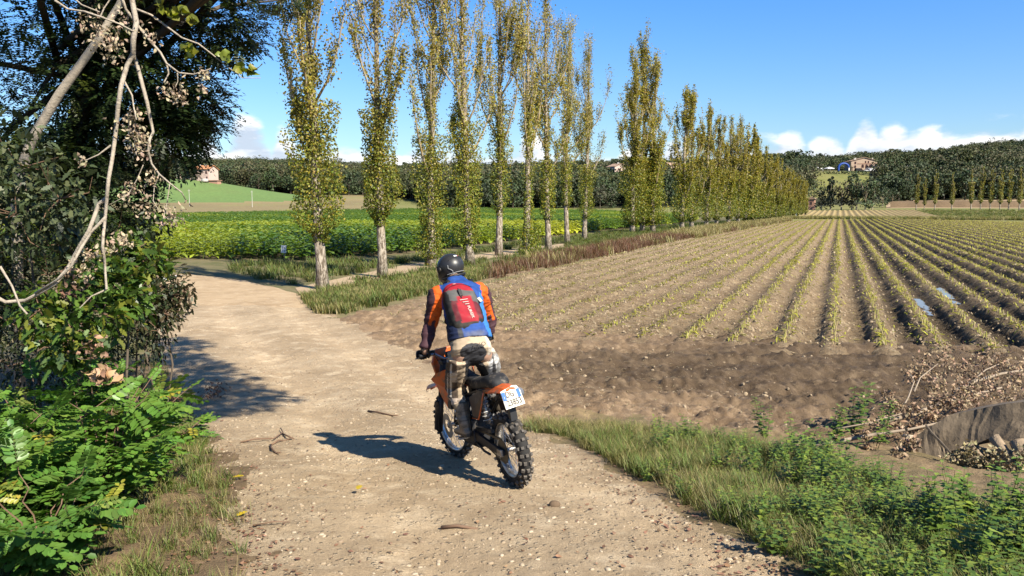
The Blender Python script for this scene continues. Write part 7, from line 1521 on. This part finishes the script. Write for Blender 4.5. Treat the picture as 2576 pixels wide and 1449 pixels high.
    for s in 'LR':
        t1, d1 = seg_param(v, J['s' + s], J['e' + s]); t2, d2 = seg_param(v, J['e' + s], J['w' + s]); arms[s] = (np.minimum(d1, d2), np.where(d1 < d2, t1, 1 + t2))
    blue = np.array((0.018, 0.070, 0.29)); lblue = np.array((0.040, 0.19, 0.52)); org = np.array((0.78, 0.13, 0.012)); mar = np.array((0.060, 0.026, 0.034)); C = np.tile(blue, (n, 1))
    side = v @ np.array(RT) - float(J['ch'].dot(RT)); C[(side > 0.115 - 0.03 * np.sin(tT * 5)) & (tT < 0.86)] = lblue; C[(side < -0.13) & (tT < 0.5)] = (0.012, 0.02, 0.06)  # lower left flank painted near black to stand for its shaded side
    dx, dy = ax('ch', 'sh')
    for s, sg in (('L', -1), ('R', 1)):
        d, t = arms[s]; isarm = (d < 0.112) & ((d < dT * 0.80) | (sg * side > 0.165)) & ~((t < 0.10) & (sg * side < 0.175)); C[isarm] = org
        el = np.array(J['s' + s]) + np.clip(t, 0, 1)[:, None] * (np.array(J['e' + s]) - np.array(J['s' + s])); rel = v - el; out_ = rel @ np.array(RT) * sg; back_ = -rel[:, 1]
        C[isarm & (out_ > 0.045) & (t < 1.3)] = mar * 1.2; C[isarm & (out_ > 0.025) & (out_ < 0.050) & (t < 0.8) & (t > 0.25) & (s == 'L')] = org * 1.0
        C[isarm & (t > 1.12) & ~((out_ < -0.03) & (t < 1.5))] = mar * 1.25; C[isarm & (t > 0.75) & (t < 1.12) & (np.abs(out_) < 0.018)] = mar * 1.3
    hemz = v @ np.array((J['w1'] - J['hem']).normalized()) - float(J['hem'].dot((J['w1'] - J['hem']).normalized())); torso = (dT < 0.23) & (tT < 0.3)
    dirt_ = smooth((0.13 - hemz) / 0.10) * smooth((fbm(v[:, 0] * 7, v[:, 2] * 7, 33, 4) - 0.40) / 0.2) * (np.abs(side + 0.03) < 0.14) * torso; C = C * (1 - 0.55 * dirt_[:, None]) + np.array((0.16, 0.15, 0.11)) * 0.55 * dirt_[:, None]; C[torso & (hemz < 0.000)] = (0.012, 0.013, 0.02)
    C *= (0.82 + 0.36 * fbm(v[:, 0] * 8, v[:, 2] * 8 + v[:, 1] * 8, 72, 4))[:, None]; paint(me, np.clip(C, 0.005, 1)); jk = obj('jacket', me, M_FAB, root)
    # gloves gripping the bar
    for s, g, w in (('L', gL, J['wL']), ('R', gR, J['wR'])):
        sg = -1 if s == 'L' else 1; gd = (bars.to_3x3() @ Vector((1, 0, 0))).normalized(); palm = MB(); k0 = g + Vector((0, -0.030, 0.040))
        palm.loft([oval(w + Vector((0, -0.004, 0.01)), gd, Vector((0, .5, .85)), .042, .034, 12), oval(w.lerp(k0, 0.5), gd, Vector((0, .6, .8)), .046, .028, 12), oval(k0, gd, Vector((0, .7, .7)), .047, .022, 12), oval(g + Vector((0, 0.005, 0.042)), gd, Vector((0, 1, .2)), .044, .016, 12)])
        ob = palm.build('glove', M_GLOVE, root, sm=True)
        for q, (off, ln) in enumerate(((-0.034, 0.90), (-0.012, 1.0), (0.011, 0.97), (0.033, 0.80))):
            b = g + gd * off * -sg; pts = [b + Vector((0, 0.008, 0.042)), b + Vector((0, 0.036, 0.028)), b + Vector((0, 0.042 * ln, -0.004)), b + Vector((0, 0.024, -0.030 * ln)), b + Vector((0, -0.002, -0.032 * ln))]; MB().tube(pts, [0.0115, 0.011, 0.0105, 0.010, 0.008], 8).build('finger', M_GLOVE, ob, sm=True)
        b = g - gd * sg * 0.040; MB().tube([w + gd * -sg * 0.03 + Vector((0, 0.0, -0.01)), b + Vector((0, -0.028, 0.010)), b + Vector((0, -0.020, -0.018)), b + Vector((0, 0.006, -0.030))], [0.015, 0.0125, 0.011, 0.009], 8).build('thumb', M_GLOVE, ob, sm=True)
    # boots on the pegs
    for s, sg in (('L', -1), ('R', 1)):
        a, f = J['a' + s], J['f' + s]; mb = MB(); top = a + Vector((0.0, -0.01, 0.05)); he = Vector((f.x, 0.50, 0.47)); so = 0.42
        limb_loft(mb, [top, a.lerp(he, 0.35), he + Vector((0, 0.02, 0.09)), he + Vector((0, 0.03, 0.02))], [.074, .066, .055, .052], 16)
        sx = []
        for (y, h, wd) in ((0.455, 0.06, 0.030), (0.48, 0.085, 0.042), (0.56, 0.10, 0.046), (0.64, 0.085, 0.050), (0.72, 0.062, 0.048), (0.765, 0.04, 0.030)): sx.append(oval(Vector((f.x + sg * 0.02 * (y - 0.5), y, so + h / 2)), Vector((1, 0, 0)), Vector((0, 0, 1)), wd, h / 2, 16, 0.7))
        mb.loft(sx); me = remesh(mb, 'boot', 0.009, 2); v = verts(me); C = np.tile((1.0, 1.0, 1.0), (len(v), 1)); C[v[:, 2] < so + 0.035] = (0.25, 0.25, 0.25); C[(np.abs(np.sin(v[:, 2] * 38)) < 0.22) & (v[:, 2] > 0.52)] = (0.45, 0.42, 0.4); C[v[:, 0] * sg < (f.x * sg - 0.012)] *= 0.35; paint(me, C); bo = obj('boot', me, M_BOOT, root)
        for z in (0.53, 0.60, 0.67): MB().box((f.x + sg * 0.062, 0.55, z), (0.012, 0.03, 0.02)).build('buckle', M_STEEL, bo, bevel=0.003)
    # helmet
    face = Vector((-0.42, 0.90, -0.16)).normalized(); X = face.cross(Vector((0, 0, 1))).normalized(); Z = X.cross(face); HM = Matrix((X, face, Z)).transposed().to_4x4(); HM.translation = J['head']
    V = []; nu, nv = 40, 26
    for j in range(nv):
        ph = math.pi * 0.5 - (math.pi * 0.80) * j / (nv - 1)
        for i in range(nu):
            t = 2 * math.pi * i / nu; cx, cy, cz = math.cos(ph) * math.sin(t), math.cos(ph) * math.cos(t), math.sin(ph); r = 1.0
            fw = max(0.0, cy); low = max(0.0, -cz); px_, py_, pz_ = 0.125 * cx, (0.150 if cy > 0 else 0.138) * cy, 0.132 * cz
            py_ += 0.045 * fw * low * 2.2; pz_ -= 0.030 * fw * low * 2.0; px_ *= 1 - 0.10 * low; py_ *= 1 - 0.12 * low * (cy < 0)
            V.append(Vector((px_, py_, pz_)))
    F = [(j * nu + i, j * nu + (i + 1) % nu, (j + 1) * nu + (i + 1) % nu, (j + 1) * nu + i) for j in range(nv - 1) for i in range(nu)]
    hm = obj('helmet', MB().add(V, F).mesh('helmet', True), M_HEL, root); hm.matrix_local = HM; sd = hm.modifiers.new('t', 'SOLIDIFY'); sd.thickness = 0.02; sd.offset = -1
    MB().lathe([(0.118, -0.088), (0.122, -0.100), (0.112, -0.118), (0.100, -0.114)], 40, 'z', closed=True).build('neck_roll', M_BLKP, hm, sm=True)
    vis = [(0.130 * math.sin(t) * 1.0, 0.155 * math.cos(t), z) for z in (0.045, -0.035) for t in np.linspace(-1.15, 1.15, 15)]; MB().add(vis, [(i, i + 1, 16 + i, 15 + i) for i in range(14)]).build('visor', mat('visor_dark', (0.01, 0.01, 0.012), 0.08, 0.6), hm, sm=True)
    for s in (-1, 1): MB().lathe([(0.0, s * 0.136), (0.022, s * 0.134), (0.026, s * 0.122), (0.0, s * 0.120)], 18, 'x', c=(0, 0.035, 0.0)).build('visor_pivot', M_BLKP, hm, sm=True)
    def onshell(az, el, o=1.015): t = math.radians(az); p = math.radians(el); return Vector((0.125 * math.cos(p) * math.sin(t), -0.138 * math.cos(p) * math.cos(t), 0.132 * math.sin(p))) * o
    MB().tube([onshell(a, 34 - 0.004 * a * a) for a in np.linspace(-52, 52, 13)], 0.004, 6).build('vent_ridge', M_BLKP, hm); MB().tube([onshell(a, -32) for a in np.linspace(-75, 75, 15)], 0.0035, 6).build('trim_line', mat('trim_grey', (0.3, 0.3, 0.3), 0.5), hm)
    def patch(name, a0, a1, e0, e1, m): P = [onshell(a0 + (a1 - a0) * i / 4, e, 1.022) for e in (e0, e1) for i in range(5)]; MB().add(P, [(i, i + 1, 6 + i, 5 + i) for i in range(4)]).build(name, m, hm)
    patch('logo_patch', -14, 8, 36, 43, M_WHITE); patch('logo_red', 8, 16, 36, 42, M_RED)
    MB().tube([onshell(-58, 6), onshell(-60, -8), onshell(-52, -14), onshell(-44, -22), onshell(-46, -34), onshell(-36, -36)], 0.004, 6).build('scratch_line', mat('trim_grey', (0.3, 0.3, 0.3), 0.5), hm)
    # backpack
    bt, bb = L(1146, 706, 0.70), L(1186, 830, 0.38); za = (bt - bb).normalized(); xa = (RT - za * RT.dot(za)).normalized(); ya = za.cross(xa); H_ = (bt - bb).length; PM_ = Matrix((xa, ya, za)).transposed().to_4x4(); c0 = bb + ya * 0.055; PM_.translation = c0
    bp = empty('backpack', (0, 0, 0), 0, 'red and grey backpack with black sides worn by the rider', 'backpack'); bp.matrix_world = mw @ PM_
    nz, na = 44, 60; V = []; C = []; dirt_n = np.random.default_rng(4)
    for j in range(nz):
        t = j / (nz - 1); hw = 0.166 * (1 - max(0, t - 0.55) ** 2 * 2.0) * (0.78 + 0.22 * min(1, t / 0.22)) ; dp = 0.125 * (0.62 + 0.38 * min(1, t / 0.18)) * (1 - 0.62 * max(0, (t - 0.62) / 0.38) ** 1.6); zz = H_ * t
        sh = math.sin(math.pi * min(1, (t + 0.04) / 0.10) / 2) * math.sin(math.pi * min(1, (1.03 - t) / 0.12) / 2)
        for i in range(na):
            a = 2 * math.pi * i / na; cx = math.copysign(abs(math.cos(a)) ** 0.62, math.cos(a)); cy = math.copysign(abs(math.sin(a)) ** 0.72, math.sin(a)); x = hw * sh * cx; y = -dp * sh * max(cy, 0) + 0.045 * max(-cy, 0); 
            y += 0.004 * math.sin(zz * 60 + x * 40); V.append(Vector((x, y, zz)))
            u = x / 0.166; red = (0.34, 0.010, 0.024); gry = (0.10, 0.10, 0.098); bl = (0.020, 0.020, 0.020); dred = (0.12, 0.014, 0.022); c = bl
            pw = 0.40 + 0.12 * (1 - t)
            if cy > 0.25:
                if t > 0.725 + 0.05 * u * u - 0.04 * u: c = red
                elif t > (0.60 if abs(u + 0.02) < pw else 0.50 - 0.05 * u): c = gry if abs(u) < 0.80 else bl
                elif t > 0.11 and abs(u + 0.02) < pw: c = red
                elif t > 0.15 and abs(u + 0.02) < pw + 0.30: c = dred
                if t <= 0.11: c = (0.032, 0.028, 0.022)
            elif cy > -0.2 and t > 0.72 and u > 0: c = gry
            ns = float(fbm(np.array(x * 30), np.array(zz * 30), 88, 3)); c = np.array(c) * (0.75 + 0.5 * ns); c = c + (np.array((0.16, 0.13, 0.10)) - c) * max(0, ns - 0.55) * 1.2 * (1 - t); C.append(c)
    F = [(j * na + i, j * na + (i + 1) % na, (j + 1) * na + (i + 1) % na, (j + 1) * na + i) for j in range(nz - 1) for i in range(na)] + [tuple(range(na - 1, -1, -1)), tuple((nz - 1) * na + k for k in range(na))]
    obj('bag', MB().add(V, F, C).mesh('bag', True), M_FAB, bp)
    def surf(u, t): dp = 0.125 * (0.62 + 0.38 * min(1, t / 0.18)) * (1 - 0.62 * max(0, (t - 0.62) / 0.38) ** 1.6); return Vector((u * 0.166, -dp * (1 - abs(u) ** 3.2) ** 0.40 - 0.003, H_ * t))
    MLOGO = mat('print_white', (0.72, 0.66, 0.58), 0.7)
    for k, (t, u0, u1) in enumerate(((0.515, -0.30, 0.16), (0.468, -0.18, 0.16), (0.425, -0.08, 0.16))): MB().tube([surf(u, t + 0.02 * (u - u0)) for u in np.linspace(u0, u1, 5)], 0.0072, 6, flat=0.4).build('logo_bar', MLOGO, bp)
    text_mesh('PURSEK', 0.040, 'brand_text', MLOGO, bp, Matrix.Translation(surf(0.10, 0.265) + Vector((0, -0.002, 0))) @ Matrix.Rotation(R(90), 4, 'X') @ Matrix.Rotation(R(-84), 4, 'Z'), 0.001, 1.0)
    MB().box(surf(-0.16, 0.66) + Vector((0, -0.006, 0)), (0.032, 0.014, 0.075)).build('strap_buckle', M_BLKP, bp, bevel=0.003); MB().tube([surf(-0.16, 0.55), surf(-0.16, 0.60), surf(-0.16, 0.70), surf(-0.15, 0.76)], 0.012, 6, flat=0.35).build('compression_strap', M_BLKP, bp)
    MB().tube([surf(-0.75, 0.80), surf(-0.4, 0.86), surf(0, 0.88), surf(0.4, 0.86), surf(0.75, 0.80)], 0.003, 5).build('zip', M_BLKP, bp); MB().tube([surf(-0.30, 0.905), surf(-0.12, 0.91)], 0.003, 5).build('zip_pull', M_CLEAR, bp)
    inv = (mw @ PM_).inverted() @ mw
    for s, sg in (('L', -1), ('R', 1)):
        shp = J['s' + s].lerp(J['sh'], 0.52); up_ = (J['nk'] - J['ch']).normalized(); fr = ya; p = [Vector((sg * 0.075, 0.02, H_ * 0.93)), inv @ (shp + up_ * 0.085 - ya * 0.11), inv @ (shp + up_ * 0.128 - ya * 0.02), inv @ (shp + up_ * 0.085 + ya * 0.12), inv @ (shp - up_ * 0.12 + ya * 0.155), inv @ (J['w2'] + RT * sg * 0.17 + ya * 0.09), Vector((sg * 0.135, 0.02, H_ * 0.16))]
        MB().tube(p, [0.028, 0.032, 0.034, 0.034, 0.028, 0.014, 0.012], 8, flat=0.35).build('shoulder_strap', M_BLKP, bp, sm=True)
        if sg > 0: MB().box(surf(0.86, 0.52) + Vector((0.012, -0.01, 0)), (0.03, 0.01, 0.05), Matrix.Rotation(R(-25), 3, 'Y')).build('side_label', M_CLEAR, bp)
build_rider()
